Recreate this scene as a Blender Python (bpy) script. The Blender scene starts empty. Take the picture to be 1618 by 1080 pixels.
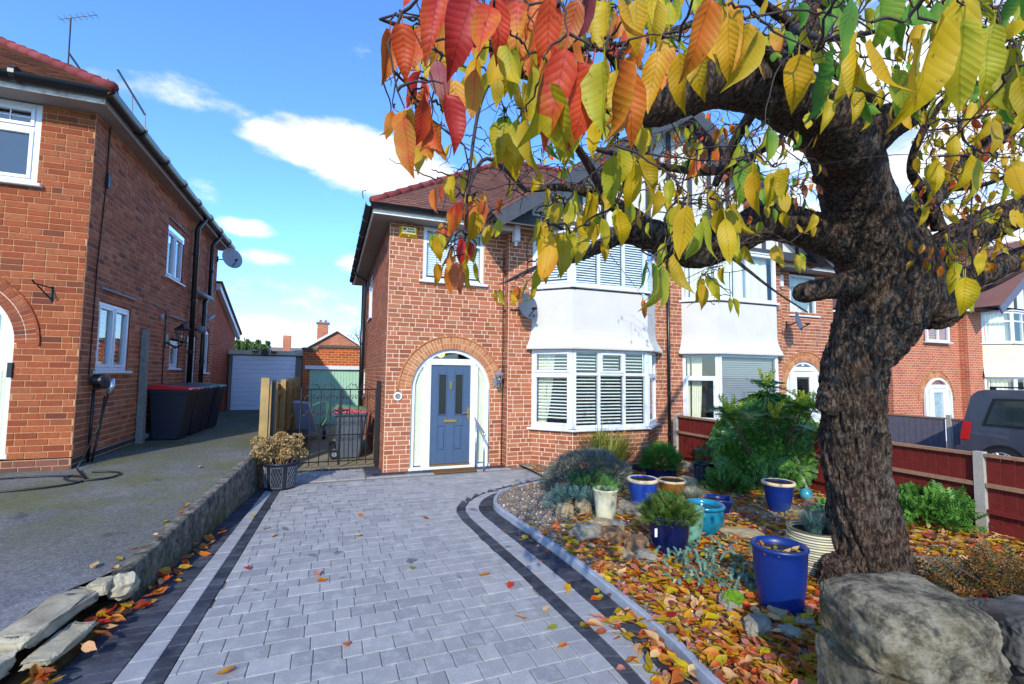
import bpy, math, random
import numpy as np
from mathutils import Vector, Matrix, noise
random.seed(7)
SC = bpy.context.scene
COL = SC.collection
# ------------------------------------------------------------------ camera
F_PX, CX, CY, CAM_H = 738.0, 809.0, 540.0, 1.78
_v1 = Vector((522 - CX, 587 - CY, F_PX)); _v2 = Vector((2723 - CX, 612 - CY, F_PX))
_y = _v1.normalized(); _x = (_v2 - _y * _v2.dot(_y)).normalized(); _z = _x.cross(_y)
if _z.y > 0: _z = -_z
# rows: camera right, camera down, camera forward expressed in world axes
RIGHT = Vector((_x.x, _y.x, _z.x)); DOWN = Vector((_x.y, _y.y, _z.y)); FWD = Vector((_x.z, _y.z, _z.z))
CAMPOS = Vector((0, 0, CAM_H))
cam = bpy.data.cameras.new('camera'); camo = bpy.data.objects.new('camera', cam); COL.objects.link(camo)
cam.sensor_width = 36; cam.lens = F_PX / 1618 * 36; cam.clip_end = 2000; cam.clip_start = 0.05
_m = Matrix((RIGHT, -DOWN, -FWD)).transposed().to_4x4(); _m.translation = CAMPOS
camo.matrix_world = _m
SC.camera = camo
def at(px, py, D):
    """point of the place at camera depth D metres in the direction of a pixel of the photograph"""
    return CAMPOS + (RIGHT * (px - CX) + DOWN * (py - CY) + FWD * F_PX) * (D / F_PX)
def view_score(p, area, n=None):
    d = p - CAMPOS; r = d.length
    if d.dot(FWD) < .3: return 0
    a = F_PX * d.dot(RIGHT) / d.dot(FWD); b = F_PX * d.dot(DOWN) / d.dot(FWD)
    if abs(a) > 830 or abs(b) > 560: return 0
    c = 1 if n is None else max(0, -n.dot(d) / r)
    return area * c / (r * r)
# ------------------------------------------------------------------ sky, sun, exposure
SUN_EL, SUN_AZ = math.radians(31), math.radians(207)     # azimuth measured from +Y towards +X: behind the camera, a little to the left
SUN_DIR = Vector((math.sin(SUN_AZ) * math.cos(SUN_EL), math.cos(SUN_AZ) * math.cos(SUN_EL), math.sin(SUN_EL)))
W = bpy.data.worlds.new('World'); SC.world = W; W.use_nodes = True
def build_world():
    nt = W.node_tree; N = nt.nodes; L = nt.links; N.clear()
    out = N.new('ShaderNodeOutputWorld'); bg = N.new('ShaderNodeBackground'); L.new(bg.outputs[0], out.inputs[0])
    sky = N.new('ShaderNodeTexSky'); sky.sky_type = 'NISHITA'; sky.sun_disc = False
    sky.sun_elevation = SUN_EL; sky.sun_rotation = SUN_AZ; sky.air_density = 1.0; sky.dust_density = .35; sky.ozone_density = 2.5
    bg.inputs[1].default_value = .15
    tc = N.new('ShaderNodeTexCoord')
    def vm(op, a, b=None, s=None):
        n = N.new('ShaderNodeVectorMath'); n.operation = op
        for i, q in enumerate((a, b)):
            if q is None: continue
            if isinstance(q, (tuple, Vector)): n.inputs[i].default_value = tuple(q)
            else: L.new(q, n.inputs[i])
        if s is not None: n.inputs['Scale'].default_value = s
        return n
    def ma(op, a, b=None, c=None, clamp=False):
        n = N.new('ShaderNodeMath'); n.operation = op; n.use_clamp = clamp
        for i, q in enumerate((a, b, c)):
            if q is None: continue
            if isinstance(q, (int, float)): n.inputs[i].default_value = q
            else: L.new(q, n.inputs[i])
        return n.outputs[0]
    D = tc.outputs['Generated']
    d = vm('NORMALIZE', D).outputs[0]
    # cloud noise
    sc = vm('MULTIPLY', d, (1, 1, 2.2)).outputs[0]
    n1 = N.new('ShaderNodeTexNoise'); n1.inputs['Scale'].default_value = 9; n1.inputs['Detail'].default_value = 9; n1.inputs['Roughness'].default_value = .58; L.new(sc, n1.inputs['Vector'])
    n2 = N.new('ShaderNodeTexNoise'); n2.inputs['Scale'].default_value = 2.1; n2.inputs['Detail'].default_value = 6; n2.inputs['Roughness'].default_value = .55; L.new(sc, n2.inputs['Vector'])
    # single clouds seen between the houses: direction, half sizes
    clouds = [((520, 228), 120, 42, 1.6), ((615, 264), 115, 50, 1.7), ((440, 216), 62, 24, 1.5), ((390, 360), 48, 17, 1.1), ((425, 406), 48, 15, 1.05), ((330, 160), 190, 30, .5), ((240, 142), 110, 24, .52),
              ((330, 285), 42, 45, .33), ((495, 494), 26, 16, .75), ((570, 415), 42, 24, .75), ((415, 455), 220, 34, .5), ((400, 530), 170, 40, .95), ((480, 480), 120, 20, .5),
              ((1500, 130), 330, 260, 1.1), ((1560, 420), 300, 240, 1.1), ((1330, 330), 150, 130, .9)]
    tot = None
    for (c, sx, sy, amp) in clouds:
        u = (at(c[0], c[1], 1) - CAMPOS); k = 1 / (F_PX * u.length)
        u.normalize(); side = Vector((0, 0, 1)).cross(u).normalized(); up = u.cross(side)
        sx, sy = sx * k, sy * k
        a = vm('DOT_PRODUCT', d, tuple(side)).outputs['Value']; b = vm('DOT_PRODUCT', d, tuple(up)).outputs['Value']; f = vm('DOT_PRODUCT', d, tuple(u)).outputs['Value']
        a = ma('POWER', ma('ABSOLUTE', ma('DIVIDE', a, sx)), 2); b = ma('POWER', ma('ABSOLUTE', ma('DIVIDE', b, sy)), 2)
        r = ma('SUBTRACT', 1, ma('ADD', a, b)); r = ma('MAXIMUM', r, -3)
        front = ma('GREATER_THAN', f, 0)
        val = ma('MULTIPLY', ma('MULTIPLY', ma('MULTIPLY_ADD', r, .5, .18), amp), front)
        val = ma('MAXIMUM', val, 0)
        tot = val if tot is None else ma('MAXIMUM', tot, val)
    # scattered cloud everywhere else
    gen = ma('MULTIPLY', ma('SUBTRACT', n2.outputs['Fac'], .56), 2.2)
    back = vm('DOT_PRODUCT', d, tuple(FWD)).outputs['Value']
    genm = ma('SUBTRACT', 1, ma('MULTIPLY_ADD', back, 2.4, -.9, clamp=True), clamp=True)
    gen = ma('MULTIPLY', gen, genm)
    tot = ma('MAXIMUM', tot, gen)
    cl = ma('ADD', tot, ma('MULTIPLY', ma('SUBTRACT', n1.outputs['Fac'], .5), 1.5))
    mr = N.new('ShaderNodeMapRange'); mr.interpolation_type = 'SMOOTHSTEP'; L.new(cl, mr.inputs[0]); mr.inputs[1].default_value = .2; mr.inputs[2].default_value = .8
    cm = N.new('ShaderNodeMix'); cm.data_type = 'RGBA'; L.new(mr.outputs[0], cm.inputs['Factor'])
    # sky tint (the photograph's strong blue)
    mx = N.new('ShaderNodeMix'); mx.data_type = 'RGBA'; mx.blend_type = 'MULTIPLY'; mx.inputs['Factor'].default_value = 1
    L.new(sky.outputs[0], mx.inputs['A']); mx.inputs['B'].default_value = SKY_TINT
    L.new(mx.outputs['Result'], cm.inputs['A'])
    # cloud shade: soft grey undersides from the noise
    gr = N.new('ShaderNodeMapRange'); L.new(n1.outputs['Fac'], gr.inputs[0]); gr.inputs[1].default_value = .3; gr.inputs[2].default_value = .62; gr.inputs[3].default_value = .72; gr.inputs[4].default_value = 1.05
    cc = vm('SCALE', CLOUD_COL); L.new(gr.outputs[0], cc.inputs['Scale'])
    L.new(cc.outputs[0], cm.inputs['B'])
    L.new(cm.outputs['Result'], bg.inputs[0])
SKY_TINT = (.53, .8, 1.14, 1); CLOUD_COL = (3.7, 3.75, 3.9)
build_world()
sun = bpy.data.lights.new('sun', 'SUN'); sun.energy = 2.0; sun.angle = math.radians(.53); sun.color = (1, .92, .79)
suno = bpy.data.objects.new('sun', sun); COL.objects.link(suno); suno.rotation_euler = SUN_DIR.to_track_quat('Z', 'Y').to_euler(); suno.location = SUN_DIR * 60
vs = SC.view_settings; vs.view_transform = 'Standard'; vs.look = 'None'; vs.gamma = 1; vs.use_curve_mapping = False; vs.exposure = 1.2
SC.cycles.max_bounces = 8; SC.cycles.transparent_max_bounces = 12
# ------------------------------------------------------------------ helpers
def lin(c): c /= 255; return c / 12.92 if c <= .04045 else ((c + .055) / 1.055) ** 2.4
def C(r, g, b): return (lin(r), lin(g), lin(b), 1)
class Fr:
    """local frame of a wall: u along it, n out of it, z up"""
    def __init__(s, P0, U, N): s.P, s.U, s.N = Vector(P0), Vector(U).normalized(), Vector(N).normalized()
    def __call__(s, u, n, z): return s.P + s.U * u + s.N * n + Vector((0, 0, z))
class MB:
    def __init__(s): s.v = []; s.f = []; s.uv = []
    def quad(s, *p):
        k = len(s.v); s.v += [tuple(q) for q in p]; s.f.append(tuple(range(k, k + len(p))))
    def hexa(s, p):
        k = len(s.v); s.v += [tuple(q) for q in p]
        s.f += [(k, k+3, k+2, k+1), (k+4, k+5, k+6, k+7), (k, k+1, k+5, k+4), (k+1, k+2, k+6, k+5), (k+2, k+3, k+7, k+6), (k+3, k, k+4, k+7)]
    def box(s, a0, a1, b0, b1, c0, c1, xf=None):
        xf = xf or (lambda x, y, z: (x, y, z))
        s.hexa([xf(a0, b0, c0), xf(a1, b0, c0), xf(a1, b1, c0), xf(a0, b1, c0), xf(a0, b0, c1), xf(a1, b0, c1), xf(a1, b1, c1), xf(a0, b1, c1)])
    def bbox(s, a0, a1, b0, b1, c0, c1, xf=None, e=.01):
        """box whose front (b1) edges are chamfered"""
        xf = xf or (lambda x, y, z: (x, y, z)); k = len(s.v)
        for (b, i) in ((b0, 0), (b1 - (e if b1 > b0 else -e), 0), (b1, e)):
            s.v += [tuple(xf(*q)) for q in ((a0+i, b, c0+i), (a1-i, b, c0+i), (a1-i, b, c1-i), (a0+i, b, c1-i))]
        s.f.append((k, k+1, k+2, k+3)); s.f.append((k+8, k+9, k+10, k+11))
        for r in (0, 4):
            for j in range(4): s.f.append((k+r+j, k+r+(j+1) % 4, k+r+4+(j+1) % 4, k+r+4+j))
    def tube(s, pts, r, seg=8, cap=True, jit=0):
        pts = [Vector(p) for p in pts]; n = len(pts)
        if not hasattr(r, '__len__'): r = [r] * n
        k = len(s.v); t0 = (pts[1] - pts[0]).normalized()
        a = t0.orthogonal().normalized()
        for i, p in enumerate(pts):
            t = (pts[min(i+1, n-1)] - pts[max(i-1, 0)]).normalized()
            a = (a - t * a.dot(t)); a = a.normalized() if a.length > 1e-6 else t.orthogonal().normalized(); b = t.cross(a)
            for j in range(seg):
                q = 2 * math.pi * j / seg; rr = r[i] * (1 + (random.uniform(-jit, jit) if jit else 0))
                s.v.append(tuple(p + (a * math.cos(q) + b * math.sin(q)) * rr))
        for i in range(n - 1):
            for j in range(seg):
                s.f.append((k+i*seg+j, k+i*seg+(j+1) % seg, k+(i+1)*seg+(j+1) % seg, k+(i+1)*seg+j))
        if cap: s.f.append(tuple(k + j for j in range(seg))[::-1]); s.f.append(tuple(k+(n-1)*seg+j for j in range(seg)))
    def lathe(s, prof, c, seg=32, wob=None):
        k = len(s.v); n = len(prof); c = Vector(c)
        for (r, z) in prof:
            for j in range(seg):
                q = 2 * math.pi * j / seg; s.v.append((c.x + r * math.cos(q), c.y + r * math.sin(q), c.z + z))
        for i in range(n - 1):
            for j in range(seg): s.f.append((k+i*seg+j, k+i*seg+(j+1) % seg, k+(i+1)*seg+(j+1) % seg, k+(i+1)*seg+j))
    def disc(s, c, r, seg=24, axis='z'):
        k = len(s.v); c = Vector(c)
        for j in range(seg):
            q = 2*math.pi*j/seg; s.v.append((c.x+r*math.cos(q), c.y+r*math.sin(q), c.z))
        s.f.append(tuple(range(k, k+seg)))
    def prism(s, poly, z0, z1):
        k = len(s.v); n = len(poly)
        s.v += [(p[0], p[1], z0) for p in poly] + [(p[0], p[1], z1) for p in poly]
        s.f.append(tuple(range(k, k+n))[::-1]); s.f.append(tuple(range(k+n, k+2*n)))
        for j in range(n): s.f.append((k+j, k+(j+1) % n, k+n+(j+1) % n, k+n+j))
    def add(s, verts, faces, uv=None):
        k = len(s.v); s.v += [tuple(q) for q in verts]; s.f += [tuple(i + k for i in fc) for fc in faces]
        if uv is not None: s.uv += uv
    def blob(s, c, r, sub=2, amp=.2, freq=1.5, flat=0):
        """irregular stone"""
        vs, fs = ICO[sub]; k = len(s.v); off = Vector((random.uniform(0, 99), random.uniform(0, 99), random.uniform(0, 99)))
        c = Vector(c); r = Vector(r) if hasattr(r, '__len__') else Vector((r, r, r)); ang = random.uniform(0, 6.3); ca, sa = math.cos(ang), math.sin(ang)
        for q in vs:
            d = 1 + amp * noise.noise(Vector(q) * freq + off) + amp * .5 * noise.noise(Vector(q) * freq * 2.7 + off)
            x, y, z = q[0] * r.x * d, q[1] * r.y * d, q[2] * r.z * d
            if flat: z = max(-r.z * flat, min(r.z * flat, z))
            s.v.append((c.x + ca * x - sa * y, c.y + sa * x + ca * y, c.z + z))
        s.f += [tuple(i + k for i in fc) for fc in fs]
    def mesh(s, name, mat, smooth=False):
        me = bpy.data.meshes.new(name); me.from_pydata(s.v, [], s.f); me.materials.append(mat)
        if s.uv:
            ul = me.uv_layers.new(name='uv'); li = np.empty(len(me.loops), dtype=np.int32); me.loops.foreach_get('vertex_index', li)
            ul.data.foreach_set('uv', np.array(s.uv, dtype=np.float32)[li].ravel())
        if smooth: me.polygons.foreach_set('use_smooth', [True] * len(me.polygons))
        me.update(); return me
    def build(s, name, mat, parent=None, smooth=False, kind=None, label=None):
        return link(name, s.mesh(name, mat, smooth), parent, kind, label)
def _ico():
    import bmesh
    out = {}
    for sub in (1, 2, 3, 4):
        bm = bmesh.new(); bmesh.ops.create_icosphere(bm, subdivisions=sub, radius=1)
        out[sub] = ([tuple(v.co) for v in bm.verts], [tuple(v.index for v in f.verts) for f in bm.faces]); bm.free()
    return out
ICO = _ico()
def set_parent(o, parent):
    if parent is None: return
    o.parent = parent
    if parent.type == 'EMPTY' and parent.parent is None: o.matrix_parent_inverse = Matrix.Translation(-Vector(parent.location))
def link(name, me, parent=None, kind=None, label=None):
    o = bpy.data.objects.new(name, me); COL.objects.link(o); set_parent(o, parent)
    if kind: o['kind'] = kind
    if label: o['label'] = label
    return o
def thing(name, label, cat, loc=(0, 0, 0), group=None):
    o = bpy.data.objects.new(name, None); COL.objects.link(o); o.location = loc; o.empty_display_size = .1
    return tag(o, label, cat, group)
def tag(o, label, cat, group=None):
    o['label'] = label; o['category'] = cat
    if group: o['group'] = group
    return o
# ------------------------------------------------------------------ materials
class NT:
    def __init__(s, name):
        s.m = bpy.data.materials.new(name); s.m.use_nodes = True; s.t = s.m.node_tree; s.t.nodes.clear()
        s.out = s.n('OutputMaterial'); s.b = s.n('BsdfPrincipled'); s.l(s.b.outputs[0], s.out.inputs[0])
    def n(s, k, **kw):
        x = s.t.nodes.new('ShaderNode' + k)
        for a, b in kw.items(): setattr(x, a, b)
        return x
    def l(s, a, b): s.t.links.new(a, b)
    def set(s, sock, v):
        if hasattr(v, 'is_output') : s.l(v, sock)
        else: sock.default_value = v
    def math(s, op, a, b=0., c=None, clamp=False):
        x = s.n('Math', operation=op, use_clamp=clamp); s.set(x.inputs[0], a); s.set(x.inputs[1], b)
        if c is not None: s.set(x.inputs[2], c)
        return x.outputs[0]
    def pos(s): return s.n('NewGeometry').outputs['Position']
    def noise(s, vec, scale, detail=4, rough=.55, dist=0):
        x = s.n('TexNoise'); s.l(vec, x.inputs['Vector']); x.inputs['Scale'].default_value = scale; x.inputs['Detail'].default_value = detail; x.inputs['Roughness'].default_value = rough; x.inputs['Distortion'].default_value = dist
        return x.outputs['Fac']
    def rng(s, v, a, b, c=0., d=1.):
        x = s.n('MapRange'); s.l(v, x.inputs[0]); x.inputs[1].default_value = a; x.inputs[2].default_value = b; x.inputs[3].default_value = c; x.inputs[4].default_value = d; return x.outputs[0]
    def mix(s, f, a, b, blend='MIX'):
        x = s.n('Mix', data_type='RGBA', blend_type=blend); s.set(x.inputs['Factor'], f); s.set(x.inputs['A'], a); s.set(x.inputs['B'], b); return x.outputs['Result']
    def ramp(s, f, cols, const=False):
        x = s.n('ValToRGB'); e = x.color_ramp.elements
        if const: x.color_ramp.interpolation = 'CONSTANT'
        while len(e) < len(cols): e.new(.5)
        for i, c in enumerate(cols):
            if len(c) == 2: e[i].position, e[i].color = c
            else: e[i].position = i / max(1, (len(cols) - (0 if const else 1))); e[i].color = c
        s.l(f, x.inputs[0]); return x.outputs[0]
    def rand(s):
        a = s.n('ObjectInfo').outputs['Random']; b = s.n('NewGeometry').outputs['Random Per Island']
        return s.math('FRACT', s.math('ADD', s.math('MULTIPLY', a, 7.31), b))
    def bump(s, h, strength=.3, dist=.01):
        x = s.n('Bump'); x.inputs['Strength'].default_value = strength; x.inputs['Distance'].default_value = dist; s.l(h, x.inputs['Height']); s.l(x.outputs[0], s.b.inputs['Normal'])
    def fin(s, col=None, rough=.6, spec=.5, metal=0.):
        if col is not None: s.set(s.b.inputs['Base Color'], col)
        s.set(s.b.inputs['Roughness'], rough); s.b.inputs['Specular IOR Level'].default_value = spec; s.b.inputs['Metallic'].default_value = metal
        return s.m
def plain(name, c, rough=.5, var=.12, scale=6, bump=0., bscale=60, spec=.5, metal=0., dirt=None, dscale=2.5, damt=.5):
    t = NT(name); p = t.pos(); f = t.rng(t.noise(p, scale, 6, .65), .32, .68)
    lo = tuple(q * (1 - var) for q in c[:3]) + (1,); hi = tuple(min(1, q * (1 + var)) for q in c[:3]) + (1,)
    col = t.mix(f, lo, hi)
    if dirt: col = t.mix(t.math('MULTIPLY', t.rng(t.noise(p, dscale, 6, .65), .48, .72), damt), col, dirt)
    if bump: t.bump(t.noise(p, bscale, 3), bump, .004)
    return t.fin(col, rough, spec, metal)
def brick_mat(name, cols, soot=(.03, .02, .018, 1), sootamt=.25, rough=.85):
    t = NT(name); p = t.pos(); r = t.rand()
    col = t.ramp(r, cols)
    col = t.mix(t.rng(t.noise(p, 28, 4, .6), .3, .75, 0, .38), col, tuple(q * .55 for q in cols[0][:3]) + (1,))
    col = t.mix(t.rng(t.noise(p, .9, 5, .6), .42, .75, 0, sootamt), col, soot)
    t.bump(t.noise(p, 130, 3), .5, .004)
    return t.fin(col, rough, .25)
def flatbrick_mat(name, c1, c2, mort, sz=(.225, .083)):
    t = NT(name); p = t.pos(); x = t.n('SeparateXYZ'); t.l(p, x.inputs[0]); y = t.n('CombineXYZ')
    t.l(t.math('ADD', x.outputs[0], x.outputs[1]), y.inputs[0]); t.l(x.outputs[2], y.inputs[1])
    b = t.n('TexBrick'); t.l(y.outputs[0], b.inputs['Vector']); b.inputs['Scale'].default_value = 1; b.inputs['Color1'].default_value = c1; b.inputs['Color2'].default_value = c2; b.inputs['Mortar'].default_value = mort
    b.inputs['Mortar Size'].default_value = .006; b.inputs['Brick Width'].default_value = sz[0]; b.inputs['Row Height'].default_value = sz[1]; b.inputs['Mortar Smooth'].default_value = .2; b.inputs['Bias'].default_value = -.1
    col = t.mix(t.rng(t.noise(p, 1.2, 5), .4, .75, 0, .3), b.outputs['Color'], tuple(q * .4 for q in c1[:3]) + (1,))
    t.bump(t.math('SUBTRACT', 1, b.outputs['Fac']), .6, .006)
    return t.fin(col, .85, .25)
def glass_mat(name, tint=(.9, .95, .95, 1), refl=1.0):
    t = NT(name); t.t.nodes.remove(t.b)
    tr = t.n('BsdfTransparent'); tr.inputs[0].default_value = tint; gl = t.n('BsdfGlossy'); gl.inputs['Roughness'].default_value = .02; gl.inputs[0].default_value = (refl, refl, refl, 1)
    fr = t.n('LayerWeight'); fr.inputs[0].default_value = .5
    mx = t.n('MixShader'); t.l(t.math('MULTIPLY_ADD', t.math('POWER', fr.outputs['Facing'], 4.), .85, .09), mx.inputs[0]); t.l(tr.outputs[0], mx.inputs[1]); t.l(gl.outputs[0], mx.inputs[2]); t.l(mx.outputs[0], t.out.inputs[0]); return t.m
def leaf_mat(name, stops, edge, edgeamt=.6, trans=.4, rough=.5, veins=True):
    """autumn leaf: colour per leaf, second colour creeping in from tip and edge, veins"""
    t = NT(name); uv = t.n('UVMap').outputs[0]; x = t.n('SeparateXYZ'); t.l(uv, x.inputs[0]); U, V = x.outputs[0], x.outputs[1]
    r = t.rand(); col = t.ramp(r, stops); p = t.pos()
    ax = t.math('ABSOLUTE', t.math('SUBTRACT', U, .5))
    m = t.math('ADD', t.math('MULTIPLY', V, .55), t.math('MULTIPLY', ax, .9)); m = t.math('ADD', m, t.math('MULTIPLY', t.math('SUBTRACT', t.noise(p, 22, 3), .5), 1.5))
    m = t.math('ADD', m, t.math('MULTIPLY', t.math('FRACT', t.math('MULTIPLY', r, 13.7)), .9)); m = t.rng(m, .75, 1.5, 0, edgeamt)
    col = t.mix(m, col, edge)
    col = t.mix(t.rng(t.noise(p, 75, 2), .66, .72, 0, .55), col, C(96, 56, 24))
    if veins:
        w = t.math('SUBTRACT', V, t.math('MULTIPLY', ax, .55)); w = t.math('ABSOLUTE', t.math('SINE', t.math('MULTIPLY', w, 34)))
        vm = t.math('LESS_THAN', w, .16); mid = t.math('LESS_THAN', ax, .022)
        col = t.mix(t.math('MULTIPLY', t.math('MAXIMUM', t.math('MULTIPLY', vm, .35), mid), .4), col, tuple(q * .45 for q in stops[0][:3]) + (1,))
        t.bump(w, .25, .002)
    t.fin(col, rough, .35)
    tl = t.n('BsdfTranslucent'); t.l(col, tl.inputs[0]); mx = t.n('MixShader'); mx.inputs[0].default_value = trans
    t.l(t.b.outputs[0], mx.inputs[1]); t.l(tl.outputs[0], mx.inputs[2]); t.l(mx.outputs[0], t.out.inputs[0]); return t.m
def foliage_mat(name, cols, trans=.3, rough=.5, spec=.4):
    t = NT(name); col = t.ramp(t.rand(), cols); t.fin(col, rough, spec)
    tl = t.n('BsdfTranslucent'); t.l(col, tl.inputs[0]); mx = t.n('MixShader'); mx.inputs[0].default_value = trans
    t.l(t.b.outputs[0], mx.inputs[1]); t.l(tl.outputs[0], mx.inputs[2]); t.l(mx.outputs[0], t.out.inputs[0]); return t.m
MT = {}
MT['brick_main'] = brick_mat('house brick', [C(148, 84, 58), C(170, 100, 68), C(183, 113, 80), C(160, 92, 63), C(191, 127, 93), C(136, 82, 64)])
MT['brick_left'] = brick_mat('front brick', [C(128, 62, 36), C(154, 77, 44), C(164, 88, 52), C(138, 68, 40), C(172, 100, 62), C(100, 52, 38)])
MT['brick_side'] = brick_mat('side brick', [C(150, 82, 56), C(176, 102, 70), C(190, 116, 82), C(160, 88, 60), C(198, 130, 94), C(118, 70, 54)], sootamt=.3)
MT['brick_ext'] = flatbrick_mat('extension brick', C(176, 78, 44), C(150, 60, 36), C(178, 130, 96))
MT['brick_far'] = flatbrick_mat('far house brick', C(184, 104, 70), C(160, 84, 58), C(214, 186, 158))
MT['brick_garage'] = flatbrick_mat('garage brick', C(186, 92, 48), C(150, 70, 42), C(216, 180, 130))
MT['mortar_main'] = plain('pale mortar', C(222, 192, 164), .95, .12, 9, .4, 120, .1)
MT['mortar_left'] = plain('warm mortar', C(178, 128, 90), .95, .18, 9, .4, 120, .1)
MT['mortar_side'] = plain('grey brown mortar', C(206, 174, 144), .95, .2, 5, .4, 120, .1, dirt=C(70, 52, 44))
MT['arch'] = brick_mat('tan arch brick', [C(178, 120, 76), C(196, 138, 90), C(164, 104, 66), C(186, 116, 76), C(204, 152, 104)], sootamt=.12)
MT['blue_brick'] = plain('dark engineering brick', C(62, 52, 56), .7, .25, 6, .3, 80)
MT['upvc'] = plain('white window plastic', C(214, 216, 220), .35, .03, 3)
MT['render'] = plain('white roughcast render', C(202, 198, 188), .92, .05, 3, .35, 45, .15, dirt=C(206, 202, 192), dscale=1.2, damt=.2)
MT['cream_render'] = plain('cream render', C(226, 212, 176), .92, .04, 3, .8, 45, .15)
MT['fascia'] = plain('white fascia board', C(228, 224, 214), .55, .05, 4, dirt=C(150, 140, 120), dscale=5, damt=.35)
MT['old_fascia'] = plain('peeling fascia paint', C(196, 192, 184), .7, .12, 8, dirt=C(120, 92, 62), dscale=9, damt=.9)
MT['soffit'] = plain('grey soffit', C(150, 142, 136), .8, .08, 3)
MT['black_plastic'] = plain('black gutter plastic', C(26, 27, 30), .35, .1, 5)
MT['navy_plastic'] = plain('dark wheelie bin plastic', C(30, 32, 46), .5, .1, 4, .2, 200)
MT['grey_plastic'] = plain('grey wheelie bin plastic', C(74, 82, 90), .5, .1, 4, .2, 200)
MT['red_plastic'] = plain('red bin lid', C(206, 26, 34), .4, .08, 4)
MT['faded_red'] = plain('faded red bin lid', C(190, 84, 84), .55, .1, 6)
MT['green_plastic'] = plain('green bin lid', C(56, 110, 70), .45, .1, 4)
MT['brown_plastic'] = plain('brown bin lid', C(86, 62, 48), .5, .1, 4)
MT['blue_lid'] = plain('slate blue bin lid', C(58, 66, 92), .45, .1, 4)
MT['iron'] = plain('black painted iron', C(16, 16, 19), .45, .1, 20)
MT['roof'] = brick_mat('clay roof tile', [C(126, 86, 74), C(142, 98, 84), C(114, 78, 68), C(134, 92, 78), C(104, 74, 66)], sootamt=.25)
MT['roof_left'] = brick_mat('weathered roof tile', [C(112, 72, 54), C(134, 88, 66), C(98, 64, 50), C(124, 78, 58), C(84, 58, 48)], sootamt=.4)
MT['ridge'] = brick_mat('red hip tile', [C(140, 62, 58), C(122, 56, 54), C(150, 76, 70)], sootamt=.3)
MT['glass'] = glass_mat('window glass')
MT['glass_grey'] = glass_mat('reflecting glass', (.55, .58, .6, 1))
MT['glass_dark'] = glass_mat('tinted glass', (.35, .38, .4, 1))
MT['room'] = plain('dim room tone', C(46, 44, 40), .9, .2, 2)  # indoor dimness is put into this dark colour of the backing panels
MT['blind'] = plain('white blind slat', C(232, 234, 226), .5, .04, 4)
MT['curtain'] = plain('cream curtain', C(226, 222, 196), .8, .06, 12)
MT['door_blue'] = plain('slate blue door paint', C(66, 86, 112), .38, .05, 5)
MT['brass'] = plain('brass', C(214, 178, 104), .3, .1, 10, metal=.9)
MT['chrome'] = plain('steel', C(200, 204, 210), .25, .05, 10, metal=.9)
MT['lead'] = plain('grey lead', C(120, 124, 132), .6, .15, 8)
MT['timber_black'] = plain('dark grey timber', C(62, 64, 70), .7, .15, 10)
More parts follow.
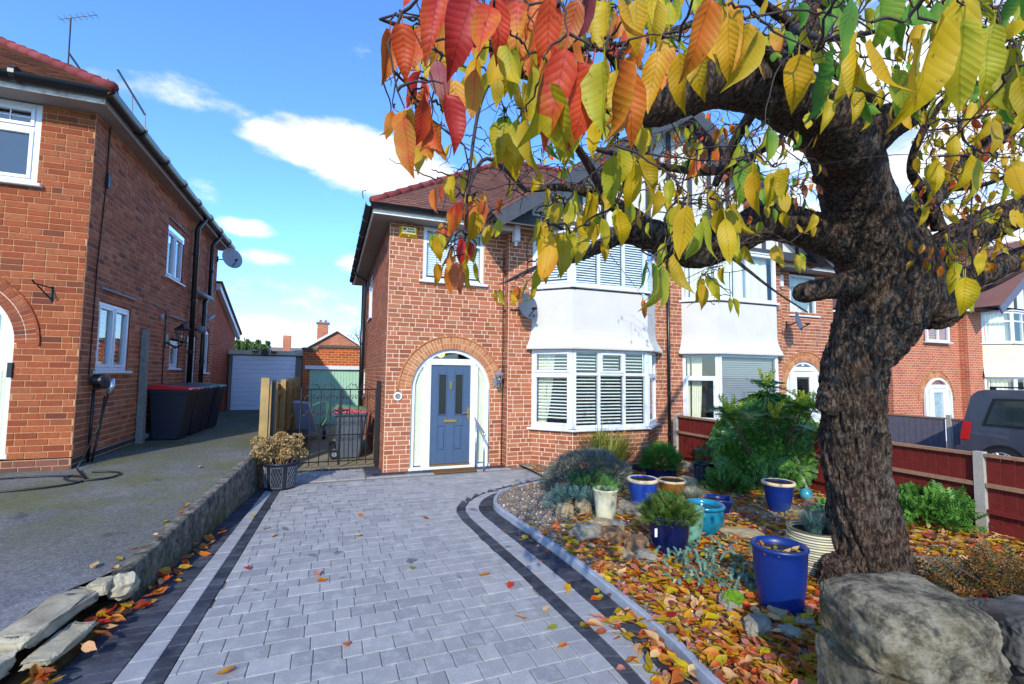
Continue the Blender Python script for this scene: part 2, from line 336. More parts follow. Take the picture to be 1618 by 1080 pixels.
# ------------------------------------------------------------------ ground
def smooth(a, b, x): x = max(0, min(1, (x - a) / (b - a))); return x * x * (3 - 2 * x)
def asphalt_z(y): return max(-.02, min(.5, .22 + (y - 4.4) * .07))
def bed_z(x, y):
    return .05 - .2 * smooth(4, 8.2, y) * smooth(3.4, 6.2, x) + .02 * noise.noise(Vector((x * 1.3, y * 1.3, 0)))
def nb_z(x, y): return -.12 - .24 * smooth(7, 11.5, x)
def make_ground():
    t = NT('old asphalt'); p = t.pos(); g = t.noise(p, 75, 5, .8); col = t.ramp(g, [(.3, C(40, 42, 48)), (.5, C(98, 99, 104)), (.68, C(160, 160, 164))])
    col = t.mix(t.rng(t.noise(p, .9, 7, .7), .45, .7, 0, .5), col, C(158, 156, 152))
    pn = t.n('SeparateXYZ'); t.l(p, pn.inputs[0])
    mossmask = t.math('MULTIPLY', t.rng(pn.outputs[1], 4.2, 6.4), t.rng(t.noise(p, 1.3, 6, .6), .3, .58, 0, .85)); col = t.mix(mossmask, col, C(98, 98, 54))
    wv = t.noise(p, 2.3, 3); stain = t.rng(wv, .68, .72, 0, .55); col = t.mix(stain, col, C(52, 52, 54))
    col = t.mix(t.rng(t.noise(p, 22, 6, .75), .4, .62, 0, .5), col, C(60, 60, 62)); t.bump(g, .6, .006); asp = t.fin(col, .9, .25)
    # asphalt drive of the house on the left
    xs = [-40, -20, -12, -8, -6, -5, -4.2, -3.6, -3, -2.4, -1.9, -1.5, -1.2]; ys = [-30, -10, -4, 0, 1, 2, 2.6, 3.2, 3.8, 4.2, 4.35, 4.5, 4.7, 5, 6, 7, 8, 8.4, 9, 11, 14, 19, 40]
    mb = MB(); W_ = len(xs)
    for y in ys:
        for x in xs:
            e = wall_x(y) - .1 - .26 * (1 - smooth(4.2, 4.7, y)) if y < 9 else -.96
            xx = min(x, e - .3) if x < -1.6 else e - (0 if x > -1.3 else .12)
            mb.v.append((xx, y, asphalt_z(y) + .008 * noise.noise(Vector((xx * 1.2, y * 1.2, 3)))))
    for j in range(len(ys) - 1):
        for i in range(W_ - 1): k = j * W_ + i; mb.f.append((k, k + 1, k + W_ + 1, k + W_))
    mb.build('asphalt_drive', asp, None, True, 'structure')
    # general ground to the horizon
    t = NT('distant ground'); p = t.pos(); col = t.ramp(t.noise(p, .15, 5), [C(80, 84, 56), C(110, 108, 82)]); g = t.fin(col, .95, .1)
    mb = MB(); n = 24
    for j in range(n + 1):
        for i in range(n + 1):
            x = -600 + 1200 * i / n; y = -600 + 1200 * j / n; mb.v.append((x, y, -.75))
    for j in range(n):
        for i in range(n): k = j * (n + 1) + i; mb.f.append((k, k+1, k+n+2, k+n+1))
    mb.build('ground', g, None, False, 'structure')
    # neighbour's paved front and the ground on towards the right
    t = NT('neighbour paving'); p = t.pos(); col = t.ramp(t.noise(p, 60, 4), [C(96, 92, 90), C(140, 136, 132)]); g = t.fin(col, .9, .2)
    mb = MB(); xs = [7.02, 8, 9, 10, 11, 12, 14, 18, 24, 40]; ys = [-10, 0, 3, 5, 7, 9, 12, 30]
    for y in ys:
        for x in xs: mb.v.append((x, y, nb_z(x, y)))
    for j in range(len(ys) - 1):
        for i in range(len(xs) - 1): k = j * len(xs) + i; mb.f.append((k, k+1, k+len(xs)+1, k+len(xs)))
    mb.build('neighbour_drive', g, None, True, 'structure')
    # passage behind the gate
    t = NT('passage concrete'); p = t.pos(); col = t.ramp(t.noise(p, 7, 6, .65), [C(92, 84, 66), C(136, 126, 100), C(150, 142, 120)]); t.bump(t.noise(p, 70, 3), .4, .005); g = t.fin(col, .92, .2)
    mb = MB(); mb.box(-.98, .95, 9.36, 24, -.3, -.004); mb.build('passage_floor', g, None, False, 'structure')
WALL_A, WALL_B = (-1.351, 4.41), (-.91, 8.52)
def wall_x(y): return WALL_A[0] + (WALL_B[0] - WALL_A[0]) * (y - WALL_A[1]) / (WALL_B[1] - WALL_A[1])
make_ground()
# ------------------------------------------------------------------ bricks
COURSE, BL, JT = .083, .225, .015
_bm = MB(); _bm.bbox(-.5, .5, -.5, .5, -.5, .5, None, .04); BRICK_ME = {}
def brick_mesh(mat):
    if mat.name not in BRICK_ME:
        b = MB(); b.hexa([(-.5, -.5, -.5), (.5, -.5, -.5), (.5, .5, -.5), (-.5, .5, -.5), (-.5, -.5, .5), (.5, -.5, .5), (.5, .5, .5), (-.5, .5, .5)])
        BRICK_ME[mat.name] = b.mesh('brick', mat)
    return BRICK_ME[mat.name]
def cut(iv, ops, z0, z1):
    """intervals of a course left by the openings"""
    zm = (z0 + z1) / 2
    for o in ops:
        if o[0] == 'r':
            if zm < o[3] or zm > o[4]: continue
            a, b = o[1], o[2]
        else:                                   # arch: centre, half width of frame, spring line, ring radius
            _, uc, hw, zs, R = o
            if zm > zs + R: continue
            if zm < zs: a, b = uc - hw, uc + hw
            else: w = math.sqrt(max(0, R * R - (zm - zs) ** 2)); a, b = uc - w, uc + w
        new = []
        for (p, q) in iv:
            if b <= p or a >= q: new.append((p, q)); continue
            if a > p: new.append((p, a))
            if b < q: new.append((b, q))
        iv = new
    return iv
def brick_wall(house, fr, Wd, z0, z1, ops, mat, mort, pool, name='wall', seed=0, depth=.02):
    """wall body in mortar with each course laid brick by brick; bricks go into pool to be made later"""
    rnd = random.Random(seed); mb = MB(); n = int(math.ceil((z1 - z0) / COURSE))
    for k in range(n):
        a = z0 + k * COURSE; b = min(z1, a + COURSE)
        sub = 3 if any(o[0] == 'a' and a + COURSE > o[3] and a < o[3] + o[4] for o in ops) else 1
        for q in range(sub):
            qa = a + (b - a) * q / sub; qb = a + (b - a) * (q + 1) / sub
            for (p, r) in cut([(0, Wd)], ops, qa, qb): mb.quad(fr(p, 0, qa), fr(r, 0, qa), fr(r, 0, qb), fr(p, 0, qb))
    w = mb.build(name, mort, house)
    for k in range(n):
        a = z0 + k * COURSE; b = min(z1, a + COURSE)
        if b - a < .03: continue
        iv = cut([(0, Wd)], ops, a, b)
        # garden-wall bond: two or three stretchers then a header
        cuts = []; u = -rnd.choice((.0, .056, .112, .168)) - BL * (k % 2) * .5; c = rnd.randint(0, 2)
        while u < Wd:
            L = BL if c % 3 < 2 or rnd.random() < .25 else BL * .5
            cuts.append((u, u + L)); u += L; c += 1
        for (p, r) in iv:
            for (s, e) in cuts:
                s2, e2 = max(s, p), min(e, r)
                if e2 - s2 < .03: continue
                pool.append((fr((s2 + e2) / 2, 0, (a + b) / 2), fr.U, fr.N, e2 - s2 - JT, b - a - JT, rnd.uniform(.006, .0085), mat, w))
    return w
def flush_bricks(pool, nmax):
    """the bricks that show largest become objects of their own, the rest one mesh for each wall"""
    sc = sorted(range(len(pool)), key=lambda i: -view_score(pool[i][0], pool[i][3] * pool[i][4], pool[i][2]))
    single = set(i for i in sc[:nmax] if view_score(pool[i][0], 1, pool[i][2]) > 0); rest = {}
    for i, (c, U, N, L, H, pr, mat, w) in enumerate(pool):
        if i in single:
            o = bpy.data.objects.new('brick', brick_mesh(mat)); COL.objects.link(o); o.parent = w
            R = Matrix((U, N, Vector((0, 0, 1)))).transposed().to_4x4(); S = Matrix.Diagonal((L, .05, H, 1))
            o.matrix_basis = Matrix.Translation(c + N * (pr - .025)) @ R @ S
        else:
            key = (mat.name, w.name); mb = rest.setdefault(key, (MB(), mat, w))[0]
            A, B, Z = U * (L / 2), N * pr, Vector((0, 0, H / 2)); Nb = N * -.004
            k = len(mb.v); mb.v += [tuple(c + q) for q in (-A + Nb - Z, A + Nb - Z, A + Nb + Z, -A + Nb + Z, -A + B - Z, A + B - Z, A + B + Z, -A + B + Z)]
            mb.f += [(k+4, k+5, k+6, k+7), (k, k+1, k+5, k+4), (k+1, k+2, k+6, k+5), (k+2, k+3, k+7, k+6), (k+3, k, k+4, k+7)]
    for (mb, mat, w) in rest.values(): mb.build('brickwork', mat, w, False, 'stuff')
def arch_ring(house, fr, uc, zs, r0, amat, name='arch', n=46):
    """two rings of voussoirs and a thin tile label round them"""
    base = MB()
    def ringq(mb, ra, rb, na, nb, a0, a1, steps):
        for i in range(steps):
            p, q = a0 + (a1 - a0) * i / steps, a0 + (a1 - a0) * (i + 1) / steps
            f = lambda r, t, nn: fr(uc - r * math.cos(t), nn, zs + r * math.sin(t))
            mb.quad(f(ra, p, nb), f(ra, q, nb), f(rb, q, nb), f(rb, p, nb)); mb.quad(f(rb, p, na), f(rb, p, nb), f(rb, q, nb), f(rb, q, na)); mb.quad(f(ra, p, na), f(ra, p, nb), f(ra, q, nb), f(ra, q, na))
    ringq(base, r0, r0 + .255, -.12, .004, 0, math.pi, 60)
    b = base.build(name, MT['mortar_main'], house)
    for ring in range(2):
        ra, rb = r0 + .005 + ring * .118, r0 + .112 + ring * .118
        for i in range(n):
            a0, a1 = math.pi * (i + .08) / n, math.pi * (i + .92) / n
            f = lambda r, t, nn: fr(uc - r * math.cos(t), nn, zs + r * math.sin(t))
            m = MB(); m.hexa([f(ra, a0, -.01), f(ra, a1, -.01), f(rb, a1, -.01), f(rb, a0, -.01), f(ra, a0, .012), f(ra, a1, .012), f(rb, a1, .012), f(rb, a0, .012)])
            m.build('brick', amat, b)
    m = MB(); ringq(m, r0 + .236, r0 + .262, 0, .03, -.02, math.pi + .02, 60); m.build('arch_label', amat, house)
# ------------------------------------------------------------------ windows
def make_window(house, fr, u0, u1, z0, z1, cols, rows, opener=(), blinds=None, curtain=None, sill=.06, rec=.02, fw=.055, room=True, leaded=False, glass='glass', name='window', slat_pitch=.064, slat_cover=.28, roomdepth=.5):
    """frame (the part) with panes, slats and curtains as sub-parts. cols, rows: inner divisions in metres from u0, z0"""
    mb = MB(); n0, n1 = -.07 - rec, -rec
    cu = [u0] + list(cols) + [u1]; rz = [z0] + list(rows) + [z1]
    mb.bbox(u0, u0 + fw, n0, n1, z0, z1, fr, .006); mb.bbox(u1 - fw, u1, n0, n1, z0, z1, fr, .006)
    mb.bbox(u0 + fw, u1 - fw, n0, n1 - .002, z0, z0 + fw, fr, .006); mb.bbox(u0 + fw, u1 - fw, n0, n1 - .002, z1 - fw, z1, fr, .006)
    h = fw * .42
    for c in cols: mb.bbox(c - h, c + h, n0, n1 - .004, z0 + fw, z1 - fw, fr, .006)
    for r in rows: mb.bbox(u0 + fw, u1 - fw, n0 + .004, n1 - .007, r - h, r + h, fr, .006)
    cells = []
    for i in range(len(cu) - 1):
        for j in range(len(rz) - 1):
            a = cu[i] + (fw if i == 0 else h); b = cu[i+1] - (fw if i == len(cu) - 2 else h); c = rz[j] + (fw if j == 0 else h); d = rz[j+1] - (fw if j == len(rz) - 2 else h)
            if (i, j) in opener:
                e = .045; q0, q1 = n0 + .02, n1 + .012
                mb.bbox(a, a+e, q0, q1, c, d, fr, .006); mb.bbox(b-e, b, q0, q1, c, d, fr, .006); mb.bbox(a+e, b-e, q0, q1 - .002, c, c+e, fr, .006); mb.bbox(a+e, b-e, q0, q1 - .002, d-e, d, fr, .006)
                a, b, c, d = a + e, b - e, c + e, d - e
            cells.append((a, b, c, d, i, j))
    w = mb.build(name, MT['upvc'], house)
    if sill:
        m = MB(); m.bbox(u0 - .07, u1 + .07, n0, n1 + sill, z0 - .045, z0 - .001, fr, .01); m.build('sill', MT['upvc'], w)
    for (a, b, c, d, i, j) in cells:
        m = MB(); m.quad(fr(a - .01, n1 - .03, c - .01), fr(b + .01, n1 - .03, c - .01), fr(b + .01, n1 - .03, d + .01), fr(a - .01, n1 - .03, d + .01)); m.build('pane', MT[glass], w)
        if leaded and j == len(rz) - 2:
            m = MB()
            for q in (1, 2): m.box(a + (b - a) * q / 3 - .006, a + (b - a) * q / 3 + .006, n1 - .032, n1 - .02, c, d, fr)
            m.box(a, b, n1 - .032, n1 - .022, (c + d) / 2 - .006, (c + d) / 2 + .006, fr); m.build('glazing_bar', MT['upvc'], w)
        if blinds and (i in blinds):
            z = d - .02; k = 0; m0 = MB(); sh = slat_pitch * slat_cover
            m0.hexa([fr(a + .005, n1 - .085, -.001), fr(b - .005, n1 - .085, -.001), fr(b - .005, n1 - .115, sh), fr(a + .005, n1 - .115, sh), fr(a + .005, n1 - .085, .002), fr(b - .005, n1 - .085, .002), fr(b - .005, n1 - .115, sh + .003), fr(a + .005, n1 - .115, sh + .003)])
            me = m0.mesh('slat', MT['blind'])
            while z > c + .02:
                o = link('slat', me, w); o.location = (0, 0, z); z -= slat_pitch
    if curtain:
        for (ca, cb, sway) in curtain:
            m = MB(); n = 26; zz = [z0 + .05, z0 + (z1 - z0) * .35, z0 + (z1 - z0) * .7, z1 - .03]
            for q, z in enumerate(zz):
                for k in range(n + 1):
                    u = ca + (cb - ca) * k / n; u = ca + (u - ca) * (1 - sway * (1 - q / 3) ** 2)
                    m.v.append(tuple(fr(u, n0 - .12 + .022 * math.sin(k * 1.55 + q * .2), z)))
            for q in range(3):
                for k in range(n): i = q * (n + 1) + k; m.f.append((i, i + 1, i + n + 2, i + n + 1))
            m.build('curtain', MT['curtain'], w, True)
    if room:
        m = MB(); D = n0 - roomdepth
        m.quad(fr(u0 - .3, D, z0 - .3), fr(u1 + .3, D, z0 - .3), fr(u1 + .3, D, z1 + .2), fr(u0 - .3, D, z1 + .2)); m.build('dark_room_backing', MT['room'], w)
    return w
def pipe(house, pts, r, mat='black_plastic', name='downpipe', brackets=()):
    m = MB(); m.tube(pts, r, 12); o = m.build(name, MT[mat], house, True)
    for b in brackets: q = MB(); q.tube([Vector(b) - Vector((0, 0, .03)), Vector(b) + Vector((0, 0, .03))], r * 1.25, 12); q.build('bracket', MT[mat], o)
    return o
def gutter(house, a, b, r=.065):
    """half-round gutter from a to b"""
    a, b = Vector(a), Vector(b); t = (b - a).normalized(); s = t.cross(Vector((0, 0, 1))); m = MB(); seg = 10; n = 2
    for (p) in (a, b):
        for rr in (r, r - .006):
            for j in range(seg + 1):
                q = math.pi + math.pi * j / seg; m.v.append(tuple(p + s * (rr * math.cos(q)) + Vector((0, 0, rr * math.sin(q)))))
    S = seg + 1
    for o in (0, S):
        for j in range(seg): m.f.append((o + j, o + j + 1, 2 * S + o + j + 1, 2 * S + o + j))
    for o in (0, 2 * S): m.f.append(tuple(o + j for j in range(S)) + tuple(o + S + j for j in reversed(range(S))))
    g = m.build('gutter', MT['black_plastic'], house, True)
    L = (b - a).length; k = 1
    while k * 1.1 < L:
        p = a + t * (k * 1.1); q = MB()
        q.tube([p - t * .03, p + t * .03], r * 1.12, 12); q.build('gutter_clip', MT['black_plastic'], g); k += 1
    return g
def slope_tiles(roof, O, U, S, N, umin, umax, smax, mat, gauge=.1, tw=.165, kick=None):
    """plain tiles on a roof slope: O eave corner, U along the eave, S up the slope; umin(s), umax(s) limits"""
    mb = MB(); O, U, S, N = Vector(O), Vector(U), Vector(S), Vector(N); k = 0; s = 0
    while s < smax:
        a, b = umin(s), umax(s); u = a - (tw / 2 if k % 2 else 0)
        while u < b:
            p, q = max(a, u), min(b, u + tw - .004)
            if q - p > .02:
                j = random.uniform(0, .006); h0 = .022 + j; h1 = .006
                P = lambda uu, ss, nn: O + U * uu + S * ss + N * nn
                i = len(mb.v); mb.v += [tuple(x) for x in (P(p, s - .01, h0 - .012), P(q, s - .01, h0 - .012), P(p, s - .01, h0), P(q, s - .01, h0), P(p, s + gauge + .02, h1), P(q, s + gauge + .02, h1))]
                mb.f += [(i, i+1, i+3, i+2), (i+2, i+3, i+5, i+4), (i, i+2, i+4), (i+1, i+5, i+3)]
            u += tw
        s += gauge; k += 1
    return mb.build('roof_tiles', mat, roof, False, 'stuff')
def hip_tiles(roof, a, b, mat, n, r=.075):
    a, b = Vector(a), Vector(b); t = (b - a) / n
    for i in range(n):
        m = MB(); p, q = a + t * i, a + t * (i + 1.06); m.tube([p + Vector((0, 0, .0)), q + Vector((0, 0, -.015))], [r * 1.05, r * .95], 10); m.build('hip_tile', mat, roof, True)
# ------------------------------------------------------------------ the house with the blue door
MAIN = thing('semi_detached_house', 'red brick semi-detached house with arched porch and slate blue front door', 'house', (2.2, 8.72, 0))
pool = []
fD = Fr((.937, 8.72, 0), (1, 0, 0), (0, -1, 0))
ARC_U, ARC_HW, ARC_ZS = 2.16 - .937, .757, 1.48
wallD = brick_wall(MAIN, fD, 2.273, -.03, 4.57, [('a', ARC_U, ARC_HW, ARC_ZS, ARC_HW + .25), ('r', .62, 1.825, 3.5, 4.6)], MT['brick_main'], MT['mortar_main'], pool, 'front_wall', 1)
fS = Fr((.937, 8.72, 0), (0, 1, 0), (-1, 0, 0))
brick_wall(MAIN, fS, 6.8, -.03, 4.57, [('r', 3.6, 4.7, 3.2, 4.35), ('r', 5.3, 6.1, 1.1, 1.85)], MT['brick_main'], MT['mortar_main'], pool, 'side_wall', 2)
fR = Fr((3.21, 8.5, 0), (0, 1, 0), (-1, 0, 0))
brick_wall(MAIN, fR, .22, -.03, 4.57, [], MT['brick_main'], MT['mortar_main'], pool, 'return_wall', 3)
fB = Fr((3.21, 8.5, 0), (1, 0, 0), (0, -1, 0))
brick_wall(MAIN, fB, .53, -.3, 4.7, [], MT['brick_main'], MT['mortar_main'], pool, 'bay_side_wall', 4); brick_wall(MAIN, Fr((6.67, 8.5, 0), (1, 0, 0), (0, -1, 0)), .39, -.3, 4.7, [], MT['brick_main'], MT['mortar_main'], pool, 'bay_side_wall', 5)
JL, FL, FRp, JR = Vector((3.72, 8.5, 0)), Vector((4.31, 7.9, 0)), Vector((6.03, 7.9, 0)), Vector((6.69, 8.5, 0))
def facet(a, b):
    U = (b - a); n = Vector((U.y, -U.x, 0)).normalized(); return Fr(a, U, n), U.length
FAC = [facet(JL, FL), facet(FL, FRp), facet(FRp, JR)]
for k, (f, L) in enumerate(FAC): brick_wall(MAIN, f, L, -.3, .70, [], MT['brick_main'], MT['mortar_main'], pool, 'bay_wall', 10 + k)
flush_bricks(pool, 300)
arch_ring(MAIN, fD, ARC_U, ARC_ZS, ARC_HW, MT['arch'])
# airbricks and dark damp course along the foot of the bay
for k, (f, L) in enumerate(FAC): m = MB(); m.box(0, L, 0, .02, -.3, .0, f); m.build('plinth', MT['blue_brick'], MAIN)
def bay_panel(house, pts, z0, z1, n_out):
    """white render panel of a canted bay with its bell-mouth flare"""
    prof = [(-.02, z0), (.115, z0), (.118, z0 + .03), (.085, z0 + .1), (.05, z0 + .18), (.022, z0 + .27), (.006, z0 + .36), (0, z0 + .45), (0, z1)]
    m = MB(); nrm = []
    P = [Vector(p) for p in pts]; seg = [(P[i+1] - P[i]).normalized() for i in range(3)]; N = [Vector((s.y, -s.x, 0)) for s in seg]
    for (o, z) in prof:
        row = []
        for i in range(4):
            if i == 0: q = P[0] + N[0] * o + Vector((-1, 0, 0)) * o * .45
            elif i == 3: q = P[3] + N[2] * o + Vector((1, 0, 0)) * o * .45
            else: b = (N[i-1] + N[i]).normalized(); q = P[i] + b * (o / b.dot(N[i]))
            row.append(q)
        for i in range(3):                        # subdivide each facet a little so the render reads uneven
            for k in range(8): q = row[i].lerp(row[i+1], k / 8); m.v.append((q.x, q.y, z))
        m.v.append((row[3].x, row[3].y, z))
    S = 25
    for j in range(len(prof) - 1):
        for i in range(S - 1): m.f.append((j*S+i, j*S+i+1, (j+1)*S+i+1, (j+1)*S+i))
    return m.build('bay_panel', MT['render'], house)
BAYP = [(3.70, 8.5, 0), (4.30, 7.895, 0), (6.04, 7.895, 0), (6.71, 8.5, 0)]
bay_panel(MAIN, BAYP, 2.27, 3.43, 1)
(fa, La), (fb, Lb), (fc, Lc) = FAC
Z0, Z1 = .745, 2.275; TR = 1.79
make_window(MAIN, fa, .0, La - .005, Z0, Z1, [], [TR], opener=[(0, 0), (0, 1)], blinds=[0], curtain=[(.08, .42, .5)], rec=-.015, sill=.07, fw=.06, name='bay_window')
make_window(MAIN, fb, .005, Lb - .005, Z0, Z1, [.58, 1.16], [TR], opener=[(1, 1)], blinds=[0, 1, 2], rec=-.015, sill=.07, fw=.065, name='bay_window')
make_window(MAIN, fc, .005, Lc, Z0, Z1, [], [TR], opener=[(0, 0)], rec=-.015, sill=.07, fw=.06, name='bay_window')
Z0, Z1 = 3.50, 4.62
make_window(MAIN, fa, .0, La - .005, Z0, Z1, [], [4.3], opener=[(0, 0)], blinds=[0], rec=-.015, sill=.05, fw=.06, name='bay_window', slat_pitch=.05, slat_cover=.6)
make_window(MAIN, fb, .005, Lb - .005, Z0, Z1, [.58, 1.16], [], opener=[], blinds=[0, 1, 2], rec=-.015, sill=.05, fw=.06, name='bay_window', slat_pitch=.05, slat_cover=.6)
make_window(MAIN, fc, .005, Lc, Z0, Z1, [], [], rec=-.015, sill=.05, fw=.06, name='bay_window')
m = MB(); m.prism([(3.72, 8.5), (4.31, 7.9), (6.03, 7.9), (6.69, 8.5)], 2.9, 2.95); m.build('bay_floor', MT['room'], MAIN)
for z in (2.285, 4.63): m = MB(); m.prism([(3.68, 8.6), (4.28, 7.87), (6.06, 7.87), (6.73, 8.6)], z, z + .03); m.build('bay_head', MT['upvc'], MAIN)
# two warm bulbs of the room light behind the bay glass
t = NT('lit bulb'); t.b.inputs['Emission Color'].default_value = (1, .62, .25, 1); t.b.inputs['Emission Strength'].default_value = 9; BULB = t.fin(C(255, 220, 160), .4)
lamp = thing('ceiling_lamp', 'lit ceiling lamp with small warm bulbs behind the bay window', 'lamp', (4.35, 8.6, 2.0))
for dx in (-.07, .07): m = MB(); m.blob((4.35 + dx, 8.5, 2.03), .03, 2, 0); m.build('bulb', BULB, lamp, True)
m = MB(); m.tube([(4.28, 8.5, 2.08), (4.42, 8.5, 2.08)], .012, 6); m.tube([(4.35, 8.5, 2.08), (4.35, 8.5, 2.9)], .008, 6); m.build('lamp_arm', MT['brass'], lamp)
# window above the porch
make_window(MAIN, fD, .62, 1.825, 3.52, 4.56, [], [4.28], blinds=[0], rec=.01, sill=.09, fw=.07, slat_pitch=.045, slat_cover=1.05)
make_window(MAIN, fS, 3.6, 4.7, 3.2, 4.35, [4.15], [], rec=.01, sill=.06, fw=.06)
make_window(MAIN, fS, 5.3, 6.1, 1.1, 1.85, [], [], rec=.01, sill=.06, fw=.06)
# ---- arched door frame
def arch_frame(house, fr, uc, hw, zs, dw=.385, zt=1.93, door_mat='door_blue', curtains=True, rec=.05, zb=.06, front='panelled', half=None):
    cu = lambda r, t, n: fr(uc - r * math.cos(t), n, zs + r * math.sin(t))
    mb = MB(); n0, n1 = -.07 - rec, -rec; w = .07; S = 40
    for i in range(S):
        a, b = math.pi * i / S, math.pi * (i + 1) / S
        mb.hexa([cu(hw - w, a, n0), cu(hw, a, n0), cu(hw, b, n0), cu(hw - w, b, n0), cu(hw - w, a, n1), cu(hw, a, n1), cu(hw, b, n1), cu(hw - w, b, n1)])
    for s in (-1, 1):
        a, b = (uc - hw, uc - hw + w) if s < 0 else (uc + hw - w, uc + hw); mb.box(a, b, n0, n1, zb - .05, zs, fr)
        x = uc + s * (dw + .075); mb.bbox(x - .075, x + .075, n0, n1 + .012, zb - .05, zt + .0, fr, .008)
    zt2 = zt + .12; wtop = math.sqrt(max(.01, (hw - .03) ** 2 - (zt2 - zs) ** 2))
    mb.bbox(uc - wtop - .04, uc + wtop + .04, n0, n1 + .008, zt, zt2, fr, .008)
    mb.bbox(uc - hw - .03, uc + hw + .03, n0, n1 + .06, zb - .09, zb - .02, fr, .01)
    frame = mb.build('door_frame', MT['upvc'], house)
    # fanlight and side lights
    m = MB(); pts = []
    r = hw - w + .01; t0 = math.asin(min(1, (zt2 - .01 - zs) / r)) if zt2 > zs else 0
    pts = [cu(r, t0 + (math.pi - 2 * t0) * i / 24, n1 - .03) for i in range(25)]; m.quad(*pts); m.build('fanlight', MT['glass'], frame)
    for s in (-1, 1):
        x0 = uc + s * (dw + .14); x1 = uc + s * (hw - w + .01); m = MB(); P = [fr(x0, n1 - .03, zb), fr(x1, n1 - .03, zb), fr(x1, n1 - .03, zs)]
        for i in range(1, 12):
            t = (math.pi / 2) * i / 12; xx = s * r * math.cos(t); zz = zs + r * math.sin(t)
            if abs(xx) <= dw + .14 or zz > zt: break
            P.append(fr(uc + xx, n1 - .03, zz))
        P.append(fr(x0, n1 - .03, min(zt, zs + math.sqrt(max(0, r * r - (dw + .14) ** 2))))); m.quad(*P); m.build('side_light', MT['glass'], frame)
        if curtains:
            m = MB(); n = 18
            for z in (zb, zt):
                for k in range(n + 1): m.v.append(tuple(fr(x0 + (x1 - x0) * k / n, n0 + .015 + .008 * math.sin(k * 1.6), z)))
            for k in range(n): m.f.append((k, k + 1, n + 2 + k, n + 1 + k))
            m.build('curtain', MT['curtain'], frame, True)
    m = MB(); m.quad(*[fr(uc + a, n0 - .7, b) for a, b in ((-hw, 0), (hw, 0), (hw, zs + hw), (-hw, zs + hw))]); m.build('dark_hall_backing', MT['room'], frame)
    return frame, n0, n1
frame, n0, n1 = arch_frame(MAIN, fD, ARC_U, ARC_HW, ARC_ZS)
U0 = ARC_U
# door leaf: rails and stiles round two tall glass panels and two raised panels
door = MB(); dn0, dn1 = n0 + .005, n1 - .018; dw = .382; zb, zt = .075, 1.922
us = [-dw, -.245, -.075, .075, .245, dw]; zs_ = [zb, .3, .78, .98, 1.76, zt]
door.box(U0 - dw, U0 + dw, dn0, dn1 - .02, zb, .95, fD)
for i, j in ((0, 1), (2, 3), (4, 5)): door.bbox(U0 + us[i], U0 + us[j], dn0, dn1, zb, zt, fD, .004)
for i, j in ((0, 1), (2, 3), (4, 5)):
    for a, b in ((1, 2), (3, 4)): door.bbox(U0 + us[a], U0 + us[b], dn0, dn1 - .001, zs_[i], zs_[j], fD, .004)
for a, b in ((1, 2), (3, 4)):
    for (z, y) in ((.98, 1.76),):     # moulding round the glass
        for q in range(4):
            aa, bb = U0 + us[a], U0 + us[b]; e = .018
            door.bbox(*( (aa, aa + e, dn0, dn1 + .012, z, y) if q == 0 else (bb - e, bb, dn0, dn1 + .012, z, y) if q == 1 else (aa + e, bb - e, dn0, dn1 + .012, z, z + e) if q == 2 else (aa + e, bb - e, dn0, dn1 + .012, y - e, y)), fD, .004)
    door.bbox(U0 + us[a] + .03, U0 + us[b] - .03, dn0, dn1 - .004, .33, .75, fD, .02)
DOOR = door.build('front_door', MT['door_blue'], MAIN)
for a, b in ((1, 2), (3, 4)): m = MB(); m.box(U0 + us[a], U0 + us[b], dn0 + .01, dn1 - .012, .98, 1.76, fD); m.build('door_glass', plain('obscure door glass', C(38, 42, 40), .12, .5, 90, .6, 90), DOOR)
m = MB(); m.bbox(U0 - .13, U0 + .13, dn1, dn1 + .02, .845, .905, fD, .006); m.build('letterbox', MT['brass'], DOOR)
m = MB(); m.bbox(U0 - .018, U0 + .018, dn1, dn1 + .02, 1.47, 1.62, fD, .006); m.tube([fD(U0, dn1 + .03, 1.5), fD(U0, dn1 + .035, 1.58)], .014, 8); m.build('knocker', MT['brass'], DOOR)
m = MB(); m.bbox(U0 + .325, U0 + .36, dn1, dn1 + .015, .9, 1.12, fD, .005); m.tube([fD(U0 + .34, dn1 + .05, 1.02), fD(U0 + .22, dn1 + .05, 1.02)], .012, 8); m.tube([fD(U0 + .34, dn1, 1.02), fD(U0 + .34, dn1 + .05, 1.02)], .012, 8); m.build('handle', MT['brass'], DOOR)
m = MB(); m.box(U0 - .38, U0 + .38, n1 - .01, n1 + .03, .045, .075, fD); m.build('threshold', MT['brass'], frame)
hl = thing('hall_lamp', 'lit amber hall lamp seen through the fanlight of the arched porch', 'lamp', (1.98, 9.1, 2.1))
t = NT('amber lamp'); t.b.inputs['Emission Color'].default_value = (1, .55, .12, 1); t.b.inputs['Emission Strength'].default_value = 1.6; AMB = t.fin(C(230, 170, 60), .4)
for dx in (-.13, .06): m = MB(); m.blob((1.95 + dx, 9.05, 2.16), (.1, .08, .075), 2, .05); m.build('shade', AMB, hl, True)
m = MB(); m.tube([(1.92, 9.05, 2.2), (1.92, 9.05, 2.6)], .01, 6); m.build('lamp_rod', MT['brass'], hl)
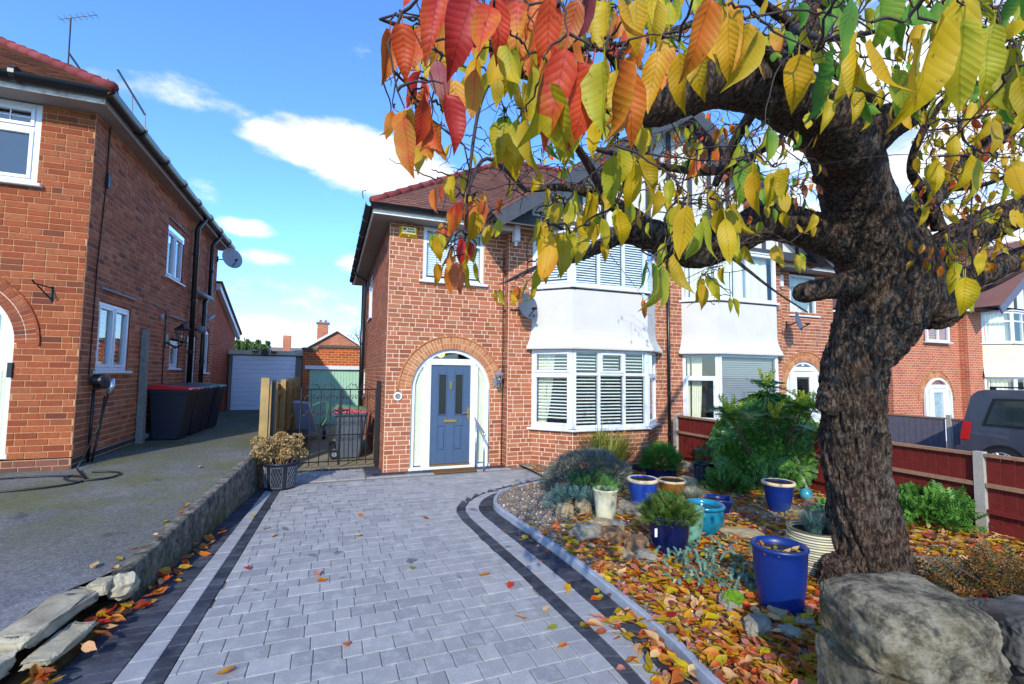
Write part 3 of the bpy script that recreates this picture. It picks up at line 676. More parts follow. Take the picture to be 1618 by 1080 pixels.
# soffit, fascia, gutter of the front and the left side
GZ = 4.57
m = MB(); m.box(.62, 3.3, 8.36, 8.76, GZ, GZ + .02); m.box(.62, .97, 8.76, 15.7, GZ, GZ + .02); m.build('soffit', MT['soffit'], MAIN)
m = MB(); m.box(.6, 3.3, 8.335, 8.36, GZ - .01, GZ + .13); m.box(.595, .62, 8.36, 15.7, GZ - .01, GZ + .13); m.build('fascia', MT['fascia'], MAIN)
gutter(MAIN, (.56, 8.27, GZ + .13), (2.95, 8.27, GZ + .13)); gutter(MAIN, (.53, 15.7, GZ + .13), (.53, 8.24, GZ + .13))
pipe(MAIN, [(.55, 13.8, GZ + .08), (.6, 13.8, GZ - .05), (.86, 13.8, GZ - .2), (.84, 13.8, GZ - .35), (.84, 13.8, .03)], .036, brackets=[(.84, 13.8, z) for z in (.6, 1.8, 3.0)])
pipe(MAIN, [(.83, 14.25, 4.3), (.83, 14.25, .03)], .055, name='soil_pipe', brackets=[(.83, 14.25, z) for z in (1.2, 2.6)])
pipe(MAIN, [(7.02, 8.44, 4.62), (7.02, 8.44, -.1)], .036, brackets=[(7.02, 8.44, z) for z in (.5, 1.4, 2.4, 3.4)])
m = MB(); m.tube([(3.17, 8.69, 4.2), (3.17, 8.69, 3.0), (3.175, 8.69, 1.9), (3.17, 8.69, .02)], .012, 6); m.tube([(3.17, 8.69, 3.02), (3.25, 8.48, 3.03), (3.5, 8.47, 3.04)], .012, 6); m.build('cable', MT['iron'], MAIN)
# ---- roofs
def roof_slab(house, pts, mat, name='roof', th=.1):
    n = (Vector(pts[1]) - Vector(pts[0])).cross(Vector(pts[-1]) - Vector(pts[0])).normalized()
    if n.z < 0: n = -n
    m = MB(); k = len(pts); m.v += [tuple(p) for p in pts] + [tuple(Vector(p) - n * th) for p in pts]
    m.f.append(tuple(range(k))); m.f.append(tuple(range(k, 2 * k))[::-1])
    for i in range(k): m.f.append((i, (i + 1) % k, k + (i + 1) % k, k + i))
    return m.build(name, mat, house)
EZ = 4.72; PT = math.radians(38); RY, RZ = 12.2, 4.72 + (12.2 - 8.22) * math.tan(math.radians(38))
RX0, RX1 = .56 + (12.2 - 8.22), 13.2 - (12.2 - 8.22)
roofF = roof_slab(MAIN, [(.56, 8.24, EZ), (7.03, 8.22, EZ), (7.03, RY, RZ), (RX0, RY, RZ)], MT['roof'])
roof_slab(MAIN, [(.56, 8.24, EZ), (RX0, RY, RZ), (.56, 16.2, EZ)], MT['roof']); roof_slab(MAIN, [(.56, 16.2, EZ), (RX0, RY, RZ), (7.03, RY, RZ), (7.03, 16.2, EZ)], MT['roof'])
Sv = Vector((0, math.cos(PT), math.sin(PT))); Nv = Vector((0, -math.sin(PT), math.cos(PT)))
slope_tiles(roofF, (.56, 8.24, EZ), (1, 0, 0), Sv, Nv, lambda s: s * math.cos(PT), lambda s: 6.5, 5.0, MT['roof'])
hip_tiles(roofF, (.58, 8.26, EZ + .03), (RX0, RY, RZ + .05), MT['ridge'], 16)
hip_tiles(roofF, (RX0, RY, RZ + .04), (7.0, RY, RZ + .04), MT['ridge'], 8)
m = MB(); m.tube([(.42, 8.2, EZ + .02), (.4, 8.19, EZ + .14), (.46, 8.2, EZ + .17)], .008, 6); m.build('hip_iron', MT['iron'], roofF)
def half_gable(house, x0, xp, z0, zp, s):
    """one half of the twin gable over the bays: slope, barge board, rendered face with dark timbers"""
    y0, yw, yb = 7.62, 8.05, 12.0
    a = [(x0, y0, z0), (xp, y0, zp), (xp, yb, zp), (x0, yb, z0)]
    r = roof_slab(house, a, MT['roof'], 'gable_roof', .05)
    d = Vector((xp - x0, 0, zp - z0)); L = d.length; d.normalize(); n = Vector((-d.z * s, 0, d.x * s))
    if n.z < 0: n = -n
    slope_tiles(r, (x0, y0, z0), (0, 1, 0), d, n, lambda q: 0, lambda q: 1.6, L, MT['roof'])
    m = MB(); o = n * -.06; b = n * -.3; y = y0 - .03
    m.hexa([Vector((x0, y, z0)) + o, Vector((xp, y, zp)) + o, Vector((xp, y, zp)) + b, Vector((x0, y, z0)) + b] + [Vector((x0, y + .035, z0)) + o, Vector((xp, y + .035, zp)) + o, Vector((xp, y + .035, zp)) + b, Vector((x0, y + .035, z0)) + b])
    m.build('barge_board', MT['timber_black'], house)
    m = MB(); c = n * -.08; e = n * -.1           # dark boarded soffit under the overhang
    m.hexa([Vector((x0, y0, z0)) + c, Vector((xp, y0, zp)) + c, Vector((xp, yw, zp)) + c, Vector((x0, yw, z0)) + c, Vector((x0, y0, z0)) + e, Vector((xp, y0, zp)) + e, Vector((xp, yw, zp)) + e, Vector((x0, yw, z0)) + e]); m.build('gable_soffit', MT['timber_black'], house)
    zb_ = 4.68; xi = x0 + (zb_ - z0) / (zp - z0) * (xp - x0) + s * .1
    m = MB(); m.quad((xi, yw, zb_), (xp, yw, zb_), (xp, yw, zp - .1), (xi, yw, zb_ + .02)); m.quad((xi, yw, zb_), (xp, yw, zb_), (xp, 8.52, zb_), (xi, 8.52, zb_)); m.build('gable_face', MT['render'], house)
    k = 0; x = xi + s * .7
    m = MB(); m.box(min(xi, xp), max(xi, xp), yw - .025, yw, zb_ - .05, zb_ + .13); m.build('timber', MT['timber_black'], house)
    while (xp - x) * s > .05:
        zt = z0 + (x - x0) / (xp - x0) * (zp - z0) - .12; m = MB(); m.box(x - .06, x + .06, yw - .022, yw - .001, zb_ + .13, zt); m.build('timber', MT['timber_black'], house); x += s * .55
half_gable(MAIN, 2.55, 7.03, 4.62, 7.66, 1)
m = MB(); m.bbox(3.24, 3.36, -8.42, -8.28, 4.36, 4.82, lambda a, b, c: (a, -b, c), .01); m.tube([(3.3, 8.35, 4.36), (3.3, 8.38, 4.28)], .03, 8); m.build('flood_light', MT['upvc'], MAIN)
# plaque, alarm, lantern, dish: things fixed to the wall
m = MB(); m.tube([(1.155, 8.705, 1.35), (1.155, 8.685, 1.35)], .075, 24); pl = m.build('house_plaque', plain('white ceramic plaque', C(226, 226, 222), .3, .12, 40)); tag(pl, 'round white ceramic house plaque beside the arched porch', 'plaque')
m = MB(); m.tube([(1.155, 8.684, 1.35), (1.155, 8.68, 1.35)], .05, 20); m.build('plaque_picture', plain('grey plaque picture', C(120, 120, 118), .4, .6, 45), pl)
al = thing('alarm_box', 'yellow burglar alarm box under the soffit of the blue-door house', 'alarm', (1.27, 8.7, 4.3))
m = MB(); yl = plain('yellow alarm plastic', C(226, 178, 40), .4, .05, 8); k = len(m.v)
a = [(1.10, 8.71, 4.29), (1.44, 8.71, 4.29), (1.44, 8.71, 4.50), (1.10, 8.71, 4.50)]; b = [(1.135, 8.63, 4.345), (1.405, 8.63, 4.345), (1.405, 8.63, 4.475), (1.135, 8.63, 4.475)]; m.hexa(a + b); m.build('cover', yl, al)
m = MB(); m.box(1.15, 1.39, 8.625, 8.629, 4.36, 4.465); pn = m.build('label_panel', plain('pale yellow label', C(240, 226, 160), .5, .03, 5), al)
m = MB(); m.box(1.165, 1.215, 8.622, 8.6245, 4.415, 4.45)
for q in range(3): m.box(1.25 + q * .04, 1.275 + q * .04, 8.622, 8.6245, 4.425, 4.45)
for q in range(4): m.box(1.235 + q * .036, 1.262 + q * .036, 8.622, 8.6245, 4.378, 4.398)
m.build('printed_mark', MT['iron'], al); m = MB(); m.blob((1.27, 8.65, 4.31), .016, 2, 0); m.build('lamp', yl, al, True)
def wall_lantern(name, label, base, out, s=1.0, mat='lead'):
    t = thing(name, label, 'lantern', base); B = Vector(base); O = Vector(out); m = MB()
    c = B + O * .16 * s
    m.bbox(-.05 * s, .05 * s, 0, .02, -.12 * s, .03 * s, lambda u, n, z: B + O * n + Vector((0, 0, z)) + O.cross(Vector((0, 0, 1))) * u, .005)
    m.tube([B + Vector((0, 0, -.06 * s)), B + O * .1 * s + Vector((0, 0, -.13 * s)), c + Vector((0, 0, -.1 * s)), c + Vector((0, 0, -.06 * s))], .012 * s, 8); m.build('bracket', MT[mat], t)
    m = MB(); m.lathe([(.0, .17 * s), (.02 * s, .15 * s), (.085 * s, .1 * s), (.085 * s, .085 * s)], c, 6); m.lathe([(.035 * s, -.06 * s), (.045 * s, -.05 * s), (.0, -.08 * s)], c, 6)
    for j in range(6):
        q = 2 * math.pi * j / 6; d = Vector((math.cos(q), math.sin(q), 0)); m.tube([c + d * .04 * s + Vector((0, 0, -.05 * s)), c + d * .075 * s + Vector((0, 0, .09 * s))], .005 * s, 4)
    m.build('cage', MT[mat], t); m = MB(); m.lathe([(.037 * s, -.048 * s), (.07 * s, .085 * s)], c, 6); m.build('lantern_glass', MT['glass'], t); m = MB(); m.blob(c + Vector((0, 0, .01)), .022 * s, 2, 0); m.build('bulb', MT['upvc'], t, True)
    return t
wall_lantern('wall_lantern', 'grey six-sided wall lantern beside the arched blue front door', (3.04, 8.71, 1.66), (0, -1, 0), 1.15)
def dish(name, label, base, arm, aim, r, mat):
    t = thing(name, label, 'satellite dish', base); B = Vector(base); A = Vector(aim).normalized(); c = B + Vector(arm); s = A.cross(Vector((0, 0, 1))).normalized(); u = s.cross(A)
    m = MB(); R, K = 6, 28
    for i in range(R + 1):
        for j in range(K): q = 2*math.pi*j/K; rr = r * i / R; m.v.append(tuple(c + s * rr * math.cos(q) + u * rr * 1.12 * math.sin(q) + A * (.22 * rr * rr / r)))
    for i in range(R):
        for j in range(K): m.f.append((i*K+j, i*K+(j+1) % K, (i+1)*K+(j+1) % K, (i+1)*K+j))
    m.build('reflector', mat, t, True)
    m = MB(); m.tube([c - u * r * .9 + A * .02, c - u * r * .55 + A * r * 1.05], .012, 6); m.build('feed_arm', MT['iron'], t)
    m = MB(); q = c - u * r * .55 + A * r * 1.05; m.tube([q + A * .03, q - A * .07 + u * .03], .026, 10); m.build('receiver', MT['iron'], t)
    m = MB(); m.tube([B, B + Vector(arm) * .6 + Vector((0, 0, -.03)), c - A * .02], .016, 8); m.tube([B - Vector((0, 0, .08)), B + Vector((0, 0, .08))], .022, 8); m.build('mount', MT['iron'], t); return t
GREYDISH = plain('grey dish mesh', C(78, 86, 98), .5, .06, 20)
dish('satellite_dish', 'grey satellite dish between the porch and the white bay of the blue-door house', (3.42, 8.48, 3.02), (.08, -.2, .06), (.25, -.95, .22), .23, GREYDISH)
# mat, handrail
m = MB(); m.bbox(1.78, 2.56, .001, .02, 8.30, 8.60, lambda a, b, c: (a, c, b), .004); o = m.build('door_mat', plain('coir door mat', C(112, 82, 50), .98, .3, 60, 1, 160, .05)); tag(o, 'brown coir door mat in front of the blue door', 'door mat')
hr = thing('handrail', 'slim grey steel handrail beside the front door', 'handrail', (2.75, 8.5, 0))
for (x, y, h) in ((2.62, 8.60, .88), (2.68, 8.28, .68)): m = MB(); m.tube([(x, y, 0), (x, y, h)], .016, 8); m.build('post', MT['chrome'], hr, True)
m = MB(); m.tube([(2.61, 8.66, .93), (2.62, 8.60, .88), (2.68, 8.28, .68), (2.685, 8.24, .655)], .018, 8); m.build('rail', MT['chrome'], hr, True)
# ------------------------------------------------------------------ attached neighbour
NB = thing('neighbour_house', 'attached red brick house with white door and large picture window in its bay', 'house', (11, 8.72, -.3)); pool = []
fN = Fr((10.6, 8.72, 0), (1, 0, 0), (0, -1, 0)); NA = 11.7 - 10.6
brick_wall(NB, fN, 2.24, -.4, 4.57, [('a', NA, .72, 1.48, .97), ('r', .6, 1.6, 3.5, 4.6)], MT['brick_main'], MT['mortar_main'], pool, 'front_wall', 21)
fM = Fr((7.06, 8.5, 0), (1, 0, 0), (0, -1, 0))
brick_wall(NB, fM, .41, -.4, 4.7, [], MT['brick_main'], MT['mortar_main'], pool, 'bay_side_wall', 22); brick_wall(NB, Fr((10.4, 8.5, 0), (1, 0, 0), (0, -1, 0)), .2, -.4, 4.7, [], MT['brick_main'], MT['mortar_main'], pool, 'bay_side_wall', 23)
mL, mF, mR, mJ = Vector((7.45, 8.5, 0)), Vector((7.95, 7.93, 0)), Vector((9.72, 7.93, 0)), Vector((10.42, 8.5, 0)); NF = [facet(mL, mF), facet(mF, mR), facet(mR, mJ)]
for k, (f, L) in enumerate(NF): brick_wall(NB, f, L, -.4, .70, [], MT['brick_main'], MT['mortar_main'], pool, 'bay_wall', 30 + k)
m = MB(); m.quad((12.84, 8.72, -.5), (12.84, 15.5, -.5), (12.84, 15.5, 4.57), (12.84, 8.72, 4.57)); m.build('side_wall', MT['brick_far'], NB)
flush_bricks(pool, 200)
arch_ring(NB, fN, NA, 1.48, .72, MT['arch'], 'arch', 40)
bay_panel(NB, [(7.43, 8.5, 0), (7.94, 7.925, 0), (9.73, 7.925, 0), (10.44, 8.5, 0)], 2.27, 3.43, 1)
(fa, La), (fb, Lb), (fc, Lc) = NF
make_window(NB, fa, 0, La - .005, .745, 2.275, [], [1.75], opener=[(0, 0)], blinds=[], curtain=[(.08, .4, .15)], rec=-.015, sill=.06, fw=.07, name='bay_window')
make_window(NB, fb, .005, Lb - .005, .745, 2.275, [], [], blinds=[0], rec=-.015, sill=.06, fw=.07, name='bay_window', slat_pitch=.05, slat_cover=.9, glass='glass_grey')
make_window(NB, fc, .005, Lc, .745, 2.275, [], [1.75], rec=-.015, sill=.06, fw=.07, name='bay_window')
make_window(NB, fa, 0, La - .005, 3.5, 4.62, [], [], curtain=[(.05, .7, 0)], rec=-.015, sill=.05, fw=.06, name='bay_window')
make_window(NB, fb, .005, Lb - .005, 3.5, 4.62, [.9], [], curtain=[(.05, 1.7, 0)], rec=-.015, sill=.05, fw=.06, name='bay_window')
make_window(NB, fc, .005, Lc, 3.5, 4.62, [], [], rec=-.015, sill=.05, fw=.06, name='bay_window')
make_window(NB, fN, .6, 1.6, 3.42, 4.5, [], [4.2], curtain=[(.62, 1.58, 0)], rec=.01, sill=.07, fw=.06)
for z in (2.285, 4.63): m = MB(); m.prism([(7.41, 8.6), (7.92, 7.9), (9.75, 7.9), (10.46, 8.6)], z, z + .03); m.build('bay_head', MT['upvc'], NB)
fr2, q0, q1 = arch_frame(NB, fN, NA, .72, 1.48, dw=.36)
m = MB()
for a, b, c, d in ((-.36, -.24, -.15, 1.92), (.24, .36, -.15, 1.92), (-.24, .24, -.15, .55), (-.24, .24, 1.78, 1.92)): m.bbox(NA + a, NA + b, q0, q1 - .015, c, d, fN, .005)
dd = m.build('front_door', MT['upvc'], NB); m = MB(); m.quad(*[fN(NA + a, q1 - .04, z) for a, z in ((-.25, .54), (.25, .54), (.25, 1.79), (-.25, 1.79))]); m.build('door_glass', MT['glass_dark'], dd)
m = MB(); m.quad(*[fN(NA + a, q1 - .022, z) for a, z in ((-.06, 2.08), (.06, 2.08), (.06, 2.19), (-.06, 2.19))]); m.build('fanlight_sticker', MT['upvc'], fr2)
rn = roof_slab(NB, [(7.03, 8.22, EZ), (13.3, 8.22, EZ), (9.3, RY, RZ), (7.03, RY, RZ)], MT['roof']); roof_slab(NB, [(13.3, 8.22, EZ), (9.3, RY, RZ), (13.3, 16.2, EZ)], MT['roof'])
half_gable(NB, 11.5, 7.03, 4.62, 7.66, -1)
m = MB(); m.box(10.5, 13.2, 8.36, 8.76, GZ, GZ + .02); m.build('soffit', MT['soffit'], NB); m = MB(); m.box(10.5, 13.2, 8.335, 8.36, GZ - .01, GZ + .13); m.build('fascia', MT['fascia'], NB); gutter(NB, (11.2, 8.27, GZ + .13), (13.25, 8.27, GZ + .13))
m = MB(); m.bbox(10.62, 10.86, 0, .12, 4.1, 4.42, lambda u, n, z: (u, 8.72 - n, z), .02); m.build('alarm_box', MT['upvc'], NB)
dish('satellite_dish', 'grey satellite dish beside the upstairs window of the attached neighbour', (10.75, 8.48, 3.1), (.1, -.2, .06), (.4, -.9, .2), .23, GREYDISH)
# ------------------------------------------------------------------ house on the left
LH = thing('brick_house', 'orange-red brick house with dark side wall beside the asphalt drive', 'house', (-6, 7.88, .48)); pool = []
LX, LY, LZ, LE = -3.13, 7.88, .46, 5.3
fLS = Fr((LX, LY, 0), (0, 1, 0), (1, 0, 0))
sideops = [('r', .48, 1.62, 1.74, 2.78), ('r', 3.2, 4.28, 3.64, 4.66), ('r', 3.72, 4.35, 1.8, 2.42), ('r', 4.95, 5.75, .5, 2.62), ('r', 6.15, 7.0, 1.7, 2.85)]
brick_wall(LH, fLS, 7.5, LZ + .166, LE, sideops, MT['brick_side'], MT['mortar_side'], pool, 'side_wall', 41)
fLF = Fr((-9, LY, 0), (1, 0, 0), (0, -1, 0)); LA = 9 - 4.55
brick_wall(LH, fLF, 9 + LX, LZ + .166, LE, [('a', LA, .757, 2.1, 1.005), ('r', 3.6, 5.3, 4.2, 5.5)], MT['brick_left'], MT['mortar_left'], pool, 'front_wall', 42)
flush_bricks(pool, 300); pool = []
brick_wall(LH, fLS, 7.5, LZ - .02, LZ + .15, [], MT['blue_brick'], MT['mortar_side'], pool, 'plinth', 43); brick_wall(LH, fLF, 9 + LX, LZ - .02, LZ + .15, [], brick_mat('plinth brick', [C(112, 70, 56), C(130, 84, 66), C(92, 66, 60)]), MT['mortar_left'], pool, 'plinth', 44); flush_bricks(pool, 60)
arch_ring(LH, fLF, LA, 2.1, .757, MT['brick_left'])
f3, a0, a1 = arch_frame(LH, fLF, LA, .757, 2.1, dw=.385, zt=2.5, zb=.72)
m = MB(); m.box(LA - .385, LA + .385, a0, a1 - .02, .75, 2.5, fLF); m.build('front_door', MT['iron'], LH)
m = MB(); m.bbox(LA + .72, LA + .775, -.04, .03, 1.66, 1.85, fLF, .006); m.build('doorbell', MT['iron'], LH)
make_window(LH, fLF, 3.6, 5.3, 4.2, 5.29, [4.45], [4.95], opener=[(1, 0), (1, 1)], leaded=True, rec=.01, sill=.09, fw=.07, curtain=[(3.7, 4.6, 0)])
make_window(LH, fLS, .48, 1.62, 1.76, 2.76, [1.05], [], opener=[(0, 0), (1, 0)], rec=.02, sill=.08, fw=.05, blinds=[0, 1], slat_pitch=.07)
make_window(LH, fLS, 3.2, 4.28, 3.66, 4.64, [3.72], [], opener=[(0, 0), (1, 0)], rec=.02, sill=.08, fw=.05)
make_window(LH, fLS, 3.72, 4.35, 1.82, 2.4, [], [], opener=[(0, 0)], rec=.02, sill=.08, fw=.05)
make_window(LH, fLS, 6.15, 7.0, 1.72, 2.83, [6.6], [], opener=[(1, 0)], rec=.02, sill=.08, fw=.05)
m = MB(); m.bbox(4.95, 5.75, -.1, -.02, .5, 2.6, fLS, .01); m.bbox(5.05, 5.65, -.02, -.01, .65, 1.3, fLS, .02); m.bbox(5.05, 5.65, -.02, -.01, 1.5, 2.45, fLS, .02); m.build('side_door', MT['upvc'], LH)
for (u0, u1, z) in ((.45, 1.7, 2.93), (3.4, 4.85, 2.87), (3.15, 4.3, 4.82)): m = MB(); m.bbox(u0, u1, -.01, .045, z, z + .035, fLS, .008); m.build('drip_ledge', MT['lead'], LH)
# eaves
m = MB(); m.box(-9.3, LX + .19, LY - .32, LY + .05, LE, LE + .02); m.box(LX - .05, LX + .19, LY + .05, 15.75, LE, LE + .021); m.build('soffit', MT['soffit'], LH)
m = MB(); m.box(-9.3, LX + .215, LY - .345, LY - .32, LE - .01, LE + .12); m.build('fascia', MT['old_fascia'], LH); m = MB(); m.box(LX + .19, LX + .215, LY - .32, 15.75, LE - .01, LE + .12); m.build('fascia', MT['soffit'], LH)
gutter(LH, (-9.3, LY - .41, LE + .14), (LX + .28, LY - .41, LE + .14), .085); gutter(LH, (LX + .28, LY - .45, LE + .14), (LX + .28, 15.8, LE + .14), .085)
e = LE + .16; hw_ = 4.2
rl = roof_slab(LH, [(-9.4, LY - .4, e), (LX + .3, LY - .4, e), (LX + .3 - hw_, LY - .4 + hw_, e + hw_ * math.tan(math.radians(34))), (-9.4, LY - .4 + hw_, e + hw_ * math.tan(math.radians(34)))], MT['roof_left'])
roof_slab(LH, [(LX + .3, LY - .4, e), (LX + .3, 15.9, e), (LX + .3 - hw_, 15.9 - hw_, e + hw_ * math.tan(math.radians(34))), (LX + .3 - hw_, LY - .4 + hw_, e + hw_ * math.tan(math.radians(34)))], MT['roof_left'])
P4 = math.radians(34); slope_tiles(rl, (LX + .3, LY - .4, e), (-1, 0, 0), Vector((0, math.cos(P4), math.sin(P4))), Vector((0, -math.sin(P4), math.cos(P4))), lambda s: s * math.cos(P4), lambda s: 5.2, 5.0, MT['roof_left'])
hip_tiles(rl, (LX + .3, LY - .4, e + .05), (LX + .3 - hw_, LY - .4 + hw_, e + .05 + hw_ * math.tan(P4)), MT['ridge'], 16)
pl_ = plain('chimney pot', C(150, 90, 60), .9, .2, 9)
cc_ = at(142, 128, 13.5); ch = MB(); ch.box(cc_.x - .42, cc_.x + .38, cc_.y, cc_.y + .7, 5.6, cc_.z + .12); o = ch.build('chimney', MT['brick_ext'], LH); m = MB(); m.box(cc_.x - .46, cc_.x + .42, cc_.y - .05, cc_.y + .75, cc_.z + .12, cc_.z + .18); m.build('chimney_cap', MT['lead'], o)
def aerial(name, label, base, h, lean, boom, d):
    t = thing(name, label, 'aerial', base); B = Vector(base); m = MB(); T = B + Vector(lean) + Vector((0, 0, h)); m.tube([B, T], .02, 6); m.build('mast', MT['iron'], t)
    m = MB(); D = Vector(d).normalized(); m.tube([T - D * boom * .3, T + D * boom * .7], .013, 5); s = D.cross(Vector((0, 0, 1))).normalized()
    for k in range(7): q = T + D * boom * (-.25 + .9 * k / 6); m.tube([q - s * .14, q + s * .14], .006, 4)
    m.build('boom', MT['lead'], t)
ab = at(107, 112, 13.6); atp = at(112, 28, 13.6)
aerial('tv_aerial', 'thin mast TV aerial on the roof of the left brick house', tuple(ab), atp.z - ab.z, (atp.x - ab.x, atp.y - ab.y, 0), 1.0, (1, -.2, .3))
st = thing('roof_stay', 'black slanting stay pole beside the aerial mast on the left roof', 'aerial', tuple(at(130, 112, 13.4))); m = MB(); m.tube([at(130, 114, 13.4), at(109, 84, 13.5)], .03, 6); m.build('pole', MT['iron'], st)
st = thing('roof_pole', 'long black slanting pole rising over the side gutter of the left house', 'aerial', tuple(at(229, 195, 13.4))); m = MB(); m.tube([at(229, 181, 13.4), at(186, 110, 13.4)], .03, 6); m.build('pole', MT['iron'], st); m = MB(); m.tube([at(230, 215, 13.4), at(229, 178, 13.4)], .015, 6); m.tube([at(209, 190, 13.4), at(209, 145, 13.4)], .015, 6); m.build('stay', MT['lead'], st)
pipe(LH, [(LX + .26, 12.75, LE + .08), (LX + .1, 12.75, LE - .2), (LX + .1, 12.75, .5)], .055, brackets=[(LX + .1, 12.75, z) for z in (1.0, 2.2, 3.4, 4.5)])
pipe(LH, [(LX + .27, 14.3, LE + .08), (LX + .09, 14.3, LE - .2), (LX + .09, 14.3, 3.72), (LX + .12, 13.9, 3.6), (LX + .12, 13.7, 3.5), (LX + .12, 13.7, .5)], .05, name='waste_pipe', brackets=[(LX + .1, 14.3, 4.4), (LX + .12, 13.7, 2.0)])
pipe(LH, [(LX + .13, 12.75, 3.62), (LX + .13, 14.3, 3.66)], .06, 'lead', 'cross_pipe'); pipe(LH, [(LX + .12, 13.75, 3.0), (LX + .14, 14.6, 3.25)], .045, 'lead', 'cross_pipe')
m = MB(); m.tube([(LX + .015, 8.27, LE), (LX + .015, 8.27, 4.6)], .01, 5); m.box(LX, LX + .05, 8.24, 8.31, 4.4, 4.6); m.tube([(LX + .015, 8.27, 4.4), (LX + .02, 8.16, 3.2), (LX + .02, 8.15, 1.7)], .008, 5); m.tube([(LX + .015, 10.5, 3.0), (LX + .015, 11.2, 2.95), (LX + .015, 11.2, .8)], .012, 5); m.build('cable', MT['iron'], LH)
m = MB(); m.box(LX, LX + .04, 10.85, 11.0, 2.78, 2.86); m.build('vent', MT['lead'], LH)
# lean-to extension at the back
m = MB(); y0, y1, za, zb = 15.38, 18.6, 4.1, 3.0
m.v += [(LX, y0, .3), (LX, y1, .3), (LX, y1, zb), (LX, y0, za), (-8, y0, .3), (-8, y1, .3), (-8, y1, zb), (-8, y0, za)]; m.f += [(0, 1, 2, 3), (1, 5, 6, 2), (2, 6, 7, 3)]; m.build('extension_wall', MT['brick_ext'], LH)
m = MB(); m.hexa([(LX, y0, za - .02), (LX + .12, y0, za - .02), (LX + .12, y1 + .25, zb - .12), (LX, y1 + .25, zb - .12), (LX, y0, za + .16), (LX + .12, y0, za + .16), (LX + .12, y1 + .25, zb + .06), (LX, y1 + .25, zb + .06)]); m.build('verge_board', MT['upvc'], LH)
m = MB(); m.hexa([(-8, y0, za + .16), (LX + .16, y0, za + .16), (LX + .16, y1 + .3, zb + .04), (-8, y1 + .3, zb + .04), (-8, y0, za + .24), (LX + .16, y0, za + .24), (LX + .16, y1 + .3, zb + .12), (-8, y1 + .3, zb + .12)]); m.build('extension_roof', MT['roof_left'], LH)
m = MB(); m.quad((-8, 15.38, .3), (LX, 15.38, .3), (LX, 15.38, LE), (-8, 15.38, LE)); m.build('rear_wall', MT['brick_ext'], LH)
dish('satellite_dish', 'pale satellite dish on the back corner of the left brick house', (LX + .02, 15.3, 4.95), (.32, .1, .06), (.55, -.8, .25), .28, plain('pale dish', C(160, 162, 164), .5, .05, 20))
wall_lantern('wall_lantern', 'black lantern on the side wall above the wheelie bins', (LX + .01, 11.3, 2.45), (1, 0, 0), 1.7, 'iron')
sp = thing('security_light', 'round black floodlight beside the drainpipes of the left house', 'light', (LX + .05, 13.2, 2.9)); m = MB(); m.tube([(LX, 13.2, 2.75), (LX + .14, 13.2, 2.75)], .03, 8); m.build('arm', MT['iron'], sp); m = MB(); m.blob((LX + .2, 13.2, 2.75), .1, 2, 0); m.build('lamp_head', MT['lead'], sp, True)
br = thing('hanging_bracket', 'small black scroll bracket for hanging baskets on the orange brick front', 'bracket', (-3.5, LY, 2.8)); m = MB(); m.tube([(-3.45, LY - .01, 2.66), (-3.45, LY - .01, 2.86)], .014, 6); m.tube([(-3.45, LY - .01, 2.68), (-3.52, LY - .2, 2.84)], .009, 6); m.build('stay', MT['iron'], br); m = MB(); m.tube([(-3.45, LY - .01, 2.84), (-3.52, LY - .26, 2.85), (-3.53, LY - .29, 2.89)], .01, 6); m.build('arm', MT['iron'], br)
# car charger with its cable coiled on the ground
ev = thing('car_charger', 'black electric car charger with holstered plug on the side wall', 'charger', (LX, 8.3, 1.5))
m = MB(); m.bbox(8.33, 8.53, 0, .12, 1.5, 1.7, lambda u, n, z: (LX + n, u, z), .03); m.build('unit', MT['iron'], ev); m = MB(); m.tube([(LX + .06, 8.22, 1.62), (LX + .16, 8.22, 1.62)], .09, 16); m.build('holster', MT['iron'], ev)
m = MB(); m.tube([(LX + .2, 8.36, 1.64), (LX + .22, 8.34, 1.54), (LX + .18, 8.34, 1.42)], [.035, .04, .03], 10); m.build('plug', MT['chrome'], ev, True)
m = MB(); m.tube([(LX + .18, 8.34, 1.42), (LX + .14, 8.3, 1.1), (LX + .12, 8.26, .8), (LX + .1, 8.2, .5)], .014, 8); m.tube([(LX + .15, 8.32, 1.4), (LX + .16, 8.2, 1.0), (LX + .1, 7.95, .6), (LX + .12, 7.75, .49)], .009, 8); m.tube([(LX + .06, 8.22, 1.5), (LX + .05, 8.22, .5)], .02, 8); m.build('cable_drop', MT['iron'], ev, True)
m = MB(); pts = []
for k in range(60):
    q = k / 59 * 4.6 * math.pi; big = k < 34
    c = Vector((-3.35, 7.25, 0)) if big else Vector((-2.72, 7.42, 0)); rx, ry = (.62, .3) if big else (.27, .2)
    pts.append(c + Vector((rx * math.cos(q), ry * math.sin(q), 0)))
pts = [p.lerp(pts[min(i + 1, 59)], .5) for i, p in enumerate(pts)]; pts = [Vector((p.x, p.y, asphalt_z(p.y) + .018 + .003 * math.sin(i))) for i, p in enumerate(pts)]
m.tube([(LX + .12, 7.75, .49)] + pts[:30] + pts[36:], .011, 6); m.build('coiled_cable', MT['iron'], ev, True)
po = MB(); po.hexa([(LX + .02, 9.98, .47), (LX + .12, 9.98, .47), (LX + .12, 10.12, .47), (LX + .02, 10.12, .47), (LX + .02, 9.96, 2.46), (LX + .1, 9.96, 2.5), (LX + .1, 10.08, 2.48), (LX + .02, 10.08, 2.5)]); o = po.build('gate_post', plain('weathered grey timber', C(128, 124, 116), .9, .25, 14, .6, 60)); tag(o, 'weathered grey timber gate post against the dark brick side wall', 'post')
m = MB(); m.box(-2.85, -2.3, 9.5, 9.98, .5, .512); o = m.build('drain_cover', plain('rusty drain cover', C(86, 70, 44), .9, .3, 14, .5, 60)); tag(o, 'rusty drain cover set in the asphalt before the red-lid bin', 'drain cover')
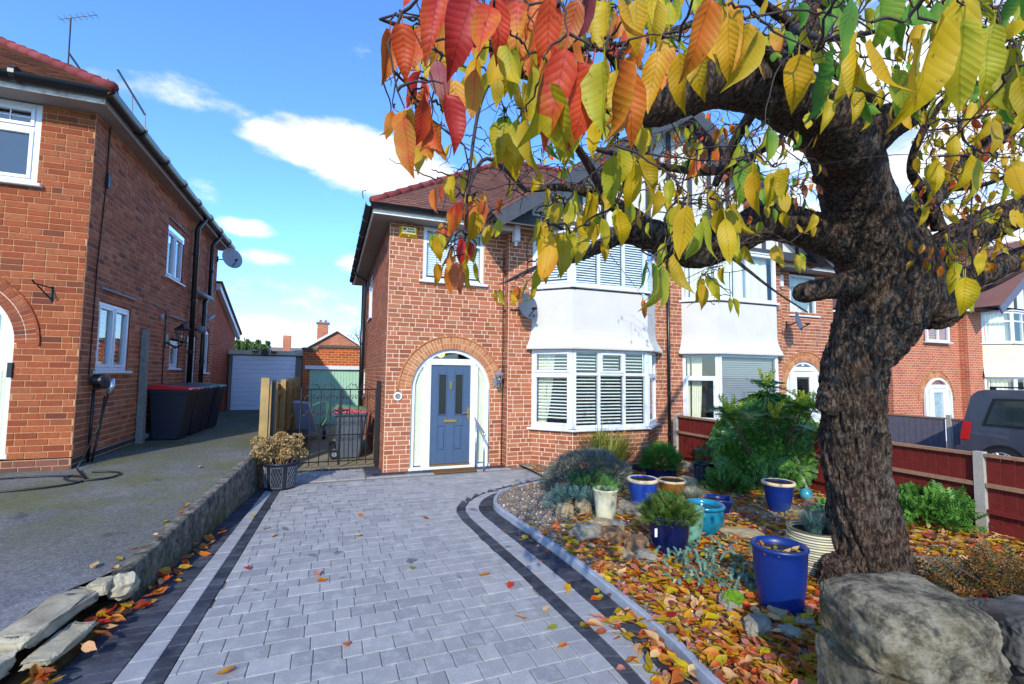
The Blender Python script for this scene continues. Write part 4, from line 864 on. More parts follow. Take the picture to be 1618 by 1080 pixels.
# ------------------------------------------------------------------ wheelie bins
def bin_(label, loc, rot, body, lid, s=1.0, group=None, wheel=True):
    t = thing('wheelie_bin', label, 'wheelie bin', loc, group); R = Matrix.Rotation(rot, 3, 'Z'); L = Vector(loc); T = lambda x, y, z: L + R @ Vector((x * s, y * s, z * s))
    m = MB(); k = 0                 # body: front at -y, tapering down, rim
    for (w, d0, d1, z) in ((.22, -.22, .25, .02), (.225, -.235, .26, .1), (.275, -.34, .30, .9), (.29, -.36, .31, .905), (.29, -.36, .31, .96)):
        e = .035; k2 = len(m.v); m.v += [tuple(T(*q)) for q in ((-w + e, d0, z), (w - e, d0, z), (w, d0 + e, z), (w, d1 - e, z), (w - e, d1, z), (-w + e, d1, z), (-w, d1 - e, z), (-w, d0 + e, z))]
        if k2:
            for j in range(8): m.f.append((k2 - 8 + j, k2 - 8 + (j + 1) % 8, k2 + (j + 1) % 8, k2 + j))
        else: m.f.append(tuple(range(8)))
    m.build('body', MT[body], t)
    m = MB(); a = [(-.3, -.39, .962), (.3, -.39, .962), (.3, .33, .975), (-.3, .33, .975)]; b = [(-.27, -.36, 1.0), (.27, -.36, 1.0), (.26, .28, 1.06), (-.26, .28, 1.06)]; m.hexa([T(*q) for q in a + b]); m.box(-.12, .12, -.41, -.38, .955, .985, T); m.build('lid', MT[lid], t)
    m = MB(); m.tube([T(-.24, .36, .95), T(.24, .36, .95)], .018 * s, 8); m.box(-.26, -.22, .28, .38, .9, .98, T); m.box(.22, .26, .28, .38, .9, .98, T); m.build('handle', MT[body], t)
    for sx in (-.24, .24):
        m = MB(); m.tube([T(sx - .03, .3, .1), T(sx + .03, .3, .1)], .1 * s, 18); w = m.build('wheel', MT['iron'], t); m = MB(); m.tube([T(sx - .034, .3, .1), T(sx + .034, .3, .1)], .05 * s, 14); m.build('hub', MT['lead'], w)
    return t
bin_('dark wheelie bin with a bright red lid by the timber post', (-2.74, 10.5, .5), math.radians(84), 'navy_plastic', 'red_plastic', .95)
bin_('dark wheelie bin with a brown lid next to the red-lid bin', (-2.7, 11.12, .5), math.radians(86), 'navy_plastic', 'brown_plastic', .95)
bin_('dark wheelie bin with a slate blue lid before the green-lid bin', (-2.68, 11.74, .5), math.radians(88), 'navy_plastic', 'blue_lid', .95)
bin_('dark wheelie bin with a green lid, last of the row on the asphalt', (-2.62, 12.38, .5), math.radians(88), 'navy_plastic', 'green_plastic', .95)
bin_('grey wheelie bin with a faded red lid behind the iron gate', (.42, 10.55, 0), math.radians(90), 'grey_plastic', 'faded_red', .96)
bin_('grey wheelie bin with a green lid, standing in the passage behind another bin', (.42, 11.35, 0), math.radians(90), 'grey_plastic', 'green_plastic', .98)
# ------------------------------------------------------------------ garages
WG = thing('white_garage', 'flat-roofed garage with a white panelled up-and-over door', 'garage', (-2, 17.6, .47))
m = MB(); m.box(-3.1, -.92, 17.62, 22, .3, 2.38); m.build('wall', plain('grey pebbledash', C(128, 122, 114), .95, .2, 40, .8, 70), WG); m = MB(); m.box(-3.12, -.9, 17.5, 22.1, 2.32, 2.46); m.build('roof_edge', plain('pale roof edge', C(190, 186, 170), .8, .1, 6), WG)
dm = MB(); dm.box(-3.0, -1.12, 17.585, 17.6, .48, 2.28); gd = dm.build('garage_door', plain('white garage door', C(222, 226, 236), .45, .03, 3), WG)
for k in range(12): m = MB(); z = .485 + k * .15; m.bbox(-2.99, -1.13, 0, .022, z, z + .14, lambda u, n, zz: (u, 17.585 - n, zz), .01); m.build('panel', gd.data.materials[0], gd)
m = MB(); m.box(-2.05, -1.95, 17.56, 17.58, 1.0, 1.05); m.build('door_handle', MT['iron'], gd)
sl = thing('security_light', 'black double floodlight on the edge of the white garage roof', 'light', (-2.05, 17.45, 2.4)); m = MB(); m.tube([(-2.05, 17.4, 2.4), (-2.05, 17.5, 2.4)], .11, 16); m.build('sensor', MT['iron'], sl); 
for s in (-1, 1): m = MB(); m.hexa([(-2.05 + s * .18, 17.32, 2.4), (-2.05 + s * .36, 17.32, 2.4), (-2.05 + s * .36, 17.5, 2.42), (-2.05 + s * .18, 17.5, 2.42), (-2.05 + s * .18, 17.32, 2.44), (-2.05 + s * .36, 17.32, 2.44), (-2.05 + s * .36, 17.5, 2.46), (-2.05 + s * .18, 17.5, 2.46)]); m.build('lamp_head', MT['iron'], sl)
GG = thing('brick_garage', 'small brick garage with a pale green door and white lintel', 'garage', (.1, 17.2, 0))
m = MB(); m.box(-.88, -.66, 17.2, 22, -.1, 2.5); m.box(1.05, 1.6, 17.2, 22, -.1, 2.6); m.box(-.66, 1.05, 17.2, 22, 1.98, 2.6); m.build('wall', MT['brick_garage'], GG)
m = MB(); m.box(-.42, 1.6, 17.15, 17.45, 2.6, 2.7); m.box(-.92, -.42, 17.15, 17.45, 2.5, 2.59); m.build('coping', plain('dark coping', C(92, 86, 78), .9, .2, 8), GG)
m = MB(); m.box(-.8, 1.1, 17.14, 17.199, 1.86, 1.98); m.build('lintel', MT['upvc'], GG)
grn = plain('pale green door paint', C(158, 200, 176), .5, .04, 4); m = MB(); m.box(-.66, 1.05, 17.26, 17.3, -.02, 1.86); gd = m.build('garage_door', grn, GG)
for k in range(17): m = MB(); u = -.655 + k * .1; m.bbox(u, u + .095, 0, .016, 0, 1.85, lambda a, n, z: (a, 17.26 - n, z), .008); m.build('board', grn, gd)
# far background: hedge, roof line, gabled house, bare tree
BG = thing('far_gable_house', 'distant brick house with white-edged gable and tall chimney', 'house', (.3, 30, 0))
m = MB(); m.v += [(-1.3, 30, -.5), (1.9, 30, -.5), (1.9, 30, 3.2), (.3, 30, 4.2), (-1.3, 30, 3.2)]; m.f.append((0, 1, 2, 3, 4)); m.build('gable_wall', MT['brick_far'], BG)
for s, xe in ((-1, -1.5), (1, 2.1)):
    m = MB(); a, b = Vector((xe, 29.8, 3.07)), Vector((.3, 29.8, 4.22)); m.hexa([a, b, b + Vector((0, .1, 0)), a + Vector((0, .1, 0)), a + Vector((0, 0, .14)), b + Vector((0, 0, .14)), b + Vector((0, .1, .14)), a + Vector((0, .1, .14))]); m.build('barge_board', MT['upvc'], BG)
    m = MB(); m.quad((xe, 29.85, 3.2), (.3, 29.85, 4.36), (.3, 38, 4.36), (xe, 38, 3.2)); m.build('roof', MT['roof'], BG)
m = MB(); m.box(-.85, -.2, 31, 31.7, 2.8, 4.75); c = m.build('chimney', MT['brick_far'], BG); m = MB(); m.box(-.92, -.13, 30.93, 31.77, 4.75, 4.85); m.build('chimney_cap', MT['lead'], c)
for x in (-.68, -.38): m = MB(); m.tube([(x, 31.35, 4.85), (x, 31.35, 5.0)], .08, 8); m.build('chimney_pot', pl_, c)
FR_ = thing('far_roof', 'long grey far roof with a small chimney behind the white garage', 'house', (-4, 40, 0)); m = MB(); m.quad((-9, 40, 3.0), (0, 40, 3.0), (0, 43, 3.75), (-9, 43, 3.75)); m.build('roof', plain('grey far tiles', C(126, 112, 104), .9, .15, 2), FR_); m = MB(); m.quad((-9, 40.1, -.7), (0, 40.1, -.7), (0, 40.1, 3.0), (-9, 40.1, 3.0)); m.build('wall', MT['brick_far'], FR_); m = MB(); m.box(-3.5, -2.95, 40, 40.5, 3.0, 4.55); m.build('chimney', MT['brick_far'], FR_)
def leafq(mb, c, L, w, d=None, up=None):
    """small folded leaf of four triangles"""
    d = Vector(d).normalized() if d is not None else Vector((random.gauss(0, 1), random.gauss(0, 1), random.gauss(0, 1))).normalized()
    s = d.cross(up if up is not None else Vector((random.gauss(0, 1), random.gauss(0, 1), random.gauss(0, 1)))); s = s.normalized() if s.length > 1e-4 else d.orthogonal().normalized(); n = s.cross(d)
    c = Vector(c); k = len(mb.v)
    mb.v += [tuple(c), tuple(c + d * L * .45 + s * w * .5 + n * w * .15), tuple(c + d * L), tuple(c + d * L * .45 - s * w * .5 + n * w * .15)]
    mb.f += [(k, k+1, k+2), (k, k+2, k+3)]
HG = thing('conifer_hedge', 'tall green conifer hedge behind the white garage', 'hedge', (-4.5, 27, 0)); m = MB()
for i in range(3500):
    x = random.uniform(-6.5, -2.95); top = 2.95 + .28 * abs(noise.noise(Vector((x * 3.1, 0, 0)))) + .15 * (math.sin(x * 14) > .5); leafq(m, (x, random.uniform(26.2, 27.2), top - random.random() ** 2 * 1.6), .22, .09, (random.gauss(0, .3), random.gauss(0, .3), 1))
m.build('foliage', foliage_mat('conifer green', [C(52, 76, 40), C(84, 112, 54), C(110, 134, 66)]), HG); m = MB()
for x in np.arange(-6.4, -3, .5): m.tube([(x, 26.7, -.5), (x, 26.7, 2.8)], .04, 5)
m.build('stem', plain('hedge stem', C(80, 66, 50), .9), HG)
def bare_tree(name, label, base, h, spread, seed, leaves=0):
    t = thing(name, label, 'tree', base); rnd = random.Random(seed); m = MB(); tips = []
    def grow(p, d, L, r, lev):
        q = p + d * L; mid = p + d * L * .5 + Vector((rnd.gauss(0, L * .05), rnd.gauss(0, L * .05), 0)); m.tube([p, mid, q], [r, r * .85, r * .65], 5, False)
        if lev == 0: tips.append(q); return
        for k in range(3): grow(q, (d + Vector((rnd.gauss(0, spread), rnd.gauss(0, spread), rnd.gauss(.1, spread * .5)))).normalized(), L * rnd.uniform(.6, .8), r * .6, lev - 1)
    grow(Vector(base), Vector((0, 0, 1)), h * .32, h * .018, 5); m.build('trunk', plain(name + ' bark', C(96, 84, 76), .9), t)
    f = MB()
    for q in tips:
        for _ in range(leaves): leafq(f, q + Vector((rnd.gauss(0, .2), rnd.gauss(0, .2), rnd.gauss(0, .2))), .12, .07)
    f.build('crown', foliage_mat(name + ' leaves', [C(150, 150, 60), C(170, 140, 60), C(120, 120, 60)]), t)
bare_tree('bare_tree', 'thin bare tree beyond the far gabled house', (2.4, 38, -.5), 6.5, .45, 3, 1)
# ------------------------------------------------------------------ iron gates, timber fence, passage things
gt = thing('iron_gate', 'pair of black wrought iron gates with scrolls across the side passage', 'gate', (.1, 9.42, 0))
def gate_leaf(x0, x1):
    y = 9.42; m = MB()
    for z in (.12, .6, 1.45): m.tube([(x0, y, z), (x1, y, z)], .012, 6)
    m.build('rail', MT['iron'], gt); n = 4
    for k in range(n + 1): m = MB(); x = x0 + (x1 - x0) * k / n; m.tube([(x, y, .05), (x, y, 1.47)], .014 if k in (0, n) else .009, 6); m.build('bar', MT['iron'], gt)
    for k in range(n):                      # scrolls between the bars
        xc = x0 + (x1 - x0) * (k + .5) / n; w = (x1 - x0) / n * .42
        for s in (-1, 1):
            for zc, fl in ((1.3, 1), (1.02, -1)):
                p = [Vector((xc + s * (w * .5 + w * .5 * (1 - i / 20) * math.cos(i * .42)), y - .004 * s, zc + fl * (w * .8 * (1 - i / 20) * math.sin(i * .42)))) for i in range(20)]
                m = MB(); m.tube(p, .006, 4, False); m.build('scroll', MT['iron'], gt)
    for k in range(2):
        m = MB(); xc = (x0 + x1) / 2; z0 = 1.45; s = (-1, 1)[k]; m.tube([Vector((xc + s * .25 * (1 - i / 24), y, z0 + .1 * math.sin(i / 24 * math.pi) + .03 * math.sin(i * .8) * (i / 24))) for i in range(25)], .007, 4, False); m.build('scroll', MT['iron'], gt)
gate_leaf(-.48, .19); gate_leaf(.21, .84)
m = MB(); m.tube([(.1, 9.4, 1.06), (.36, 9.4, 1.06)], .014, 6); m.box(.16, .24, 9.38, 9.41, 1.02, 1.12); m.build('latch', MT['iron'], gt)
for (x, lab) in ((-.93, 'black iron gate post in front of the timber fence end'), (.88, 'black iron gate post against the corner of the blue-door house')): m = MB(); m.box(x - .035, x + .035, 9.36, 9.43, 0, 1.62); o = m.build('iron_post', MT['iron']); tag(o, lab, 'post')
TF = thing('timber_fence', 'tan timber fence of upright boards along the side passage', 'fence', (-.98, 12, 0)); tim = plain('tan timber', C(164, 136, 84), .85, .2, 12, .5, 40, dirt=C(96, 84, 50), dscale=3, damt=.6)
for k in range(5): m = MB(); y = 9.62 + k * 1.75; m.box(-1.0, -.9, y, y + .1, 0, 1.6); m.build('post', tim, TF)
k = 0; y = 9.75
while y < 16.6:
    m = MB(); m.box(-1.03, -1.012 - .004 * (k % 2), y, y + .115, .3, 1.52 + random.uniform(-.01, .01)); m.build('board', tim, TF); y += .12; k += 1
for z in (.5, 1.3): m = MB(); m.box(-1.01, -.96, 9.6, 16.7, z, z + .07); m.build('rail', tim, TF)
m = MB(); m.box(-1.12, -.99, 9.2, 9.32, .3, 1.66); o = m.build('timber_post', tim); tag(o, 'square tan timber post at the end of the concrete wall', 'post')
wb = thing('wheelbarrow', 'grey wheelbarrow with green frame leaning against the timber fence in the passage', 'wheelbarrow', (-.45, 13.6, 0)); gp = plain('green frame paint', C(70, 120, 84), .5)
m = MB(); m.hexa([(-.75, 13.2, .25), (-.3, 13.3, .2), (-.3, 13.9, .2), (-.75, 13.9, .25), (-.85, 13.0, 1.0), (-.45, 13.1, .95), (-.45, 14.0, .95), (-.85, 14.0, 1.0)]); m.build('tray', plain('grey blue steel', C(112, 128, 150), .5, .2, 6), wb)
m = MB(); m.tube([(-.25, 13.3, .2), (-.05, 13.3, .55), (.0, 13.25, .95), (-.2, 13.2, 1.0), (-.4, 13.2, .9)], .018, 6); m.tube([(-.25, 13.9, .2), (-.05, 13.9, .6), (-.05, 13.9, 1.0)], .018, 6); m.build('frame', gp, wb); m = MB(); m.tube([(-.14, 13.5, .2), (-.06, 13.5, .2)], .2, 20); w = m.build('wheel', MT['iron'], wb); m = MB(); m.tube([(-.15, 13.5, .2), (-.05, 13.5, .2)], .09, 14); m.build('hub', MT['lead'], wb if False else w)
pb = MB(); pb.box(-.88, -.5, 11.6, 12.9, .0, .3); pb.box(-.92, -.46, 11.55, 12.95, .26, .33); o = pb.build('timber_planter', plain('dark old timber', C(66, 58, 46), .9, .3, 8)); tag(o, 'low dark timber planter by the passage fence', 'planter')
# ------------------------------------------------------------------ concrete boundary wall, broken at its near end
def boundary():
    t = NT('old concrete'); p = t.pos(); col = t.ramp(t.noise(p, 11, 10, .75), [(.34, C(52, 49, 42)), (.46, C(100, 95, 84)), (.55, C(130, 124, 110)), (.66, C(160, 154, 140))]); s = t.n('SeparateXYZ'); t.l(p, s.inputs[0])
    col = t.mix(t.math('MULTIPLY', t.rng(t.noise(p, 3.1, 6, .65), .42, .62, 0, .8), t.rng(s.outputs[2], .3, .0)), col, C(92, 92, 50)); t.bump(t.noise(p, 30, 8, .75), 1., .03); conc = t.fin(col, .95, .15)
    W_ = thing('boundary_wall', 'low old concrete wall between the asphalt and the block paving', 'wall', (-1.1, 6.5, 0))
    m = MB(); N = 60
    for i in range(N + 1):
        y = 4.45 + (9.3 - 4.45) * i / N; x = wall_x(y); zt = .255 + (y - 4.4) * (.574 - .253) / 4.1
        n_ = lambda a, b: .012 * noise.noise(Vector((a * 3, y * 4, b * 5)))
        rag = .03 * noise.noise(Vector((y * 9, 1, 1))) if i == 0 else 0
        for (dx, z) in ((.0, -.05), (-.012 + n_(1, 0), .1), (-.02 + n_(1, .4), zt * .6), (-.025 + n_(1, .8), zt - .015), (-.04, zt + n_(2, 0) * .5), (-.13 + n_(3, 0) * 1.5, zt + n_(2, 1) * .5 - .004), (-.15, asphalt_z(y) - .1)): m.v.append((x + dx, y, z))
    S = 7
    for i in range(N):
        for j in range(S - 1): m.f.append((i*S+j, i*S+j+1, (i+1)*S+j+1, (i+1)*S+j))
    m.f.append(tuple(range(S))); m.build('wall_body', conc, W_, True)
    pale = plain('broken pale concrete', C(168, 158, 134), .95, .25, 14, 1, 50, .1, dirt=C(92, 86, 70), dscale=7, damt=.8)
    m = MB(); m.blob((-1.4, 4.42, .17), (.1, .09, .09), 3, .35, 2.2); m.build('broken_end', pale, W_)
    # slabs of the broken footing running on to the street
    k = 0
    import bmesh
    for (x, y, rx, ry, rz, z, lab) in ((-1.655, 4.02, .12, .36, .045, .165, 'long pale broken concrete slab edging the asphalt'), (-1.745, 3.38, .12, .25, .045, .125, 'short pale broken concrete slab at the asphalt edge'), (-1.475, 3.75, .075, .22, .022, .105, 'flat broken concrete slab lying against the paving edge'), (-1.5, 4.36, .06, .07, .045, .2, 'small broken concrete lump by the wall end'), (-1.83, 2.85, .13, .26, .045, .085, 'cracked end slab of the broken concrete footing')):
        bm = bmesh.new(); bmesh.ops.create_icosphere(bm, subdivisions=5, radius=1); m = MB(); off = Vector((k * 7.3, 0, 0)); ang = math.radians(6)
        for v_ in bm.verts:
            q = v_.co; qq = Vector([math.copysign(abs(c) ** .26, c) for c in q]); d = 1 + .2 * noise.noise(qq * 1.7 + off) + .09 * noise.noise(qq * 5 + off) + .05 * noise.noise(qq * 11 + off)
            X, Y_ = qq.x * rx * d, qq.y * ry * d; m.v.append((x + X * math.cos(ang) + Y_ * math.sin(ang), y - X * math.sin(ang) + Y_ * math.cos(ang), z + qq.z * rz * (.75 + .25 * d) + .01 * noise.noise(Vector((X * 14, Y_ * 14, k))) + .005 * noise.noise(Vector((X * 50, Y_ * 50, k)))))
        m.f += [tuple(v_.index for v_ in f.verts) for f in bm.faces]; bm.free(); o = m.build('concrete_slab', pale, None, True); tag(o, lab, 'concrete slab'); k += 1
    mud = plain('damp earth footing', C(84, 62, 40), .95, .35, 12, .8, 50, .1, dirt=C(70, 84, 34), dscale=6, damt=.8)
    m = MB(); xs = 8
    for i in range(30):
        y = 2.2 + 2.3 * i / 29
        for j in range(xs):
            x = wall_x(y) - .52 + .52 * j / (xs - 1); m.v.append((x, y, (asphalt_z(y) - .03) * max(0, 1 - j / (xs - 1) * 1.6) + .03 * noise.noise(Vector((x * 8, y * 8, 2))) + (.04 if 4 < j < 7 else 0) - (.03 if j == xs - 1 else 0)))
    for i in range(29):
        for j in range(xs - 1): k = i * xs + j; m.f.append((k, k+1, k+xs+1, k+xs))
    m.build('footing_earth', mud, None, True, 'structure')
boundary()
# ------------------------------------------------------------------ red fence on the right, grey fence, next houses, van
RF = thing('red_fence', 'dark red timber panel fence with concrete posts between the front gardens', 'fence', (7, 5, 0))
red = plain('dark red fence stain', C(112, 36, 28), .7, .18, 14, .4, 50, .3); cp = plain('concrete post', C(168, 162, 150), .95, .12, 20, .8, 90, .1); capm = plain('bare rail wood', C(150, 112, 84), .85, .2, 20, .4, 40)
py = [8.2, 6.5, 4.82, 3.13, 1.44, -.25]
for i, y in enumerate(py):
    zb = bed_z(7, y) - .1; m = MB(); m.hexa([(6.95, y - .05, zb), (7.05, y - .05, zb), (7.05, y + .05, zb), (6.95, y + .05, zb), (6.955, y - .045, .95), (7.045, y - .045, .95), (7.045, y + .045, .95), (6.955, y + .045, .95)]); m.build('post', cp, RF)
    if i == len(py) - 1: break
    y1 = py[i + 1]; zb = bed_z(6.9, (y + y1) / 2) + .0
    m = MB(); m.box(6.98, 7.02, y1 + .05, y - .05, zb - .2, zb + .12); m.build('gravel_board', cp if i < 1 else red, RF)
    m = MB(); m.box(6.96, 7.03, y1 + .055, y - .055, .9, .935); m.build('cap_rail', capm, RF)
    for z in (zb + .22, .56): m = MB(); m.box(6.955, 6.99, y1 + .055, y - .055, z, z + .045); m.build('rail', capm if z > .5 else red, RF)
    yy = y1 + .055; k = 0
    while yy < y - .07: m = MB(); m.hexa([(6.995, yy, zb + .122), (7.003, yy + .118, zb + .122), (7.012, yy + .118, zb + .122), (7.012, yy, zb + .122), (6.995, yy, .899), (7.003, yy + .118, .899), (7.012, yy + .118, .899), (7.012, yy, .899)]); m.build('board', red, RF); yy += .122
GF = thing('grey_fence', 'low grey board fence with concrete posts beyond the parked van', 'fence', (15.7, 7, -.4)); gry = plain('grey fence stain', C(96, 94, 106), .8, .15, 9)
for i in range(4):
    y = 9.3 - i * 1.7; m = MB(); m.box(15.6, 15.7, y - .05, y + .05, -.5, .8); m.build('post', cp, GF); yy = y - 1.6
    while yy < y - .1: m = MB(); m.box(15.64, 15.665, yy, yy + .13, -.4, .68); m.build('board', gry, GF); yy += .14
    m = MB(); m.box(15.62, 15.7, y - 1.65, y - .05, .68, .72); m.build('cap_rail', capm, GF)
RH = thing('next_house', 'brick house beyond the van with cream rendered bay and arched white door', 'house', (20, 9.8, -.42)); ry, rz = 9.8, -.42
def rbox(name, mat, *a): m = MB(); m.box(*a); return m.build(name, mat, RH)
rbox('front_wall', MT['brick_far'], 17.2, 21.0, ry, 17, rz - .2, 4.2); rbox('bay_side_wall', MT['brick_far'], 21.0, 29, ry - .25, 17, rz - .2, 4.2)
fH = Fr((17.2, ry - .001, 0), (1, 0, 0), (0, -1, 0)); arch_ring(RH, fH, 2.3, 1.05, .757, MT['arch'], 'arch', 36); fr4, h0, h1 = arch_frame(RH, fH, 2.3, .757, 1.05, rec=-.09, zt=1.45, zb=rz + .06)
m = MB()
for a, b, c, d in ((-.385, -.26, rz, 1.45), (.26, .385, rz, 1.45), (-.26, .26, rz, .1), (-.26, .26, 1.3, 1.45)): m.bbox(2.3 + a, 2.3 + b, h0, h1 - .015, c, d, fH, .005)
d4 = m.build('front_door', MT['upvc'], RH); m = MB(); m.box(2.04, 2.56, .022, .026, .1, 1.3, fH); m.build('door_glass', plain('frosted door glass', C(150, 170, 170), .2, .2, 8), d4)
fH2 = Fr((17.2, ry - .11, 0), (1, 0, 0), (0, -1, 0)); make_window(RH, fH2, 1.75, 3.05, 3.05, 4.1, [2.4], [], rec=-.001, sill=.06, fw=.07, curtain=[(1.8, 3.0, 0)], room=False)
RB = [Vector((21.9, ry - .25, 0)), Vector((22.5, ry - .85, 0)), Vector((24.4, ry - .85, 0)), Vector((25.0, ry - .25, 0))]; o = bay_panel(RH, RB, 1.86, 3.02, 1); o.data.materials[0] = MT['cream_render']
for (a, b) in zip(RB[:-1], RB[1:]):
    f, L = facet(a, b); m = MB(); m.box(0, L, -.02, 0, rz, .32, f); m.build('bay_wall', MT['brick_far'], RH); cols = [L / 3, 2 * L / 3] if L > 1 else []
    make_window(RH, f, .0, L, .33, 1.86, cols, [1.4], rec=-.01, sill=.05, fw=.07, name='bay_window', curtain=[(.05, L - .05, 0)] if L < 1 else None); make_window(RH, f, 0, L, 3.08, 4.2, cols, [3.85], rec=-.01, sill=.05, fw=.07, name='bay_window', curtain=[(.05, L - .05, 0)] if L < 1 else None)
m = MB(); m.prism([(21.85, ry), (22.45, ry - .9), (24.45, ry - .9), (25.05, ry)], 4.21, 4.25); m.build('bay_head', MT['upvc'], RH)
roof_slab(RH, [(16.9, ry - .4, 4.3), (29, ry - .4, 4.3), (29, ry + 4, 7.4), (21, ry + 4, 7.4)], MT['roof']); roof_slab(RH, [(16.9, ry - .4, 4.3), (21, ry + 4, 7.4), (16.9, ry + 8.4, 4.3)], MT['roof'])
rbox('fascia', MT['fascia'], 16.95, 21.2, ry - .4, ry - .37, 4.16, 4.3)
m = MB(); a, b = Vector((20.9, ry - 1.2, 4.25)), Vector((25.2, ry - 1.2, 7.2)); n = Vector((-.566, 0, .824)); m.hexa([a, b, b - n * .3, a - n * .3] + [q + Vector((0, .05, 0)) for q in (a, b, b - n * .3, a - n * .3)]); m.build('barge_board', plain('blue grey timber', C(92, 98, 116), .7), RH)
m = MB(); m.quad((21.6, ry - .9, 4.3), (28, ry - .9, 4.3), (28, ry - .9, 7), (25.2, ry - .9, 6.9)); m.build('gable_face', MT['render'], RH)
for x in (22.6, 23.3, 24.0, 24.7): rbox('timber', MT['timber_black'], x - .07, x + .07, ry - .93, ry - .902, 4.3, 4.3 + (x - 21.4) * .68)
m = MB(); m.quad((20.9, ry - 1.25, 4.27), (25.2, ry - 1.25, 7.25), (25.2, ry + 3, 7.25), (20.9, ry + 3, 4.27)); m.build('gable_roof', MT['roof'], RH)
# van, parked with its tail towards the houses
def van():
    X0, X1, z0 = 13.5, 15.3, -.36; t = thing('parked_van', 'dark grey people-carrier van parked on the neighbour drive', 'van', (14.4, 4, z0))
    car = NT('metallic grey paint'); car.b.inputs['Coat Weight'].default_value = .6; cm = car.fin(C(64, 70, 84), .3, .5, .35)
    prof = [(5.25, .35), (5.3, .55), (5.29, .95), (5.24, 1.12), (5.1, 1.76), (5.0, 1.86), (4.85, 1.91), (2.3, 1.92), (1.95, 1.85), (1.25, 1.2), (.4, 1.02), (.28, .75), (.3, .35)]
    m = MB(); S = len(prof)
    for (x, k) in ((X0 + .0, 0), (X1, 1)):
        for (y, z) in [(y + 1.07, z) for y, z in prof]: inset = max(0, z - 1.0) * .1; m.v.append((x + (inset if k == 0 else -inset), y, z0 + z))
    for i in range(S): m.f.append((i, (i + 1) % S, S + (i + 1) % S, S + i))
    m.f.append(tuple(range(S))); m.f.append(tuple(range(S, 2 * S))[::-1]); b = m.build('body', cm, t)
    X = lambda z: X0 + max(0, z - 1.0) * .1
    def pane(name, pts, mat, off=.006):
        m = MB(); m.quad(*[(X(z) - off, y + 1.07, z0 + z) for (y, z) in pts]); return m.build(name, mat, t)
    dk = plain('black window seal', C(12, 13, 15), .25); g = plain('dark van glass', C(34, 44, 44), .06, .4, 3)
    pane('window_seal', [(4.9, 1.12), (4.72, 1.72), (2.3, 1.74), (1.6, 1.12)], dk); pane('rear_side_window', [(4.83, 1.16), (4.68, 1.67), (3.75, 1.69), (3.7, 1.15)], g, .012); pane('side_window', [(3.6, 1.15), (3.6, 1.69), (2.6, 1.69), (2.55, 1.15)], g, .012); pane('front_window', [(2.45, 1.15), (2.5, 1.68), (2.2, 1.68), (1.75, 1.15)], g, .012)
    Y_ = 1.07; m = MB(); m.hexa([(X0 - .01, 5.14 + Y_, z0 + .78), (X0 + .1, 5.14 + Y_, z0 + .78), (X0 + .1, 5.31 + Y_, z0 + .78), (X0 - .01, 5.3 + Y_, z0 + .78), (X0 + .012, 5.1 + Y_, z0 + 1.18), (X0 + .1, 5.1 + Y_, z0 + 1.18), (X0 + .1, 5.245 + Y_, z0 + 1.18), (X0 + .012, 5.235 + Y_, z0 + 1.18)]); m.build('tail_light', plain('red tail light', C(170, 16, 20), .2), t)
    m = MB(); m.box(X0 + .15, X0 + .18, 3.47, 5.87, z0 + 1.95, z0 + 1.98); m.box(X0 + .15, X0 + .18, 3.47, 3.53, z0 + 1.9, z0 + 1.95); m.box(X0 + .15, X0 + .18, 5.77, 5.87, z0 + 1.9, z0 + 1.95); m.build('roof_rail', MT['iron'], t)
    m = MB(); m.box(X0 - .03, X1 + .03, 6.27, 6.45, z0 + .3, z0 + .62); m.build('bumper', cm, t); m = MB(); m.box(X0 - .012, X0 + .01, 2.5, 5.1, z0 + .42, z0 + .5); m.build('side_moulding', MT['iron'], t); m = MB(); m.box(X0 - .008, X0 + .01, 4.69, 4.71, z0 + .5, z0 + 1.12); m.box(X0 - .008, X0 + .01, 3.57, 3.585, z0 + .5, z0 + 1.12); m.build('door_gap', MT['iron'], t)
    for y in (5.66, 2.4):
        m = MB(); m.tube([(X0 - .012, y, z0 + .33), (X0 + .1, y, z0 + .33)], .4, 28); m.build('wheel_arch', MT['iron'], t)
        m = MB(); m.tube([(X0 - .03, y, z0 + .33), (X0 + .2, y, z0 + .33)], .33, 28); w = m.build('wheel', plain('tyre rubber', C(22, 22, 24), .85), t)
        m = MB(); m.tube([(X0 - .036, y, z0 + .33), (X0 + .0, y, z0 + .33)], .06, 12)
        for k in range(10): q = 2 * math.pi * k / 10; d = Vector((0, math.cos(q), math.sin(q))); m.tube([Vector((X0 - .036, y, z0 + .33)) + d * .05, Vector((X0 - .036, y, z0 + .33)) + d * .24], .018, 5)
        m.tube([Vector((X0 - .036, y + .235 * math.cos(a), z0 + .33 + .235 * math.sin(a))) for a in [2 * math.pi * i / 24 for i in range(25)]], .015, 5, False); m.build('rim', MT['chrome'], w)
        for x in (X1 - .2,): m = MB(); m.tube([(x, y, z0 + .33), (X1 + .02, y, z0 + .33)], .33, 24); m.build('wheel', MT['iron'], t)
van()
